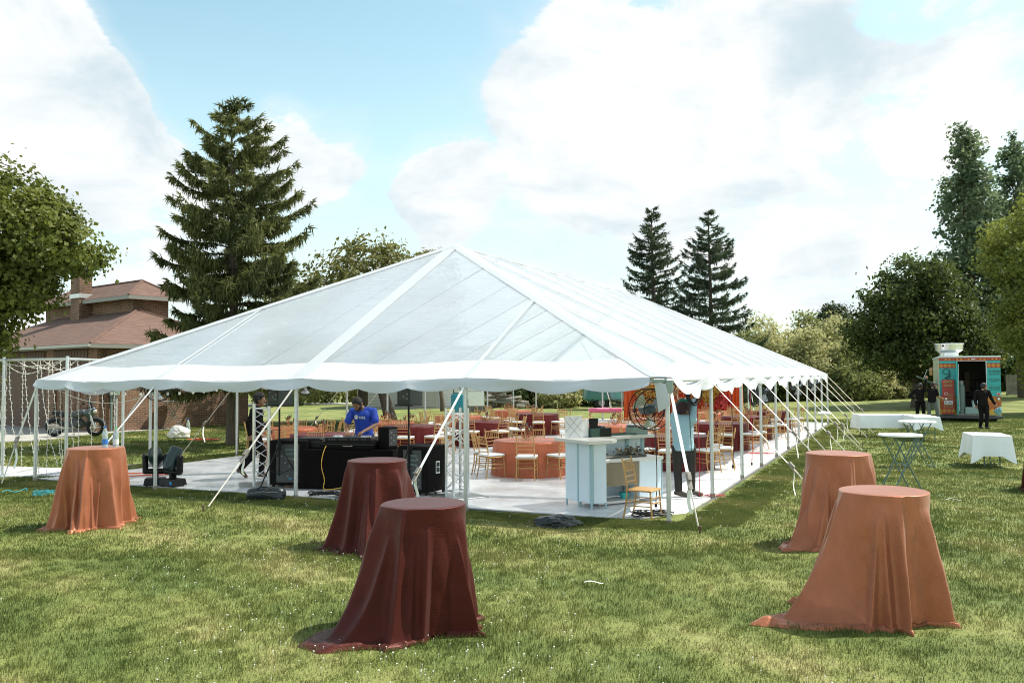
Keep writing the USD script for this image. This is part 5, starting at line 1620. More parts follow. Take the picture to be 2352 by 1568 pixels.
# ---------------------------------------------------------------- moving head lights
def moving_head(px, py, rz, tilt, label):
    p = G(px, py, FZ)
    t = thing('moving_head_light', label, 'stage light', (p[0], p[1], FZ), rz, 'moving head lights on the floor corner')
    m = Manifold.batch_hull([Manifold.cube((0.40, 0.34, 0.02), True).translate((0, 0, 0.03)), Manifold.cube((0.36, 0.30, 0.02), True).translate((0, 0, 0.14))])
    b = part('base', m, M['black'], t, 20)
    for x in (-0.15, 0.15):
        for y in (-0.12, 0.12):
            mb = MB(); mb.tube([(x, y, 0), (x, y, 0.025)], 0.02, 8); part('foot', mb, M['black'], b)
    mb = MB(); mb.box((0.10, -0.172, 0.05), (0.17, -0.166, 0.11), 0.003); part('blue_socket', mb, mat(f'blue_socket_{len(_used)}', (0.03, 0.22, 0.5), 0.4), b)
    S = lambda x, z, r, y=0.0: Manifold.sphere(r, 14).scale((1, 1.3, 1)).translate((x, y, z))
    yoke = Manifold.batch_boolean([hull(S(-0.17, 0.28, 0.055), S(0.17, 0.28, 0.055)), hull(S(-0.19, 0.28, 0.055), S(-0.20, 0.58, 0.055)), hull(S(0.19, 0.28, 0.055), S(0.20, 0.58, 0.055)), hull(S(0, 0.16, 0.06), S(0, 0.28, 0.06))], manifold3d.OpType.Add)
    part('yoke', yoke, M['black'], t, 40)
    mb = MB(); prof = [(0, -0.26), (0.10, -0.25), (0.135, -0.18), (0.14, 0.05), (0.125, 0.17), (0.13, 0.20), (0.11, 0.22), (0.10, 0.205), (0, 0.20)]
    R = np.array([[1, 0, 0], [0, math.cos(tilt), -math.sin(tilt)], [0, math.sin(tilt), math.cos(tilt)]])
    v, f = lathe(prof, 22); mb.add(v @ R.T + [0, 0, 0.55], f); part('lamp_head', mb, mat(f'dark_teal_head_{len(_used)}', (0.016, 0.034, 0.034), 0.3), t, 35)
    mb = MB(); v, f = lathe([(0, 0.206), (0.098, 0.206), (0.098, 0.212), (0, 0.225)], 20); mb.add(v @ R.T + [0, 0, 0.55], f); part('lens', mb, M['dark_grey'], t, 35)


moving_head(357, 1114, 0.25, 0.9, 'left moving head stage light, its head tipped backwards')
moving_head(397, 1116, -0.5, -0.5, 'right moving head stage light beside the front pole')

# ---------------------------------------------------------------- fans clamped to the poles
def fan_parts(t, rb=0.31):
    C = M['black']
    M90 = np.array([[1, 0, 0], [0, 0, -1], [0, 1, 0.0]])
    for y, r in ((-0.09, rb), (0.09, rb), (-0.13, rb * 0.55), (0.13, rb * 0.55)):
        mb = MB(); mb.tm(trimesh.creation.torus(r, 0.008, 40, 6), mat4(M90, (0, y, 0))); part('cage_ring', mb, C, t, True)
    mb = MB()
    for k in range(36):
        a = k * PI / 18
        c, s = math.cos(a), math.sin(a)
        mb.tube([(0.05 * c, -0.14, 0.05 * s), (0.55 * rb * c, -0.13, 0.55 * rb * s), (rb * c, -0.09, rb * s), (rb * c, 0.09, rb * s), (0.55 * rb * c, 0.13, 0.55 * rb * s)], 0.0022, 3, False)
    part('cage_wires', mb, C, t, kind='stuff')
    for k in range(3):
        a = k * 2 * PI / 3 + 0.5
        def bl(u, v, a=a):
            r = 0.05 + (rb * 0.88 - 0.05) * v; w = (u - 0.5) * (0.5 + 0.5 * v) * 1.0
            th = a + w
            return np.stack([r * np.cos(th), 0.05 * (u - 0.5) * 2, r * np.sin(th)], -1)
        part('blade', thick(grid(bl, 7, 7), 0.004), mat(f'fan_blade_{len(_used)}', (0.50, 0.54, 0.56), 0.3, metal=0.6), t, True)
    mb = MB(); v, f = lathe([(0, -0.1), (0.06, -0.08), (0.085, 0.0), (0.085, 0.2), (0.06, 0.26), (0, 0.27)], 18); mb.add(v @ M90.T * [1, -1, 1], f[:, ::-1]); part('motor', mb, mat(f'fan_motor_{len(_used)}', (0.05, 0.075, 0.085), 0.4), t, 40)
    mb = MB(); mb.tube([(0, 0.18, 0), (0, 0.30, 0), (0, 0.34, 0.18)], 0.02, 8); part('bracket', mb, C, t, 40)


FANS = [(T(0.42, 0.55, 1.66), 0.35, 'big black pole fan hanging at the front right corner of the tent'),
        (T(TW - 0.25, 3.0, 1.92), 0.5, 'fan on the second pole of the left side, before the brick wall'),
        (T(TW - 0.3, 8.5, 1.93), 0.2, 'fan under the far left eave, left of the DJ'),
        (T(0.3, 11.0, 1.72), 1.9, 'fan on the fifth pole of the strapped side'),
        (T(0.3, 18.6, 1.72), 1.9, 'fan on a pole near the far end of the strapped side'),
        (T(0.3, 24.0, 1.75), 1.9, 'last fan on the strapped side, by the far corner')]
fan0 = None
for loc, a, lab in FANS:
    if fan0 is None:
        fan0 = thing('pole_fan', lab, 'fan', loc, a, 'fans clamped to the tent poles'); fan_parts(fan0)
    else:
        dup(fan0, loc, a, lab)


# ---------------------------------------------------------------- cords, bags and small things on the ground
def cord(pts, r, m, name, label, cat='cord', group=None):
    mb = MB(); mb.tube(np.asarray(pts), r, 5); return solo(name, mb, m, label, cat, group, smooth=True)


def scribble(c, rad, turns, seed, z0=0.02, lift=0.03, sq=0.6):
    r = np.random.default_rng(seed)
    n = turns * 14
    th = np.linspace(0, turns * 2 * PI, n)
    rr = rad * (0.55 + 0.45 * meshkit.noise(np.stack([th * 0.9, 0 * th, 0 * th], 1), seed))
    x = c[0] + rr * np.cos(th) + rad * 0.35 * (meshkit.noise(np.stack([th * 0.4, 0 * th + 3, 0 * th], 1), seed) - .5)
    y = c[1] + sq * rr * np.sin(th) + rad * 0.3 * (meshkit.noise(np.stack([th * 0.5, 0 * th + 9, 0 * th], 1), seed) - .5)
    z = c[2] + z0 + lift * meshkit.noise(np.stack([th * 1.3, 0 * th + 5, 0 * th], 1), seed)
    return np.stack([x, y, z], 1)


q = on(100, 1141); cord(scribble(q, 0.24, 5, 3, 0.03, 0.10), 0.006, M['cord_teal'], 'teal_rope', 'tangled teal rope lying on the grass at the left', 'rope')
a, b = on(4, 1136), on(70, 1130); tt = np.linspace(0, 1, 18)
cord(np.stack([a[0] + (b[0] - a[0]) * tt, a[1] + (b[1] - a[1]) * tt + 0.12 * np.sin(tt * 11), 0.06 + 0.02 * np.sin(tt * 20)], 1), 0.008, M['cord_teal'], 'teal_rope', 'loose end of teal rope on the grass at the left edge of the photo', 'rope')
q = G(320, 1090, FZ); cord(scribble(q, 0.75, 3, 5, 0.01, 0.01, 0.5), 0.009, M['cord_orange'], 'extension_cord', 'orange extension cord looped on the white floor by the stage lights', 'extension cord')
q = on(465, 1011); cord(scribble(q, 0.55, 4, 6, 0.03, 0.03, 0.5), 0.010, M['cord_orange'], 'extension_cord', 'orange cord coiled on the grass beside the white bag', 'extension cord')
q = G(748, 1140, FZ); cord(scribble(q, 0.34, 7, 7, 0.012, 0.09, 0.45), 0.008, M['cord_black'], 'cable_heap', 'heap of black cable at the floor edge before the booth', 'cable')
q = G(1495, 1186, FZ); cord(scribble(q, 0.33, 9, 8, 0.012, 0.08, 0.6), 0.008, M['cord_black'], 'cable_heap', 'coil of black cable under the loose gold chair', 'cable')
q = G(1640, 1140, FZ); cord(scribble(q, 0.22, 3, 9, 0.012, 0.03, 0.5), 0.0045, M['cord_red'], 'red_cord', 'red cord looped on the floor at the second pole of the strapped side', 'cord')
q = G(1745, 1043, FZ); cord(scribble(q, 0.40, 4, 10, 0.012, 0.05, 0.5), 0.0045, M['cord_red'], 'red_cord', 'red cord looped on the floor at the fourth pole of the strapped side', 'cord')
q = on(785, 1152); cord(scribble(q, 0.16, 2, 11, 0.03, 0.12, 0.4), 0.007, M['cord_black'], 'wire_loop', 'thin dark wire loop standing in the grass before the booth', 'wire')
a = dj(-0.42, -0.36, 0.78)
pts = [a + [0.02, 0.12, 0.02], a + [0, -0.04, 0.0], a + [-0.02, -0.07, -0.10], a + [-0.05, -0.08, -0.40], a + [0.03, -0.10, -0.62], a + [-0.02, -0.14, -0.745], a + [0.2, -0.2, -0.752], a + [0.5, -0.16, -0.752]]
pts = trimesh.path.simplify.resample_spline(np.array(pts), count=40)
cord(pts, 0.009, M['cord_yellow'], 'extension_cord', 'yellow extension cord running down the black booth cloth to the floor', 'extension cord')
q = G(845, 1130, FZ); cord(scribble(q, 0.30, 4, 12, 0.01, 0.02, 0.4), 0.009, M['cord_yellow'], 'extension_cord', 'end of yellow cord loosely coiled on the floor before the booth', 'extension cord')
# hanging leads and coils on the strapped side
for k, (u, v, z0, z1, m, lab) in enumerate(((0.25, 3.0, 2.0, 0.05, 'cord_red', 'red lead hanging from the eave at the second pole of the strapped side'), (0.30, 2.6, 2.0, 0.25, 'cord_black', 'black lead with plug hanging near the second pole of the strapped side'), (0.45, 0.9, 1.8, 0.2, 'cord_black', 'black lead with plug hanging beside the corner pole'), (0.2, 5.95, 2.0, 0.3, 'cord_black', 'black lead hanging at the third pole of the strapped side'), (0.25, 8.6, 2.0, 0.1, 'cord_red', 'dark red lead hanging at the fourth pole of the strapped side'))):
    a = T(u, v, z0); tt = np.linspace(0, 1, 14)
    pts = np.stack([a[0] + 0.05 * np.sin(tt * 3) * tt, a[1] + 0.02 * np.sin(tt * 5), z0 + (z1 - z0) * tt], 1)
    t = thing('hanging_lead', lab, 'cord')
    mb = MB(); mb.tube(pts, 0.0075, 5); part('lead', mb, M[m], t)
    mb = MB(); mb.box(pts[-1] - [0.018, 0.018, 0.07], pts[-1] + [0.018, 0.018, 0], 0.008); part('plug', mb, M['black'], t)
for k, (u, v, z, lab) in enumerate(((0.25, 2.75, 1.86, 'hank of dark cables that the man with raised arms is tying up'), (0.25, 9.2, 1.62, 'coil of dark cable hung at the fourth pole of the strapped side'), (0.25, 12.0, 1.72, 'coil of dark cable hung further along the strapped side'))):
    a = T(u, v, z)
    th = np.linspace(0, 9 * 2 * PI, 150)
    rr = np.random.default_rng(k)
    wv = meshkit.noise(np.stack([th * 0.16, 0 * th, 0 * th], 1), k)
    pts = np.stack([a[0] + (0.07 + 0.10 * wv) * np.cos(th), a[1] + 0.05 * np.cos(th * 0.31), a[2] + (0.17 + 0.07 * wv) * np.sin(th)], 1)
    cord(pts, 0.010, M['cord_black'], 'cable_coil', lab, 'cable')

# black bags and sheets
def lumpy(c, sx, sy, sz, seed, amp=0.28, name=None):
    m = trimesh.creation.icosphere(4)
    v = np.array(m.vertices)
    d = 1 + amp * (meshkit.fbm(v * 2.1 + seed, 4, seed) - 0.5) * 2
    v = v * d[:, None]
    v[:, 2] = np.where(v[:, 2] < -0.35, -0.35 + (v[:, 2] + 0.35) * 0.12, v[:, 2])
    v = v * [sx, sy, sz]; v[:, 2] -= v[:, 2].min() - 0.004
    return v, np.array(m.faces)


q = on(610, 1148)
t = thing('duffel_bag', 'black zipped bag lying on the grass edge under the left truss tower', 'bag', (q[0], q[1], 0))
S = lambda p, r: Manifold.sphere(r, 18).translate(p)
m = hull(S((-0.22, 0, 0.13), 0.12), S((0.22, 0.02, 0.13), 0.13), S((-0.25, 0.05, 0.08), 0.07), S((0.25, -0.05, 0.09), 0.08), S((0, -0.02, 0.15), 0.13)).refine_to_length(0.03)
mm = m.to_mesh(); v = mm.vert_properties[:, :3].astype(float); v = v * (1 + 0.10 * (meshkit.fbm(v * 9, 3, 2) - 0.5)[:, None])
part('bag', (v, mm.tri_verts), M['black_gloss'], t, True)
mb = MB(); mb.tube([(-0.24, -0.11, 0.17), (0, -0.14, 0.2), (0.25, -0.12, 0.18)], 0.006, 5); part('zip', mb, M['grey'], t)
mb = MB(); mb.tube([(-0.12, -0.10, 0.24), (-0.06, -0.14, 0.28), (0.06, -0.14, 0.28), (0.12, -0.10, 0.24)], 0.010, 6); part('handle', mb, M['black'], t)
q = on(1281, 1208)
solo('plastic_sheet', lumpy(q, 0.31, 0.20, 0.12, 4, 0.42), M['black_gloss'], 'crumpled black plastic sheet lying on the grass before the white bar', 'plastic sheet', smooth=True, loc=(q[0], q[1], 0.0))
q = on(411, 1006)
solo('plastic_bag', lumpy(q, 0.38, 0.28, 0.30, 7, 0.25), mat('milky_bag', (0.62, 0.60, 0.57), 0.35, bump=0.7, bscale=9, bdist=0.03, var=0.12), 'full white plastic bag on the grass before the brick wall', 'bag', smooth=True, loc=(q[0], q[1], 0.0))


def bottle_parts(t, m_body, cap, h=0.24, r=0.034, label_m=None):
    part('body', lathe([(0, 0.002), (r * 0.9, 0), (r, 0.012), (r, h * 0.32), (r * 0.93, h * 0.36), (r, h * 0.42), (r, h * 0.66), (r * 0.5, h * 0.86), (r * 0.38, h * 0.90), (r * 0.38, h * 0.93)], 16), m_body, t, 40)
    part('cap', lathe([(r * 0.46, h * 0.93), (r * 0.46, h), (0, h)], 12), cap, t, 40)
    if label_m is not None:
        part('wrapper', lathe([(r * 1.015, h * 0.14), (r * 1.015, h * 0.40)], 16), label_m, t, 40)


M['pet'] = mat('thin_clear_plastic', (0.70, 0.80, 0.84), 0.12, trans=0.75)
M['blue_cap'] = mat('blue_plastic', (0.02, 0.10, 0.42), 0.4); M['green_cap'] = mat('green_plastic', (0.10, 0.42, 0.16), 0.4)
for px, m_, lab, wr_, hh in ((241, 'blue_cap', 'taller bottle with blue cap and blue wrapper on the left copper table', mat('blue_wrapper', (0.03, 0.16, 0.45), 0.5), 0.30), (266, 'green_cap', 'clear bottle with green cap on the left copper table', mat('pale_wrapper', (0.60, 0.66, 0.66), 0.5), 0.28)):
    p = D(px, 1027, 12.2 if px < 250 else 12.3)
    t = thing('water_bottle', lab, 'bottle', (p[0], p[1], 1.10 + gz(-5.967, 12.25) + 0.001), 0)
    bottle_parts(t, M['pet'], M[m_], hh, 0.040, wr_)
# high table by the brick wall, with a bottle; another bottle by the bag
def bistro(loc, rz, label, h=1.05, r=0.39, m='white', group=None, cross=0.30):
    t = thing('bistro_table', label, 'table', loc, rz, group)
    part('table_top', lathe([(0, h), (r - 0.01, h), (r, h - 0.006), (r, h - 0.034), (r - 0.02, h - 0.036), (r - 0.03, h - 0.02), (0, h - 0.02)], 40), M[m], t, 40)
    mk = M['leg_green']
    for y in (-0.21, 0.21):
        for s in (-1, 1):
            mb = MB(); yy = y + 0.02 * s; mb.tube([(s * cross, yy, 0.012), (-s * cross * 0.8, yy, h - 0.03)], 0.0135, 8); part('leg', mb, mk, t, 40)
    for s in (-1, 1):
        mb = MB(); mb.tube([(s * cross, -0.23, 0.014), (s * cross, 0.23, 0.014)], 0.0135, 8); part('foot_bar', mb, mk, t, 40)
        mb = MB(); mb.tube([(s * cross * 0.79, -0.22, h - 0.04), (s * cross * 0.79, 0.22, h - 0.04)], 0.012, 8); part('top_bar', mb, mk, t, 40)
    mb = MB(); mb.tube([(0.03, -0.22, h * 0.48), (0.03, 0.22, h * 0.48)], 0.01, 6); part('pivot_bar', mb, mk, t, 40)
    for s in (-1, 1):
        mb = MB(); mb.tube([(s * 0.18, 0.1, h * 0.7), (s * 0.05, 0.0, h - 0.04)], 0.008, 6); part('lock_brace', mb, mk, t, 40)
    return t


M['leg_green'] = mat('grey_green_steel', (0.10, 0.16, 0.15), 0.4, metal=0.4)
q = on(398, 985); bistro((q[0], q[1], 0.02), 0.1, 'high folding table standing in shade by the brick wall, one bottle on it', 1.16, 0.52, 'grey', cross=0.36)
t = thing('water_bottle', 'water bottle on the high table by the brick wall', 'bottle', (q[0] + 0.30, q[1], 1.181)); bottle_parts(t, M['pet'], M['blue_cap'], 0.27, 0.04)
q = on(417, 1002); t = thing('water_bottle', 'water bottle with blue wrapper standing behind the white bag', 'bottle', (q[0] + 0.08, q[1] + 0.42, 0.02)); bottle_parts(t, M['pet'], M['blue_cap'], 0.62, 0.07, M['blue_cap'])
# teal jug hanging beside the truss
p = G(1053, 1080, 0.0)
p = D(1050, 921, 17.0)
t = thing('hanging_jug', 'teal plastic jug hanging by its handle beside the right truss tower', 'jug', (p[0], p[1], p[2] - 0.21), 0.4)
mb = MB(); mb.box((-0.11, -0.10, 0), (0.11, 0.10, 0.36), 0.03); part('body', mb, mat('teal_plastic', (0.01, 0.22, 0.27), 0.35), t, 40)
mb = MB(); mb.box((-0.08, -0.07, 0.361), (0.08, 0.07, 0.40), 0.02); part('lid', mb, M['post_green'], t, 40)
mb = MB(); mb.tube([(-0.08, 0, 0.39), (-0.05, 0, 0.50), (0, 0, 0.55), (0.05, 0, 0.50), (0.08, 0, 0.39)], 0.009, 6); mb.tube([(0, 0, 0.55), (0, 0, 0.80)], 0.005, 5); part('cord', mb, M['black'], t)

# ---------------------------------------------------------------- white bar
B0, B1 = G(1299, 1156.5, FZ), G(1359, 1170.5, FZ)
dn = (B1 - B0)[:2]; WL = np.linalg.norm(dn); dn = dn / WL
dd = np.array([-dn[1], dn[0]])
if dd[0] < 0: dd = -dd
RB = math.atan2(dd[1], dd[0])      # local x along the counter, local -y towards the camera
bar = thing('white_bar', 'white L shaped mobile bar seen from its open back, on the white floor', 'bar', (B0[0], B0[1], FZ), RB)
M['bar_white'] = mat('glossy_white_bar', (0.66, 0.76, 0.82), 0.22, spec=0.6, var=0.04, vscale=2)
M['bar_top'] = mat('pale_counter', (0.66, 0.64, 0.60), 0.3)
M['bar_blue'] = mat('pale_blue_profile', (0.34, 0.50, 0.53), 0.35)
def bx(name, lo, hi, m, ch=0.004):
    mb = MB(); mb.box(lo, hi, ch); return part(name, mb, M[m], bar, 30)
bx('wing_panel', (0, -WL, 0.09), (0.30, -0.001, 1.05), 'bar_white', 0.006)
for x in (0.0, 0.30):
    for y in (-WL, -WL / 2, -0.02):
        mb = MB(); mb.tube([(x * 0.93 + 0.01, y * 0.97 - 0.01, 0), (x * 0.93 + 0.01, y * 0.97 - 0.01, 0.09)], 0.016, 8); part('foot', mb, M['bar_blue'], bar, 40)
bx('wing_profile', (-0.006, -WL - 0.006, 0.088), (0.05, -WL + 0.05, 1.049), 'bar_blue')
bx('wing_profile', (-0.007, -WL / 2 - 0.02, 0.088), (-0.0015, -WL / 2 + 0.02, 1.049), 'bar_blue', 0.001)
bx('front_wall', (0.302, -0.05, 0.06), (1.62, 0.0, 1.05), 'bar_white')
for x in (0.72, 1.22, 1.56):
    bx('wall_profile', (x, -0.075, 0.06), (x + 0.065, -0.052, 1.049), 'bar_blue')
bx('lower_shelf', (0.305, -0.55, 0.70), (1.66, -0.08, 0.755), 'bar_top')
bx('side_cabinet', (1.15, -0.53, 0.06), (1.62, -0.09, 0.698), 'bar_white')
bx('base_shelf', (0.305, -0.52, 0.02), (1.148, -0.08, 0.06), 'bar_top')
bx('cabinet_profile', (1.625, -0.535, 0.06), (1.645, -0.50, 0.698), 'bar_blue')
LT = [(-0.12, 0.14), (1.75, 0.14), (1.75, -0.22), (0.50, -0.22), (0.50, -WL - 0.02), (0.34, -WL - 0.12), (-0.12, -WL - 0.12)]
lt = trimesh.creation.extrude_polygon(__import__('shapely').Polygon(LT), 0.05); lt.apply_translation((0, 0, 1.052))
part('counter_top', lt, M['bar_top'], bar)
cl = lambda a, b: np.stack([0.33 + 0.80 * a, -0.552 - 0.008 * np.sin(a * 25) * b, 0.697 - 0.36 * b - 0.03 * np.sin(a * 3) * b], -1)
part('taupe_cloth', thick(grid(cl, 30, 6), 0.004), mat('taupe_cloth', (0.22, 0.18, 0.115), 0.85), bar, True)


def onbar(x, y, z=1.103):
    c, s = math.cos(RB), math.sin(RB)
    return (B0[0] + c * x - s * y, B0[1] + s * x + c * y, FZ + z)


t = thing('menu_card', 'white standing card with thin crossing lines on the left end of the bar', 'sign', onbar(0.12, -0.10), RB - 0.35)
mb = MB(); mb.box((-0.15, -0.012, 0), (0.15, 0.012, 0.36), 0.002, mat4(np.array([[1, 0, 0], [0, math.cos(-.12), -math.sin(-.12)], [0, math.sin(-.12), math.cos(-.12)]]))); part('card', mb, M['white'], t)
def cl_line(a, b):
    mb = MB(); R_ = np.array([[1, 0, 0], [0, math.cos(-.12), -math.sin(-.12)], [0, math.sin(-.12), math.cos(-.12)]])
    mb.tube([R_ @ np.array([a[0], -0.014, a[1]]), R_ @ np.array([b[0], -0.014, b[1]])], 0.0025, 4); part('line', mb, M['grey'], t)
for a, b in (((-0.14, 0.10), (0.08, 0.35)), ((0.14, 0.10), (-0.08, 0.35)), ((-0.10, 0.01), (0.14, 0.28)), ((0.10, 0.01), (-0.14, 0.28))):
    cl_line(a, b)
def boxthing(name, label, cat, loc, rz, s, m, lid=None, ch=0.006):
    t = thing(name, label, cat, loc, rz)
    mb = MB()
    w = 0.006
    x, y, z = s
    mb.box((-x / 2, -y / 2, 0), (x / 2, y / 2, 0.008)); mb.box((-x / 2, -y / 2, 0.009), (x / 2, -y / 2 + w, z)); mb.box((-x / 2, y / 2 - w, 0.009), (x / 2, y / 2, z)); mb.box((-x / 2, -y / 2 + w + .0005, 0.009), (-x / 2 + w, y / 2 - w - .0005, z)); mb.box((x / 2 - w, -y / 2 + w + .0005, 0.009), (x / 2, y / 2 - w - .0005, z))
    part('tray', mb, M[m], t)
    if lid:
        r = np.random.default_rng(len(label))
        for k in range(lid):
            q = MB(); q.box((-x / 2 + 0.012 + k * (x - 0.03) / lid, -y / 2 + 0.012, 0.01), (-x / 2 + 0.004 + (k + 1) * (x - 0.03) / lid, y / 2 - 0.012, z * r.uniform(0.9, 1.25)), 0.004); part('contents', q, M['black' if k % 2 else 'dark_grey'], t)
    return t
M['tray_green'] = mat('dark_green_tray', (0.03, 0.075, 0.06), 0.4)
boxthing('napkin_holder', 'white upright holder beside the menu card on the bar', 'holder', onbar(0.33, -0.07), RB, (0.12, 0.12, 0.26), 'white', 0)
boxthing('bar_caddy', 'dark green caddy with a black cup on the bar', 'caddy', onbar(0.50, -0.12), RB, (0.18, 0.16, 0.15), 'tray_green', 2)
part('black_cup', lathe([(0, 0.151), (0.07, 0.151), (0.085, 0.31), (0.08, 0.31), (0.066, 0.165), (0, 0.165)], 18), M['black'], stage.GetPrimAtPath('/World/bar_caddy'), 40)
boxthing('bar_box', 'small black box on the bar right of the green caddy', 'box', onbar(0.70, -0.13), RB, (0.22, 0.16, 0.15), 'black', 2)
boxthing('service_tray', 'long flat dark green tray along the back counter of the bar', 'tray', onbar(1.12, 0.0), RB, (0.62, 0.20, 0.03), 'tray_green', 0)
boxthing('carton', 'grey green carton with folded papers at the right end of the bar', 'box', onbar(1.52, 0.01), RB, (0.34, 0.20, 0.13), 'post_green', 4)
part('paper_stack', boxm((-0.16, -0.09, 0.165), (0.1, 0.09, 0.18)), M['white'], stage.GetPrimAtPath('/World/carton'))
t = thing('shelf_tray', 'dark tray holding a bunch of dried leaves on the lower bar shelf', 'tray', onbar(0.92, -0.32, 0.757), RB)
mb = MB(); mb.box((-0.5, -0.14, 0), (0.45, 0.14, 0.035), 0.008); part('tray', mb, mat('dark_slate', (0.09, 0.09, 0.075), 0.5), t, 30)
rr = np.random.default_rng(3); n = 160
part('dried_leaves', leaves(rr, rr.normal(size=(n, 3)) * [0.16, 0.07, 0.04] + [0.22, 0, 0.09], np.tile([0, 0, 1.0], (n, 1)), 0.08), mat('dried_leaf', (0.26, 0.23, 0.15), 0.7, island=0.3), t)
p = onbar(1.0, -0.3, 0.062)
t = thing('turquoise_tub', 'small turquoise tub on the base shelf inside the bar', 'tub', p, RB); part('tub', lathe([(0, 0), (0.07, 0), (0.085, 0.09), (0.078, 0.09), (0.066, 0.01), (0, 0.012)], 18), mat('turquoise', (0.05, 0.50, 0.48), 0.4), t, 40); part('rim', lathe([(0.083, 0.088), (0.09, 0.092), (0.083, 0.096)], 18), mat('turquoise_rim', (0.05, 0.42, 0.42), 0.4), t)
# paper scraps on the lawn
for px, py, w, rz, lab in ((1364, 1346, 0.20, 0.45, 'white paper strip lying on the grass right of the front maroon table'), (2190, 1152, 0.26, -0.1, 'white paper strip lying on the grass behind the front copper table')):
    q = on(px, py)
    st = lambda a, b: np.stack([(a - .5) * w, (b - .5) * 0.022, 0.045 + 0.012 * np.sin(a * 5)], -1)
    solo('paper_strip', thick(grid(st, 12, 3), 0.002), M['white'], lab, 'paper strip', smooth=True, loc=(q[0], q[1], gz(q[0], q[1])))

# ---------------------------------------------------------------- orange stage drapes with flowers
def drape(a, b, h, seed, m, folds, z0=0.03, d=0.05):
    a, b = np.asarray(a, float), np.asarray(b, float)
    dr = (b - a)[:2]; L = np.linalg.norm(dr); dr = dr / L; nr = np.array([-dr[1], dr[0]])
    def fn(s, t):
        w = d * np.sin(2 * PI * folds * s + 0.8 * np.sin(s * 9 + seed)) * (0.6 + 0.4 * t) + 0.02 * np.sin(s * 40 + t * 3)
        x = a[0] + dr[0] * L * s + nr[0] * w; y = a[1] + dr[1] * L * s + nr[1] * w
        return np.stack([x, y, h + (z0 - h) * t], -1)
    return thick(grid(fn, folds * 10, 10), 0.004)


ST = 40.0
sp = lambda px, z=0.0: np.array([*D(px, 860, ST)[:2], z])
stg = thing('stage_drapes', 'tall orange drapes hung on a frame behind the stage flowers', 'drapes')
M['drape'] = mat('orange_drape', (0.72, 0.14, 0.035), 0.6, transl=0.35, var=0.1, vscale=3)
M['drape_dark'] = mat('vermilion_drape', (0.55, 0.06, 0.022), 0.55, transl=0.25, var=0.1, vscale=3)
DH = 3.0
for x0, x1, m, f_, dy in ((1432, 1466, 'drape', 4, 0), (1468, 1545, 'drape_dark', 9, 0.3), (1547, 1655, 'drape_dark', 12, 0.3), (1652, 1706, 'drape', 7, 0)):
    part('drape', drape(sp(x0) + [0, dy, 0], sp(x1) + [0, dy, 0], DH, x0, M[m], f_), M[m], stg, True)
mb = MB()
for x in (1431, 1467, 1546, 1651, 1707):
    mb.tube([sp(x, 0) + [0, 0.45, 0], sp(x, DH) + [0, 0.45, 0]], 0.025, 8)
mb.tube([sp(1429, DH) + [0, 0.45, 0], sp(1709, DH) + [0, 0.45, 0]], 0.025, 8)
part('frame', mb, M['alu'], stg, 40)
seq = np.random.default_rng(12)
mb = MB()
for k in range(420):
    x, z = seq.uniform(1548, 1650), 0.8 + 0.13 * int(seq.integers(0, 14))
    p = sp(x, z) + [0, 0.2, 0]
    mb.box(p - [0.012, 0.004, 0.03], p + [0.012, 0.004, 0.03])
part('gold_sequins', mb, mat('gold_sequin', (0.85, 0.45, 0.12), 0.25, metal=0.7), stg, kind='stuff')
fy, fp_ = mat('yellow_blossom', (0.72, 0.42, 0.06), 0.6, island=0.4, transl=0.2), mat('pink_blossom', (0.66, 0.09, 0.17), 0.6, island=0.35, transl=0.2)
fo = mat('cream_blossom', (0.62, 0.38, 0.20), 0.6, island=0.4)
for k, (px, z, rx, rz_, m, lab) in enumerate(((1490, 1.5, 0.7, 1.1, fy, 'bank of yellow flowers between the drapes, behind the big fan'), (1532, 1.75, 0.45, 0.7, fo, 'cluster of cream and rust flowers behind the big fan'), (1626, 1.55, 0.62, 0.75, fy, 'round mass of yellow flowers before the right orange drape'), (1641, 2.15, 0.5, 0.42, fp_, 'pink flower cluster above the right yellow flowers'), (1650, 0.9, 0.35, 0.4, mat('red_blossom', (0.55, 0.04, 0.03), 0.6, island=0.3), 'red flower cluster low before the right drape'))):
    rr = np.random.default_rng(k + 70)
    t = thing('flower_arrangement', lab, 'flowers', sp(px, 0) + [0, -0.45 - 0.1 * k, 0])
    n = 900
    d = rr.normal(size=(n, 3)); d /= np.linalg.norm(d, axis=1, keepdims=True)
    c = d * (0.75 + 0.3 * rr.random((n, 1))) * [rx, 0.3, rz_] + [0, 0, z]
    part('blossoms', leaves(rr, c, d, 0.13, 0, 0.9), m, t)
    mb = MB(); mb.tube([(0, 0, 0.03), (0, 0, z)], 0.05, 8); mb.add(*lathe([(0, 0.03), (0.22, 0.03), (0.22, 0.06), (0, 0.06)], 16)); part('stand', mb, M['gold'], t)
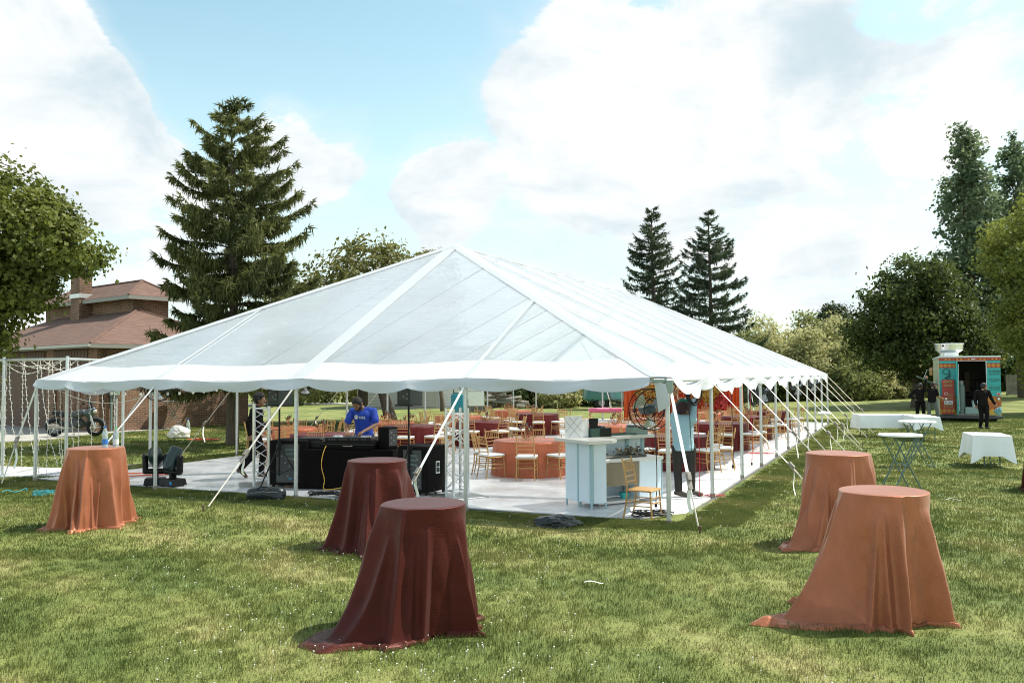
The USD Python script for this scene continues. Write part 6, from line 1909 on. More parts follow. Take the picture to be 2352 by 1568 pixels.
# pink bench
q = G(1390, 964, 0.03)
t = thing('pink_bench', 'pink upholstered bench with curved gilt legs on the stage floor', 'bench', (q[0], q[1], 0.031), -0.03)
S = lambda x, y, z, r: Manifold.sphere(r, 14).translate((x, y, z))
part('seat_pad', hull(*[S(x, y, z, 0.06) for x in (-0.72, 0.72) for y in (-0.2, 0.2) for z in (0.44, 0.50)], S(0, 0, 0.53, 0.06)), mat('pink_velvet', (0.62, 0.10, 0.20), 0.55, sheen=0.4), t, 40)
mb = MB(); mb.box((-0.74, -0.22, 0.33), (0.74, 0.22, 0.377), 0.01); part('rail', mb, M['gold'], t, 30)
for x in (-0.68, 0.68):
    for y in (-0.18, 0.18):
        s = 1 if x > 0 else -1
        mb = MB(); mb.tube([(x, y, 0.34), (x + s * 0.05, y, 0.25), (x + s * 0.02, y, 0.12), (x - s * 0.01, y, 0.04), (x + s * 0.03, y, 0.0)], [0.045, 0.045, 0.028, 0.02, 0.028], 8); part('leg', mb, M['gold'], t, True)
for k, px in enumerate((1452, 1466)):
    q = G(px, 966, 0.03)
    t = thing('glass_lantern', ('left' if k == 0 else 'right') + ' one of two small glass lanterns standing before the left orange drape', 'lantern', (q[0], q[1], 0.031))
    part('glass', lathe([(0.10, 0.05), (0.13, 0.2), (0.12, 0.42), (0.05, 0.55)], 12), M['glass'], t, 40)
    part('base', lathe([(0, 0), (0.12, 0), (0.11, 0.05), (0, 0.05)], 12), M['gold'], t, 40)
    part('lid', lathe([(0.055, 0.55), (0.02, 0.62), (0.008, 0.68), (0, 0.69)], 12), M['gold'], t, 40)

# ---------------------------------------------------------------- painted bus behind the drapes
BY = 52.0
x0 = D(1352, 860, BY)[0]; zb = 0
bus = thing('painted_bus', 'old bus painted teal and yellow with a black wheel, parked beyond the stage', 'bus', (x0, BY, 0), 0)
L = 7.4
def bbox(name, lo, hi, m, ch=0.02, parent=bus):
    mb = MB(); mb.box(lo, hi, ch); return part(name, mb, m, parent, 30)
bt, by_, bb = mat('bus_teal', (0.04, 0.15, 0.14), 0.4, coat=0.3), mat('bus_yellow', (0.50, 0.30, 0.05), 0.4, coat=0.3), mat('bus_black', (0.02, 0.025, 0.025), 0.4)
m = Manifold.batch_hull([Manifold.sphere(0.18, 14).translate((x, y, z)) for x in (0.25, L - .2) for y in (0.2, 2.1) for z in (0.75, 2.75)])
part('body', m, mat('bus_blue', (0.16, 0.28, 0.34), 0.4, coat=0.3), bus, 40)
part('nose', Manifold.batch_hull([Manifold.sphere(0.22, 14).translate((x, y, z)) for x, z in ((0.0, 0.75), (0.1, 1.25), (1.1, 0.75), (1.1, 1.4)) for y in (0.15, 2.1)]), bt, bus, 40)
bbox('yellow_panel', (1.55, -0.012, 1.35), (L - 0.2, 0.02, 1.85), by_, 0.008)
bbox('dark_stripe', (1.50, -0.018, 1.10), (L - 0.2, 0.02, 1.34), bb, 0.008)
bbox('teal_panel', (1.60, -0.012, 0.72), (3.2, 0.02, 1.09), mat('bus_pale_teal', (0.12, 0.30, 0.30), 0.4), 0.008)
bbox('yellow_panel', (3.22, -0.012, 0.72), (L - 0.2, 0.02, 1.09), by_, 0.008)
bbox('red_flash', (0.35, -0.06, 1.32), (1.2, -0.02, 1.60), mat('bus_red', (0.60, 0.10, 0.07), 0.4), 0.02)
for k in range(5):
    bbox('window', (1.7 + k * 1.1, -0.014, 1.98), (2.65 + k * 1.1, 0.02, 2.6), M['black'], 0.01)
for x in (0.78, 5.6):
    for y in (0.12, 2.15):
        mb = MB(); v, f = lathe([(0.2, -0.13), (0.40, -0.14), (0.46, -0.08), (0.46, 0.08), (0.40, 0.14), (0.2, 0.13)], 28); mb.add(v[:, [0, 2, 1]] * [1, -1, 1] + [x, y, 0.46], f[:, ::-1]); w_ = part('wheel', mb, M['black'], bus, 40)
        mb = MB(); v, f = lathe([(0, -0.10), (0.2, -0.13), (0.2, 0.13), (0, 0.1)], 20); mb.add(v[:, [0, 2, 1]] + [x, y, 0.46], f); part('hub', mb, M['grey'], w_, 40)
    mb = MB(); th = np.linspace(0, PI, 16); mb.tube(np.stack([x + 0.6 * np.cos(th), 0 * th - 0.02, 0.46 + 0.58 * np.sin(th)], 1), 0.05, 6); part('wheel_arch', mb, bb, bus, 40)

# ---------------------------------------------------------------- siding houses across the road
def siding_house(name, label, px0, px1, Y, h, m, depth=7, roofc=(0.10, 0.09, 0.09), board=0.2, far=None):
    a, b = D(px0, 860, Y), D(px1, 860, far or Y)
    L = np.linalg.norm((b - a)[:2]); rz = math.atan2(b[1] - a[1], b[0] - a[0])
    t = thing(name, label, 'house', (a[0], a[1], 0), rz)
    mb = MB(); mb.box((0, 0.02, -0.1), (L, depth, h)); part('wall', mb, M[m], t)
    k = 0
    z = 0.15
    while z < h - 0.05:
        v = np.array([(0.0, 0.018, z), (L, 0.018, z), (L, -0.018, z + 0.004), (0.0, -0.018, z + 0.004), (0, 0.014, z + board), (L, 0.014, z + board)])
        part('siding_board', (v, np.array([[0, 3, 2, 1], [3, 4, 5, 2]])), M[m], t)
        z += board
    for x in (-0.02, L - 0.1):
        mb = MB(); mb.box((x, -0.03, 0), (x + 0.12, 0.018, h)); part('corner_board', mb, M[m], t)
    zr = h + depth * 0.22
    v = np.array([(-0.4, -0.4, h), (L + 0.4, -0.4, h), (L + 0.4, depth / 2, zr), (-0.4, depth / 2, zr), (L + 0.4, depth + 0.4, h), (-0.4, depth + 0.4, h)])
    part('roof', thick((v, np.array([[0, 1, 2, 3], [3, 2, 4, 5]])), 0.1), mat(f'{name}_roof', roofc, 0.9), t)
    v = np.array([(0, 0.02, h), (0, depth, h), (0, depth / 2, zr - 0.06), (L, 0.02, h), (L, depth, h), (L, depth / 2, zr - 0.06)])
    for fc_ in ([0, 2, 1], [3, 4, 5]):
        part('gable', (v[fc_], np.array([[0, 1, 2]])), M[m], t)
    return t


M['siding_grey'] = mat('greige_siding', (0.34, 0.33, 0.30), 0.7); M['siding_white'] = mat('white_siding', (0.74, 0.73, 0.72), 0.7)
siding_house('siding_house', 'grey clapboard house across the lawn behind the DJ', 822, 1004, 56, 2.5, 'siding_grey')
siding_house('siding_garage', 'white clapboard house side showing behind the right truss tower', 1006, 1108, 57, 2.7, 'siding_white')
# neighbour's trunk, utility sign, woodpile, dark fence
for px, Y, h, r, lean, lab in ((1017, 52, 2.7, 0.13, -0.35, 'thin crooked tree trunk before the white clapboard house'), (620, 60, 5, 0.18, 0.2, 'tree trunk across the road behind the man in black')):
    b = at(px, Y)
    t = thing('bare_tree', lab, 'tree', b)
    mb = MB(); mb.tube([(0, 0, -0.1), (lean * 0.2, 0, h * 0.3), (lean * 0.5, 0, h * 0.6), (lean, 0, h)], [r * 1.4, r, r * 0.85, r * 0.5], 9); part('trunk', mb, M['bark'], t, True)
    mb = MB(); mb.tube([(lean * 0.5, 0, h * 0.6), (lean * 0.5 + 0.4, 0, h * 0.8), (lean * 0.5 + 0.9, 0, h)], [r * 0.6, r * 0.4, r * 0.2], 7); part('limb', mb, M['bark'], t, True)
q = on(1147, 941)
t = thing('woodpile', 'pile of weathered logs and boards before the bushes behind the tent', 'woodpile', (q[0], q[1], 0))
rr = np.random.default_rng(31)
for k in range(46):
    x, z = rr.uniform(-1.6, 1.6), 0
    z = rr.uniform(0.1, 1.25 - 0.55 * abs(x))
    mb = MB(); a = rr.uniform(-0.5, 0.5); l = rr.uniform(0.3, 0.7)
    mb.tube([(x - l * math.cos(a), rr.uniform(-.3, .1), max(z, 0.09)), (x + l * math.cos(a), rr.uniform(-.3, .1), max(z + l * math.sin(a) * 0.5, 0.09))], rr.uniform(0.06, 0.12), 7)
    part('log', mb, M['bark'] if k % 3 == 0 else mat(f'log_{k}', tuple(np.array((0.34, 0.31, 0.27)) * rr.uniform(0.4, 1.3)), 0.9), t, 40)
q = on(1072, 946)
t = thing('planter_box', 'low grey wooden box before the white clapboard house', 'box', (q[0], q[1], 0))
for k in range(4):
    mb = MB(); mb.box((-0.9, -0.3, 0.02 + k * 0.19), (0.9, -0.26, 0.19 + k * 0.19)); part('board', mb, mat(f'grey_board_{k}', (0.13, 0.135, 0.12), 0.9), t)
mb = MB(); mb.box((-0.88, -0.255, 0.02), (0.88, 0.3, 0.74)); part('box', mb, M['dark_grey'], t)
q = on(1094, 950)
t = thing('white_board', 'small white board on a pole beside the planter box', 'sign', (q[0], q[1], 0))
mb = MB(); mb.box((-0.45, -0.02, 0.45), (0.45, 0.02, 1.2)); part('board', mb, M['white'], t)
for x in (-0.35, 0.35):
    mb = MB(); mb.tube([(x, 0.04, 0), (x, 0.04, 1.2)], 0.02, 6); part('pole', mb, M['grey'], t)


def fence(name, label, p0, p1, h, m, w=0.14):
    p0, p1 = np.asarray(p0, float), np.asarray(p1, float)
    L = np.linalg.norm((p1 - p0)[:2]); rz = math.atan2(p1[1] - p0[1], p1[0] - p0[0])
    t = thing(name, label, 'fence', p0, rz)
    n = int(L / w)
    dz = (p1[2] - p0[2]) / L
    for k in range(n):
        x = k * w; z = dz * x
        mb = MB(); mb.box((x, -0.01, z + 0.03), (x + w - 0.012, 0.012, z + h + 0.02 * ((k * 7) % 3))); part('plank', mb, m, t)
    for z in (0.35, h - 0.3):
        mb = MB(); mb.tube([(0, 0.05, z), (L, 0.05, z + dz * L)], 0.04, 4); part('rail', mb, m, t)
    for k in range(int(L / 2.4) + 1):
        mb = MB(); mb.box((k * 2.4 - 0.05, 0.05, dz * k * 2.4 - 0.1), (k * 2.4 + 0.05, 0.15, dz * k * 2.4 + h)); part('post', mb, m, t)


fence('board_fence', 'weathered pale board fence at the right edge behind the food truck', at(2310, 64), at(2440, 60), 1.5, mat('weathered_board', (0.26, 0.24, 0.20), 0.9, var=0.3, vscale=3))
fence('dark_fence', 'dark board fence in shade between the bushes behind the tent', at(1305, 62), at(1400, 62), 1.9, mat('dark_board', (0.045, 0.042, 0.035), 0.9))
q = at(2273, 68); q = at(2270 - 190, 66)
t = thing('utility_post', 'single dark post standing before the pale thicket', 'post', q)
mb = MB(); mb.tube([(0, 0, -0.1), (0, 0, 1.75)], 0.10, 8); part('shaft', mb, M['bark'], t); part('cap', lathe([(0.11, 1.75), (0.11, 1.79), (0, 1.83)], 8), M['bark'], t)

# ---------------------------------------------------------------- white clothed tables at the right
def clothed_table(loc, rz, L, W, h, label, hang, seed, corner=0.0):
    t = thing('folding_table', label.replace('white cloth over', 'folding table under white cloth,'), 'table', loc, rz, None)
    mb = MB(); mb.box((-L / 2, -W / 2, h - 0.045), (L / 2, W / 2, h - 0.006), 0.008); part('table_top', mb, M['white'], t)
    for x in (-L / 2 + 0.22, L / 2 - 0.22):
        for y in (-W / 2 + 0.1, W / 2 - 0.1):
            mb = MB(); mb.tube([(x, y, 0), (x * 0.97, y, h - 0.045)], 0.014, 8); part('leg', mb, M['leg_green'], t)
        mb = MB(); mb.tube([(x, -W / 2 + 0.1, 0.25), (x, W / 2 - 0.1, 0.25)], 0.012, 6); part('crossbar', mb, M['leg_green'], t)
    per = 2 * (L + W)
    r = np.random.default_rng(seed)
    def fn(a, s):
        d = (a * per)
        x = np.select([d < L, d < L + W, d < 2 * L + W], [-L / 2 + d, L / 2, L / 2 - (d - L - W)], -L / 2)
        y = np.select([d < L, d < L + W, d < 2 * L + W], [-W / 2, -W / 2 + (d - L), W / 2], W / 2 - (d - 2 * L - W))
        cx, cy = np.clip(np.abs(x) - (L / 2 - 0.18), 0, 1) / 0.18, np.clip(np.abs(y) - (W / 2 - 0.18), 0, 1) / 0.18
        cor = np.minimum(cx, cy)
        hh = hang * (1 + corner * cor) * (1 + 0.12 * (meshkit.noise(np.stack([d * 0.7, 0 * d, 0 * d], -1), seed) - .5))
        w = (0.02 * np.sin(d * 9 + seed) + 0.05 * cor) * s
        nx, ny = x / (L / 2), y / (W / 2)
        p = 10
        q_ = (np.abs(nx) ** p + np.abs(ny) ** p) ** (1 / p)
        ox, oy = np.sign(nx) * np.abs(nx) ** 6, np.sign(ny) * np.abs(ny) ** 6
        return np.stack([x + ox * (0.012 + w + 0.03 * s), y + oy * (0.012 + w + 0.03 * s), h + 0.004 - hh * s], -1)
    mb = MB(); mb.add(*grid(fn, 161, 9))
    tg = lambda a, b: np.stack([(a - .5) * (L + 0.024), (b - .5) * (W + 0.024), h + 0.004 + 0.003 * np.sin(a * 20) * np.sin(b * 9)], -1)
    mb.add(*grid(tg, 20, 8))
    solo('white_tablecloth', mb, M['white_cloth'], label, 'tablecloth', None, 30, loc=loc)
    UsdGeom.Xformable(stage.GetPrimAtPath(_last('white_tablecloth'))).AddRotateZOp().Set(math.degrees(rz))


def _last(name):
    i = _used[('/World', name)] - 1
    return f'/World/{name}' if i == 0 else f'/World/{name}_{i:03d}'


q = on(2040, 1004); clothed_table((q[0], q[1] + 0.3, gz(q[0], q[1])), -0.02, 1.85, 0.76, 0.76, 'white cloth over the long table nearest the far strapped corner', 0.46, 3)
q = on(2112, 1008); clothed_table((q[0], q[1] - 0.1, gz(q[0], q[1])), 1.35, 1.83, 0.72, 0.77, 'white cloth over the long table end-on behind the round bistro tables', 0.30, 4, 0.4)
q = on(2296, 1075); clothed_table((q[0], q[1] + 0.5, gz(q[0], q[1])), -0.30, 0.76, 1.15, 0.74, 'white cloth over the separate table at the right, corner hanging low', 0.46, 9, 0.35)
q = on(2113, 1133); bistro((q[0] - 0.22, q[1] + 0.25, gz(q[0], q[1])), 0.12, 'front one of the two bare white bistro tables with crossed steel legs', 1.06, 0.38, group='bare bistro tables')
q = on(2118, 1073); bistro((q[0], q[1] + 0.2, gz(q[0], q[1])), -0.1, 'rear one of the two bare white bistro tables with crossed steel legs', 1.06, 0.41, group='bare bistro tables')
q = D(2084, 976, 23.5)
solo('folded_cloth', lumpy((0, 0, 0), 0.22, 0.16, 0.07, 3, 0.3), M['white_cloth'], 'bunched white cloth lying on the long table behind the bistro tables', 'cloth', smooth=True, loc=(q[0] - 0.15, on(2040, 1004)[1] + 0.35, gz(q[0], 23) + 0.768))

# ---------------------------------------------------------------- food truck
Q0 = on(2160, 967)
TY = Q0[1]
tx0 = Q0[0]; TWD, TD, TH = 2.40, 6.4, 2.55
tz = gz(tx0 + 1.3, TY)
truck = thing('food_truck', 'teal, red and yellow food truck seen from the back with its rear door open', 'truck', (tx0, TY, tz), -0.42)
Z0 = 0.28
teal, red, yel = mat('truck_teal', (0.02, 0.33, 0.32), 0.4, coat=0.2), mat('truck_red', (0.33, 0.035, 0.02), 0.45), mat('truck_yellow', (0.58, 0.33, 0.04), 0.45)
orange = mat('truck_orange', (0.40, 0.11, 0.025), 0.45)
side = mat('truck_side', (0.50, 0.38, 0.18), 0.5, col2=(0.32, 0.46, 0.36), vscale=0.9)
dark = mat('truck_inside', (0.035, 0.028, 0.022), 0.7)
def tb(name, lo, hi, m, ch=0.006, parent=None, smooth=False):
    mb = MB(); mb.box(lo, hi, ch); return part(name, mb, m, parent or truck, smooth)
# shell: side walls, roof, floor, front; the back is built of panels round the door
tb('side_wall', (0, 0.06, Z0), (0.05, TD, Z0 + TH), side)
tb('side_wall', (TWD - 0.05, 0.06, Z0), (TWD, TD, Z0 + TH), teal)
tb('front_wall', (0.05, TD - 0.05, Z0), (TWD - 0.05, TD, Z0 + TH), teal)
tb('roof', (-0.03, -0.02, Z0 + TH), (TWD + 0.03, TD + 0.03, Z0 + TH + 0.07), mat('truck_roof', (0.55, 0.60, 0.60), 0.4))
tb('floor', (0.05, 0.06, Z0), (TWD - 0.05, TD - 0.05, Z0 + 0.06), M['steel'])
DX0, DX1 = 0.72, 1.84
rear = tb('rear_panel', (0, 0, Z0), (DX0 - 0.03, 0.06, Z0 + TH - 0.14), teal)
rear2 = tb('rear_panel', (DX1 + 0.03, 0, Z0), (TWD, 0.06, Z0 + TH - 0.14), teal)
head = tb('rear_header', (0, 0, Z0 + TH - 0.14), (TWD, 0.06, Z0 + TH), red)
for a, b in ((DX0 - 0.03, DX0), (DX1, DX1 + 0.03)):
    tb('door_frame', (a, -0.012, Z0 + 0.04), (b, 0.06, Z0 + TH - 0.143), M['alu'])
tb('door_frame', (DX0 + 0.001, -0.012, Z0 + TH - 0.17), (DX1 - 0.001, 0.06, Z0 + TH - 0.143), M['alu'])
# bands of pattern on both rear panels
def diamond(par, cx, z, s, m, y=-0.012):
    mb = MB()
    o = np.array([(cx - s, y, z), (cx, y, z - s), (cx + s, y, z), (cx, y, z + s)])
    i_ = o * [0.0, 1, 0.0] + (o - [cx, y, z]) * [0.62, 0, 0.62] + [cx, 0, z]
    v = np.vstack([o, i_])
    mb.add(v, np.array([[k, (k + 1) % 4, 4 + (k + 1) % 4, 4 + k] for k in range(4)]))
    for dx_, dz_ in ((0, 0), (s * 0.5, 0), (-s * 0.5, 0), (0, s * 0.5), (0, -s * 0.5)):
        c = np.array((cx + dx_ * 0.55, y - 0.001, z + dz_ * 0.55)); e = s * 0.16
        mb.add(np.array([c + [-e, 0, 0], c + [0, 0, -e], c + [e, 0, 0], c + [0, 0, e]]), np.array([[0, 1, 2, 3]]))
    part('diamond_motif', mb, m, par)
for par, xa, xb in ((rear, 0.0, DX0 - 0.03), (rear2, DX1 + 0.03, TWD)):
    tb('red_band', (xa + 0.001, -0.008, Z0 + TH - 0.46), (xb - 0.001, -0.001, Z0 + TH - 0.25), red, 0.001, par)
    n = 4 if par is rear else 3
    for k in range(n):
        diamond(par, xa + (k + 0.5) * (xb - xa) / n, Z0 + TH - 0.355, 0.085, yel)
    tb('orange_band', (xa + 0.001, -0.008, Z0 + 0.32), (xb - 0.001, -0.001, Z0 + 0.84), orange, 0.001, par)
    tb('yellow_band', (xa + 0.001, -0.0085, Z0 + 0.02), (xb - 0.001, -0.001, Z0 + 0.32), yel, 0.001, par)
    for k in range(n):
        diamond(par, xa + (k + 0.5) * (xb - xa) / n, Z0 + 0.68, 0.075, yel)
        cxx = xa + (k + 0.5) * (xb - xa) / n
        mb = MB(); mb.add(np.array([(cxx - 0.1, -0.0095, Z0 + 0.33), (cxx, -0.0095, Z0 + 0.20), (cxx + 0.1, -0.0095, Z0 + 0.33)]), np.array([[0, 1, 2]])); part('point_motif', mb, orange, par)
for k in range(17):
    x = 0.08 + k * 0.152
    tb('header_motif', (x, -0.008, Z0 + TH - 0.10), (x + 0.09, -0.001, Z0 + TH - 0.05), yel if k % 3 else orange, 0.001, head)
tb('number_lamp', (TWD * 0.53, -0.03, Z0 + TH - 0.09), (TWD * 0.60, -0.001, Z0 + TH - 0.05), M['white'], 0.004, head)


def lettering(text, x, z, h, m, par, y=-0.002, bold=True, w=None):
    g = meshkit.text_mesh(text, h, 0.004, bold)
    v = np.array(g.vertices)
    if w:
        v[:, 0] *= w / max(v[:, 0].max() - v[:, 0].min(), 1e-6)
    v[:, 0] -= v[:, 0].min()
    v2 = np.stack([x + v[:, 0], y - v[:, 2], z + v[:, 1]], 1)
    part('lettering', (v2, np.array(g.faces)), m, par)


ink = mat('dark_lettering', (0.015, 0.05, 0.05), 0.6)
lx = DX1 + 0.10
lettering('CATERING', lx, Z0 + TH - 0.665, 0.075, ink, rear2, w=0.44)
lettering('FOR ANY EVENT', lx + 0.02, Z0 + TH - 0.745, 0.035, ink, rear2, w=0.40)
for z in (TH - 0.55, TH - 0.79, TH - 1.22, TH - 1.44):
    tb('rule', (lx, -0.004, Z0 + z), (lx + 0.44, -0.001, Z0 + z + 0.008), ink, 0.0005, rear2)
lettering('VISIT US AT', lx + 0.02, Z0 + TH - 0.955, 0.034, ink, rear2, w=0.40)
lettering('OUR LOCATIONS', lx, Z0 + TH - 1.02, 0.034, ink, rear2, w=0.44)
lettering('& ONLINE', lx + 0.08, Z0 + TH - 1.08, 0.034, ink, rear2, w=0.28)
lettering('LIKE & FOLLOW', lx, Z0 + TH - 1.33, 0.044, ink, rear2, w=0.44)
lettering('FOR OUR MENU', lx + 0.02, Z0 + TH - 1.395, 0.038, ink, rear2, w=0.40)
# red sign cabinet on the left panel
cab = tb('red_cabinet', (0.09, -0.17, Z0 + 0.03), (0.585, -0.009, Z0 + 1.58), mat('cabinet_red', (0.36, 0.045, 0.03), 0.45), 0.012)
plate = mat('tan_plate', (0.45, 0.26, 0.10), 0.5)
for z, h, txt, x0_, x1_ in ((1.44, 0.085, 'WEDDINGS', 0.16, 0.50), (1.27, 0.085, 'Feasts', 0.16, 0.50), (0.855, 0.08, 'DOSA', 0.30, 0.50), (0.705, 0.08, 'rolls', 0.30, 0.50), (0.365, 0.085, 'Birthdays', 0.16, 0.50)):
    p_ = tb('name_plate', (x0_, -0.178, Z0 + z), (x1_, -0.171, Z0 + z + h), plate, 0.001, cab)
    lettering(txt, x0_ + 0.03, Z0 + z + 0.024, 0.042, mat(f'plate_ink_{len(_used)}', (0.10, 0.03, 0.02), 0.6), cab, -0.179, True, x1_ - x0_ - 0.06)
tb('licence_plate', (0.17, -0.182, Z0 + 0.49), (0.51, -0.171, Z0 + 0.645), M['white'], 0.002, cab)
lettering('BV-30451', 0.195, Z0 + 0.535, 0.07, mat('plate_blue', (0.03, 0.06, 0.22), 0.6), cab, -0.183, True, 0.29)
for k in range(3):
    diamond(cab, 0.17 + k * 0.175, Z0 + 0.20, 0.085, yel, -0.176)
def disc(name, x, y, z, r, m, par):
    mb = MB(); v, f = lathe([(0, -0.012), (r * 0.9, -0.012), (r, 0.0), (r, 0.012), (0, 0.012)], 20); mb.add(np.stack([v[:, 0] + x, v[:, 2] + y, v[:, 1] + z], 1), f[:, ::-1]); part(name, mb, m, par, 40)
lampred = mat('lamp_red', (0.45, 0.02, 0.02), 0.25)
for par, x, y in ((cab, 0.24, -0.184), (rear2, DX1 + 0.46, -0.021)):
    disc('lamp_ring', x, y, Z0 + 0.94, 0.072, M['white'], par); disc('tail_lamp', x, y - 0.014, Z0 + 0.94, 0.055, lampred, par)
    disc('lamp_ring', x, y, Z0 + 0.73, 0.070, M['dark_grey'], par); disc('reverse_lamp', x, y - 0.014, Z0 + 0.73, 0.053, M['alu_bright'], par)
# hose on the left panel
th = np.linspace(0.3, 5.6, 24)
mb = MB(); mb.tube(np.stack([0.27 + 0.13 * np.cos(th), 0 * th - 0.05, Z0 + 1.93 + 0.12 * np.sin(th)], 1), 0.014, 6); mb.tube([(0.40, -0.05, Z0 + 1.97), (0.43, -0.07, Z0 + 1.80), (0.30, -0.06, Z0 + 1.68), (0.22, -0.05, Z0 + 1.64)], 0.02, 6); mb.tube([(0.22, -0.05, Z0 + 1.64), (0.38, -0.07, Z0 + 1.62), (0.43, -0.06, Z0 + 1.76)], 0.016, 6)
part('gas_hose', mb, M['black'], truck, True)
# open door leaf standing outwards, with handle rail
dl = tb('door', (DX0 - 0.06, -0.62, Z0 + 0.06), (DX0 - 0.02, -0.02, Z0 + TH - 0.18), mat('door_teal', (0.04, 0.36, 0.36), 0.4))
mb = MB(); mb.tube([(DX0 + 0.0, -0.58, Z0 + 0.2), (DX0 + 0.01, -0.58, Z0 + TH - 0.3)], 0.012, 6); part('handle', mb, M['alu_bright'], dl)
# inside
tb('inner_wall', (0.06, 2.6, Z0 + 0.065), (TWD - 0.06, 2.65, Z0 + TH - 0.01), dark)
tb('cabinet', (0.10, 0.30, Z0 + 0.062), (DX0 - 0.05, 2.5, Z0 + 0.95), dark); tb('cabinet', (DX1 - 0.10, 0.5, Z0 + 0.062), (TWD - 0.06, 2.5, Z0 + 1.0), dark)
for k in range(3):
    tb('shelf', (1.1, 2.2, Z0 + 0.8 + 0.4 * k), (2.3, 2.58, Z0 + 0.83 + 0.4 * k), mat(f'shelf_{k}', (0.06, 0.045, 0.03), 0.6))
tb('equipment', (1.15, 2.25, Z0 + 1.0), (1.36, 2.5, Z0 + 1.9), mat('inner_board', (0.10, 0.055, 0.03), 0.6)); tb('equipment', (1.62, 2.2, Z0 + 0.85), (1.75, 2.4, Z0 + 1.5), M['black'])
tb('step_box', (1.0, 0.03, Z0 + 0.063), (1.62, 0.28, Z0 + 0.36), mat('galvanised_tread', (0.24, 0.34, 0.33), 0.4, metal=0.4))
# bumper, mirrors, awning, wheels
tb('bumper', (-0.02, -0.22, Z0 - 0.14), (TWD + 0.04, 0.0, Z0 + 0.0), M['dark_grey'], 0.02)
tb('chassis', (0.3, 0.1, Z0 - 0.12), (TWD - 0.3, TD - 0.4, Z0 - 0.001), M['black'])
for x in (0.16, TWD - 0.16):
    for y in (1.2, TD - 1.0):
        mb = MB(); v, f = lathe([(0.0, -0.12), (0.18, -0.13), (0.30, -0.13), (0.35, -0.08), (0.35, 0.08), (0.30, 0.13), (0, 0.12)], 24); mb.add(np.stack([v[:, 2] + x, v[:, 1] + y, v[:, 0] + 0.35], 1), f); w_ = part('wheel', mb, M['black'], truck, 40)
        mb = MB(); v, f = lathe([(0, -0.14), (0.18, -0.135), (0.18, 0.135), (0, 0.14)], 16); mb.add(np.stack([v[:, 2] + x, v[:, 1] + y, v[:, 0] + 0.35], 1), f); part('hub', mb, M['grey'], w_, 40)
mb = MB(); mb.box((-0.20, 5.6, Z0 + 1.75), (-0.06, 5.66, Z0 + 2.15), 0.01); mb.tube([(-0.13, 5.63, Z0 + 2.1), (0.0, 5.63, Z0 + 2.2)], 0.015, 6); part('mirror', mb, plate, truck)
hatch = np.array([(0.0, 1.0, Z0 + 1.30), (0.0, 3.8, Z0 + 1.30), (-0.85, 3.8, Z0 + 1.72), (-0.85, 1.0, Z0 + 1.72)])
part('awning', thick((hatch, np.array([[0, 1, 2, 3]])), 0.05), mat('hatch_green', (0.10, 0.16, 0.13), 0.4), truck)
mb = MB(); mb.tube([(-0.6, 1.3, Z0 + 1.60), (-0.45, 1.3, Z0 + 2.02), (-0.02, 1.3, Z0 + 2.05)], 0.012, 6); part('hatch_strut', mb, M['alu_bright'], truck)
tb('serving_shelf', (-0.32, 1.2, Z0 + 0.95), (0.0, 3.6, Z0 + 0.99), M['alu'])
# exhaust fan on the roof
vent = part('roof_vent', lathe([(0.36, Z0 + TH + 0.071), (0.40, Z0 + TH + 0.09), (0.40, Z0 + TH + 0.24), (0.44, Z0 + TH + 0.26), (0.57, Z0 + TH + 0.36), (0.60, Z0 + TH + 0.62), (0.63, Z0 + TH + 0.63), (0.63, Z0 + TH + 0.66), (0.58, Z0 + TH + 0.665), (0.55, Z0 + TH + 0.5), (0, Z0 + TH + 0.45)], 36, (0.47, 1.0, 0)), M['alu_bright'], truck, 30)
disc('vent_port', 0.20, 0.46, Z0 + TH + 0.55, 0.045, M['black'], vent)
# loose things in the truck's door
q = np.array([tx0, TY, tz]); RT = rotz(-0.42)
tp = lambda x, y, z: q + RT @ np.array([x, y, z])
t = thing('white_pail', 'white plastic pail standing on the step in the truck doorway', 'pail', tp(1.42, 0.14, Z0 + 0.362))
part('body', lathe([(0, 0), (0.13, 0), (0.155, 0.27), (0.165, 0.275), (0.165, 0.29), (0, 0.29)], 22), mat('pail_white', (0.55, 0.66, 0.66), 0.4), t, 30)
mb = MB(); th = np.linspace(0, PI, 14); mb.tube(np.stack([0.165 * np.cos(th), -0.10 * np.sin(th), 0.26 - 0.10 * np.sin(th)], 1), 0.005, 5); part('handle', mb, M['grey'], t)
mb = MB(); mb.box((-0.07, -0.162, 0.09), (0.07, -0.14, 0.19), 0.01); part('sticker', mb, mat('pail_sticker', (0.25, 0.33, 0.36), 0.5), t)
t = thing('gas_cylinder', 'tall grey gas cylinder just inside the truck doorway', 'gas cylinder', tp(DX0 + 0.15, 0.2, Z0 + 0.063))
part('tank', lathe([(0, 0), (0.15, 0.0), (0.155, 0.03), (0.155, 1.15), (0.12, 1.28), (0.05, 1.34), (0.04, 1.42), (0, 1.43)], 22), mat('tank_grey', (0.12, 0.16, 0.15), 0.4), t, 30)
part('collar', lathe([(0.09, 1.30), (0.10, 1.30), (0.10, 1.46), (0.09, 1.46)], 18), M['grey'], t)

# ---------------------------------------------------------------- people
SKIN = mat('brown_skin', (0.26, 0.135, 0.075), 0.5)
HAIR = mat('black_hair', (0.012, 0.010, 0.009), 0.65, bump=0.8, bscale=60, bdist=0.02)
BLK = mat('black_garment', (0.008, 0.007, 0.007), 0.85, spec=0.12, bump=0.4, bscale=18, bdist=0.02)
def unit(v): return np.asarray(v, float) / np.linalg.norm(v)


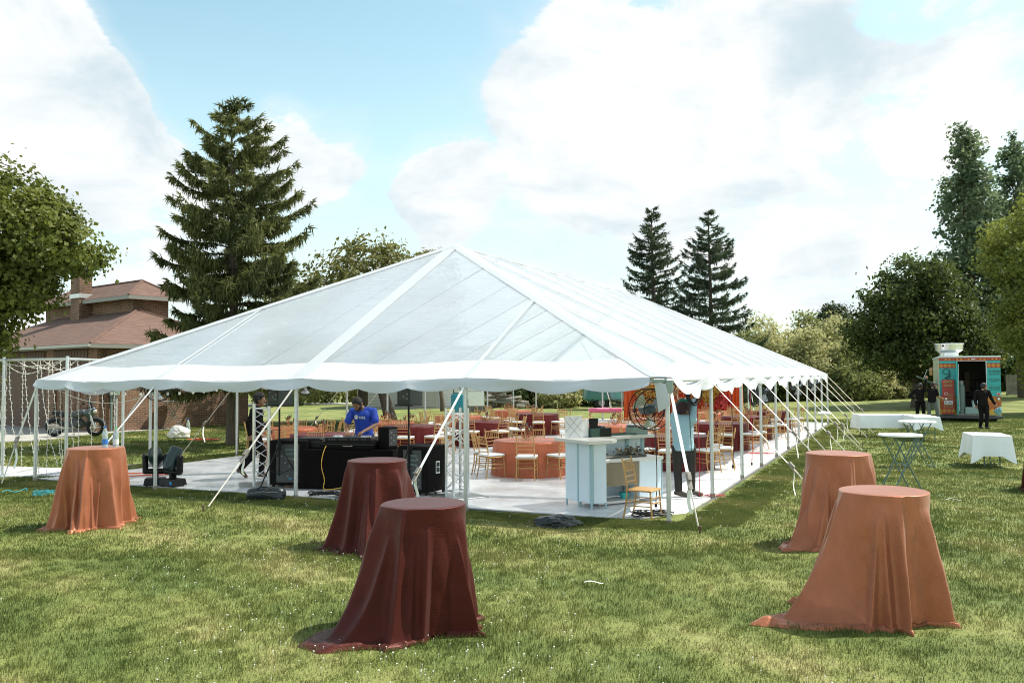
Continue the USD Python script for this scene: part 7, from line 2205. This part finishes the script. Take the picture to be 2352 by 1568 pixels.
def chain(pts, rad):
    out = []
    for i in range(len(pts) - 1):
        out.append(hull(Manifold.sphere(rad[i], 20).translate(tuple(map(float, pts[i]))), Manifold.sphere(rad[i + 1], 20).translate(tuple(map(float, pts[i + 1])))))
    return out


def blobs_mesh(ms, edge=0.022, it=8, wrinkle=0.0, seed=0, bottom=None):
    m = Manifold.batch_boolean(ms, manifold3d.OpType.Add)
    if bottom is not None:
        m = m.trim_by_plane((0, 0, 1), bottom)
    m = m.refine_to_length(edge)
    mm = m.to_mesh()
    t = trimesh.Trimesh(mm.vert_properties[:, :3], mm.tri_verts, process=True)
    trimesh.smoothing.filter_taubin(t, iterations=it)
    v = np.array(t.vertices)
    if wrinkle:
        v = v + np.array(t.vertex_normals) * (wrinkle * (meshkit.fbm(v * [7, 7, 13], 3, seed) - 0.5) * 2)[:, None]
    return v, np.array(t.faces)


def hand(w, d, up, s, grip=0.5):
    """palm, four fingers of unequal length and a thumb; d points along the hand, up is the back of the hand, s = +1 or -1 for the thumb's side"""
    d, up = unit(d), unit(up)
    up = unit(up - d * (up @ d)); r = np.cross(d, up) * s
    w = np.asarray(w, float)
    ms = [hull(*[Manifold.sphere(0.017, 10).translate(tuple(w + d * a + r * b)) for a, b in ((0.0, -0.018), (0.0, 0.018), (0.085, -0.034), (0.085, 0.034))])]
    for k, (b, L) in enumerate(((0.033, 0.072), (0.011, 0.082), (-0.011, 0.076), (-0.032, 0.060))):
        p0 = w + d * 0.082 + r * b
        a1, a2 = grip * 0.7, grip * 1.6
        p1 = p0 + (d * math.cos(a1) - up * math.sin(a1)) * L * 0.5
        p2 = p1 + (d * math.cos(a2) - up * math.sin(a2)) * L * 0.5
        ms += chain([p0, p1, p2], [0.0105, 0.0095, 0.008])
    t0 = w + d * 0.025 + r * 0.024; t1 = t0 + d * 0.03 + r * 0.032 - up * 0.01; t2 = t1 + d * 0.036 + r * 0.006 - up * 0.014 * grip
    return ms + chain([t0, t1, t2], [0.014, 0.0115, 0.009])


def person(label, loc, rz, J, look, shirt, trousers, shoes, sleeve='short', hair='short', beard=False, grips=(0.5, 0.5), build=1.0, hips_skirt=False, cat='person'):
    t = thing('person', label, cat, loc, rz)
    A = {k: np.array(v, float) for k, v in J.items()}
    f = unit(look)
    b = build
    hd = A['head']
    side = unit(np.cross(f, [0, 0, 1.0]))
    up = np.cross(side, f)
    ms = [hull(Manifold.sphere(0.098, 24).translate(tuple(hd + up * 0.025 - f * 0.012)), Manifold.sphere(0.082, 20).translate(tuple(hd + f * 0.022 + up * 0.02)), Manifold.sphere(0.052, 18).translate(tuple(hd + f * 0.050 - up * 0.088)))]
    ms += chain([hd + f * 0.098 + up * 0.012, hd + f * 0.122 - up * 0.022], [0.012, 0.018])
    ms += chain([hd + f * 0.092 - up * 0.055 - side * 0.022, hd + f * 0.092 - up * 0.055 + side * 0.022], [0.012, 0.012])
    for s in (-1, 1):
        ms += chain([hd + side * s * 0.094 + up * 0.012 - f * 0.01, hd + side * s * 0.096 - up * 0.028 - f * 0.004], [0.020, 0.014])
    ms += chain([hd - up * 0.07 - f * 0.02, A['neck'], A['chest']], [0.058, 0.058, 0.10])
    ms += chain([A['chest'], A['waist'], A['pelvis']], [0.13 * b, 0.12 * b, 0.13 * b])
    for s in ('l', 'r'):
        ms += chain([A['sh' + s], A['el' + s], A['wr' + s]], [0.052 * b, 0.040, 0.027])
        d = A.get('hd' + s, A['wr' + s] - A['el' + s])
        ms += hand(A['wr' + s], d, A.get('bk' + s, side * (1 if s == 'r' else -1)), 1 if s == 'r' else -1, grips[s == 'r'])
        ms += chain([A['hp' + s], A['kn' + s], A['an' + s]], [0.085 * b, 0.055, 0.038])
        ft = unit(A['to' + s] - A['an' + s])
        ms += chain([A['an' + s] + [0, 0, -0.03], A['to' + s]], [0.038, 0.028])
    body = part('body', blobs_mesh(ms, 0.02, 6), SKIN, t, True)
    for s in (-1, 1):
        mb = MB(); mb.tm(trimesh.creation.icosphere(2, 0.011), mat4(None, hd + f * 0.088 + up * 0.012 + side * s * 0.033)); part('eye', mb, M['black'], t, True)
        mb = MB(); mb.tube([hd + f * 0.093 + up * 0.036 + side * s * 0.018, hd + f * 0.086 + up * 0.038 + side * s * 0.050], 0.006, 6); part('eyebrow', mb, HAIR, t, True)
    # trousers
    tr = chain([A['waist'] * 0.45 + A['pelvis'] * 0.55, A['pelvis']], [0.138 * b, 0.146 * b])
    for s in ('l', 'r'):
        tr += chain([A['pelvis'] * 0.5 + A['hp' + s] * 0.5, A['hp' + s], A['kn' + s], A['an' + s] + (A['kn' + s] - A['an' + s]) * 0.06], [0.115 * b, 0.103 * b, 0.076, 0.062])
    part('trousers', blobs_mesh(tr, 0.026, 8, 0.006, 3), trousers, t, True)
    # shirt
    sw = A['shr'] - A['shl']
    top = [hull(Manifold.sphere(0.078 * b, 20).translate(tuple(A['shl'] + sw * 0.10)), Manifold.sphere(0.078 * b, 20).translate(tuple(A['shr'] - sw * 0.10)), Manifold.sphere(0.135 * b, 20).translate(tuple(A['chest'])), Manifold.sphere(0.062, 16).translate(tuple(A['neck'] * 0.7 + A['chest'] * 0.3))),
           hull(Manifold.sphere(0.15 * b, 20).translate(tuple(A['chest'] + sw * 0.10)), Manifold.sphere(0.15 * b, 20).translate(tuple(A['chest'] - sw * 0.10)), Manifold.sphere(0.142 * b, 20).translate(tuple(A['waist'] + sw * 0.06)), Manifold.sphere(0.142 * b, 20).translate(tuple(A['waist'] - sw * 0.06))),
           hull(Manifold.sphere(0.142 * b, 20).translate(tuple(A['waist'] + sw * 0.06)), Manifold.sphere(0.142 * b, 20).translate(tuple(A['waist'] - sw * 0.06)), Manifold.sphere(0.150 * b, 20).translate(tuple(A['pelvis'] + [0, 0, 0.0] + sw * 0.08)), Manifold.sphere(0.150 * b, 20).translate(tuple(A['pelvis'] - sw * 0.08)))]
    for s in ('l', 'r'):
        if sleeve == 'short':
            e = A['sh' + s] + (A['el' + s] - A['sh' + s]) * 0.72
            top += chain([A['sh' + s], e], [0.076 * b, 0.070 * b])
        else:
            e = A['el' + s] + (A['wr' + s] - A['el' + s]) * (0.93 if sleeve == 'long' else 0.62)
            top += chain([A['sh' + s], A['el' + s], e], [0.074 * b, 0.062, 0.048])
    part('shirt', blobs_mesh(top, 0.026, 6, 0.012, 8, float(A['pelvis'][2]) - 0.05), shirt, t, True)
    for s in ('l', 'r'):
        a, q = A['an' + s], A['to' + s]
        d = unit(q - a)
        m = blobs_mesh(chain([a - unit([d[0], d[1], 0.0001]) * 0.045 + [0, 0, -0.035], a + [0, 0, -0.03], q], [0.045, 0.052, 0.038]), 0.02, 5)
        part('shoe', m, shoes, t, True)
    # hair
    hm = [Manifold.sphere(0.108, 20).translate(tuple(hd + up * 0.034 - f * 0.020)), Manifold.sphere(0.090, 18).translate(tuple(hd - f * 0.040 - up * 0.015))]
    if hair == 'curly':
        rr = np.random.default_rng(5)
        for k in range(46):
            d = unit(rr.normal(size=3)); d = unit(d + up * 0.7 - f * 0.25)
            hm.append(Manifold.sphere(rr.uniform(0.025, 0.042), 10).translate(tuple(hd + up * 0.035 - f * 0.012 + d * 0.108)))
    if hair == 'bun':
        hm.append(Manifold.sphere(0.05, 14).translate(tuple(hd - f * 0.12 + up * 0.02)))
    if hair in ('short', 'curly', 'bun'):
        cut = Manifold.cube((0.6, 0.6, 0.6), True)
        hmf = Manifold.batch_boolean(hm, manifold3d.OpType.Add)
        face = hull(Manifold.sphere(0.062, 16).translate(tuple(hd + f * 0.10 - up * 0.01)), Manifold.sphere(0.062, 16).translate(tuple(hd + f * 0.10 - up * 0.10)), Manifold.sphere(0.05, 16).translate(tuple(hd + f * 0.16 + up * 0.03)))
        part('hair', blobs_mesh([hmf - face], 0.016, 4, 0.006, 5), HAIR, t, True)
    if beard:
        bm = [hull(Manifold.sphere(0.050, 14).translate(tuple(hd + f * 0.055 - up * 0.088)), Manifold.sphere(0.045, 14).translate(tuple(hd + f * 0.03 + side * 0.05 - up * 0.06)), Manifold.sphere(0.045, 14).translate(tuple(hd + f * 0.03 - side * 0.05 - up * 0.06)))]
        if beard == 'long':
            bm.append(hull(Manifold.sphere(0.055, 14).translate(tuple(hd + f * 0.075 - up * 0.10)), Manifold.sphere(0.05, 14).translate(tuple(hd + f * 0.08 + np.array([0, 0, -0.20]))), Manifold.sphere(0.025, 14).translate(tuple(hd + f * 0.07 + np.array([0, 0, -0.29])))))
        part('beard', blobs_mesh(bm, 0.016, 4, 0.006, 2), HAIR if beard is True else mat('grey_beard', (0.13, 0.12, 0.09), 0.8, bump=0.8, bscale=50, bdist=0.02), t, True)
    return t, A


# local axes: x to the right of the picture, y away from the camera, z up
# 1 the DJ, bent over the controller, facing the camera
dp = dj(0.02, 0.52)
J = dict(head=(-0.05, -0.14, 1.60), neck=(0.0, 0.0, 1.52), chest=(0.02, 0.06, 1.36), waist=(0.02, 0.12, 1.10), pelvis=(0.02, 0.12, 0.94),
         shl=(-0.20, 0.04, 1.44), ell=(-0.29, -0.08, 1.18), wrl=(-0.20, -0.34, 1.05), hdl=(0.3, -1, -0.35), bkl=(0, 0, 1),
         shr=(0.23, 0.05, 1.44), elr=(0.31, -0.06, 1.18), wrr=(0.12, -0.36, 1.06), hdr=(-0.35, -1, -0.35), bkr=(0, 0, 1),
         hpl=(-0.10, 0.12, 0.90), knl=(-0.13, 0.10, 0.50), anl=(-0.14, 0.14, 0.10), tol=(-0.17, -0.03, 0.035),
         hpr=(0.13, 0.12, 0.90), knr=(0.16, 0.10, 0.50), anr=(0.17, 0.14, 0.10), tor=(0.20, -0.03, 0.035))
BLUE = mat('royal_blue_shirt', (0.012, 0.055, 0.42), 0.75, bump=0.3, bscale=14, bdist=0.02)
t, A = person('man in royal blue printed T-shirt bent over the DJ controller', dp, DJR + 0.05, J, (-0.25, -0.75, -0.62), BLUE, BLK, M['black'], 'short', 'short', True, (0.6, 0.6), 1.06)
shirtp = stage.GetPrimAtPath(str(t.GetPath()) + '/shirt')
pts_ = np.array(UsdGeom.Mesh(shirtp).GetPointsAttr().Get())
def on_front(x, z):
    d = np.hypot(pts_[:, 0] - x, pts_[:, 2] - z)
    return pts_[d < 0.035, 1].min() - 0.004 if (d < 0.035).any() else -0.12
def printed(vf, x, z, name):
    v, f = np.array(vf[0], float), np.array(vf[1])
    o = np.array([[x + p[0], on_front(x + p[0], z + p[1]) - 0.002 - 0.003 * (p[2] > 0.0005), z + p[1]] for p in v])
    part(name, (o, f[:, :3]), M['white'], shirtp)
r_, f_ = lathe([(0.030, 0), (0.043, 0)], 24); printed((r_, f_), -0.085, 1.335, 'round_logo')
r_, f_ = lathe([(0.0, 0), (0.020, 0)], 14); printed((r_ + [0, 0.006, 0], f_), -0.085, 1.335, 'round_logo')
a_ = np.linspace(PI * 1.08, PI * 1.92, 14)
printed((np.vstack([np.c_[0.032 * np.cos(a_), 0.032 * np.sin(a_), 0 * a_], [[0, -0.012, 0]]]), np.array([[k, k + 1, 14] for k in range(13)])), -0.085, 1.335, 'round_logo')
g_ = meshkit.text_mesh('indra', 0.034, 0.001, True); printed((np.array(g_.vertices) * [1.15, 1, 1], g_.faces), -0.030, 1.315, 'shirt_lettering')
g_ = meshkit.text_mesh('PRODUCTIONS', 0.009, 0.001, False); printed((np.array(g_.vertices) * [1.4, 1, 1], g_.faces), -0.022, 1.296, 'shirt_lettering')

# 2 man in black walking to the right behind the left truss
q = G(588, 1098, FZ)
J = dict(head=(0.07, 0.02, 1.66), neck=(0.02, 0.02, 1.53), chest=(0.0, 0.03, 1.38), waist=(-0.02, 0.03, 1.12), pelvis=(-0.03, 0.03, 0.96),
         shl=(-0.03, 0.22, 1.45), ell=(0.08, 0.28, 1.18), wrl=(0.24, 0.22, 1.02), shr=(0.0, -0.17, 1.45), elr=(-0.15, -0.24, 1.20), wrr=(-0.12, -0.22, 0.94),
         hpl=(-0.02, 0.12, 0.93), knl=(0.14, 0.12, 0.52), anl=(0.10, 0.12, 0.10), tol=(0.26, 0.12, 0.035),
         hpr=(-0.04, -0.07, 0.93), knr=(-0.06, -0.07, 0.50), anr=(-0.31, -0.07, 0.22), tor=(-0.20, -0.07, 0.055))
person('man with curly dark hair in black clothes striding behind the left truss tower', q, 0.25, J, (0.97, -0.2, -0.05), BLK, BLK, mat('brown_boot', (0.06, 0.035, 0.022), 0.35), 'long', 'curly', False, (0.7, 0.7))

# 3 man in a light blue shirt reaching up to the cables
q = G(1572, 1139, FZ)
J = dict(head=(0.01, 0.04, 1.52), neck=(-0.015, 0.03, 1.41), chest=(-0.02, 0.0, 1.26), waist=(-0.01, 0.0, 1.02), pelvis=(0.0, 0.0, 0.86),
         shl=(-0.18, 0.06, 1.36), ell=(0.02, 0.20, 1.56), wrl=(0.17, 0.28, 1.76), hdl=(0.3, 0.05, 1), bkl=(-1, 0, 0.3), shr=(0.15, -0.05, 1.35), elr=(0.20, 0.10, 1.54), wrr=(0.255, 0.24, 1.76), hdr=(0.15, 0.2, 1), bkr=(1, -0.4, 0.2),
         hpl=(-0.10, 0.02, 0.84), knl=(-0.11, 0.03, 0.47), anl=(-0.11, -0.04, 0.10), tol=(0.02, -0.12, 0.035),
         hpr=(0.10, -0.02, 0.84), knr=(0.13, 0.02, 0.47), anr=(0.14, 0.03, 0.10), tor=(0.30, 0.0, 0.035))
LB = mat('pale_blue_shirt', (0.30, 0.47, 0.54), 0.7, bump=0.5, bscale=9, bdist=0.03)
t, A = person('bearded man in light blue shirt and dark turban reaching up to the hanging cables', q, 0.0, J, (0.86, 0.45, 0.12), LB, mat('dark_trousers', (0.022, 0.018, 0.014), 0.8, bump=0.4, bscale=14, bdist=0.02), mat('brown_shoe', (0.07, 0.055, 0.04), 0.5), 'mid', 'none', 'long', (0.9, 0.9), 1.12)
hd, f = A['head'], unit((0.86, 0.45, 0.12))
tb_ = [Manifold.sphere(0.125, 20).translate(tuple(hd + np.array([0, 0, 0.045]) - f * 0.03)), hull(Manifold.sphere(0.10, 18).translate(tuple(hd + np.array([0, 0, 0.03]) - f * 0.05)), Manifold.sphere(0.085, 18).translate(tuple(hd + np.array([0, 0, 0.09]) + f * 0.06)))]
part('turban', blobs_mesh(tb_, 0.018, 3, 0.008, 4), mat('maroon_black_turban', (0.03, 0.012, 0.014), 0.8), t, True)
part('green_wrap', blobs_mesh([hull(Manifold.sphere(0.06, 16).translate(tuple(hd + np.array([-0.02, 0, 0.15]))), Manifold.sphere(0.05, 16).translate(tuple(hd + np.array([0.08, 0, 0.12]))), Manifold.sphere(0.05, 16).translate(tuple(hd + np.array([-0.10, 0, 0.09]))))], 0.018, 3, 0.008, 4), mat('green_wrap', (0.01, 0.13, 0.085), 0.8), t, True)
mb = MB(); mb.box((0.11, -0.145, 0.86), (0.125, -0.13, 1.3)); 

# 4, 5 two people at the serving hatch
gxy = lambda px, Y: np.array([D(px, 860, Y)[0], Y, gz(D(px, 860, Y)[0], Y)])
q = gxy(2112, 37.6)
J = dict(head=(0.02, 0.0, 1.60), neck=(0.0, 0.0, 1.47), chest=(-0.01, 0.0, 1.31), waist=(0.0, 0.0, 1.06), pelvis=(0.01, 0.0, 0.91),
         shl=(-0.19, 0.0, 1.39), ell=(-0.40, 0.04, 1.17), wrl=(-0.22, -0.05, 1.02), shr=(0.17, 0.0, 1.39), elr=(0.22, 0.05, 1.66), wrr=(0.26, 0.10, 1.88), hdr=(0, 0.1, 1), bkr=(0, -1, 0),
         hpl=(-0.10, 0.0, 0.88), knl=(-0.12, 0.0, 0.49), anl=(-0.12, 0.03, 0.10), tol=(-0.15, 0.18, 0.035), hpr=(0.11, 0.0, 0.88), knr=(0.13, 0.0, 0.49), anr=(0.14, 0.03, 0.10), tor=(0.17, 0.18, 0.035))
person('person in black with one hand on hip and one arm raised at the truck hatch', q, -0.5, J, (0.35, 0.93, 0.1), BLK, BLK, M['black'], 'long', 'bun')
q = gxy(2140, 37.2)
J = dict(head=(0.06, 0.05, 1.63), neck=(0.02, 0.02, 1.50), chest=(0.0, 0.0, 1.34), waist=(-0.01, 0.0, 1.08), pelvis=(0.0, 0.0, 0.92),
         shl=(-0.16, 0.10, 1.42), ell=(-0.10, 0.28, 1.2), wrl=(0.12, 0.40, 1.18), shr=(0.16, -0.06, 1.42), elr=(0.22, 0.02, 1.14), wrr=(0.38, 0.16, 1.04),
         hpl=(-0.10, 0.02, 0.89), knl=(-0.14, 0.05, 0.49), anl=(-0.16, 0.02, 0.10), tol=(-0.08, 0.16, 0.035), hpr=(0.10, -0.02, 0.89), knr=(0.19, 0.0, 0.49), anr=(0.22, -0.02, 0.10), tor=(0.34, 0.08, 0.035))
person('man in black shirt and grey trousers leaning towards the truck hatch', q, -0.5, J, (0.85, 0.5, -0.15), BLK, mat('grey_trousers', (0.10, 0.11, 0.11), 0.8), M['black'], 'short', 'short', True)
# 6 person in black walking before the truck with a bag
q = gxy(2256, 33.0)
J = dict(head=(0.05, 0.0, 1.64), neck=(0.01, 0.0, 1.51), chest=(0.0, 0.0, 1.35), waist=(0.0, 0.0, 1.09), pelvis=(0.0, 0.0, 0.93),
         shl=(-0.20, 0.0, 1.43), ell=(-0.27, -0.02, 1.16), wrl=(-0.24, -0.08, 0.92), hdl=(0.05, -0.1, -1), shr=(0.20, 0.0, 1.43), elr=(0.29, 0.0, 1.17), wrr=(0.40, 0.05, 0.96), hdr=(0.35, 0.1, -0.9),
         hpl=(-0.09, 0.0, 0.90), knl=(-0.06, 0.05, 0.5), anl=(-0.10, 0.12, 0.10), tol=(-0.02, 0.26, 0.035), hpr=(0.10, 0.0, 0.90), knr=(0.13, -0.02, 0.5), anr=(0.10, -0.10, 0.10), tor=(0.18, 0.05, 0.035))
t, A = person('person in black walking before the truck holding a teal bag', q, -0.45, J, (0.8, 0.55, -0.1), BLK, BLK, M['black'], 'long', 'short')
c, s_ = math.cos(-0.45), math.sin(-0.45)
hx = np.array([0.46, 0.06, 0.80])
w = q + np.array([c * hx[0] - s_ * hx[1], s_ * hx[0] + c * hx[1], hx[2]])
v, f = lumpy((0, 0, 0), 0.13, 0.09, 0.22, 9, 0.3)
v = v @ np.array([[0.85, 0, 0.5], [0, 1, 0], [-0.5, 0, 0.85]]).T
solo('carried_bag', (v - [v[:, 0].mean() - 0.05, 0, v[:, 2].max() - 0.06], f), mat('teal_bag', (0.10, 0.25, 0.27), 0.3, var=0.3, vscale=9), 'teal plastic bag hanging from the hand of the person before the truck', 'bag', smooth=True, loc=w)
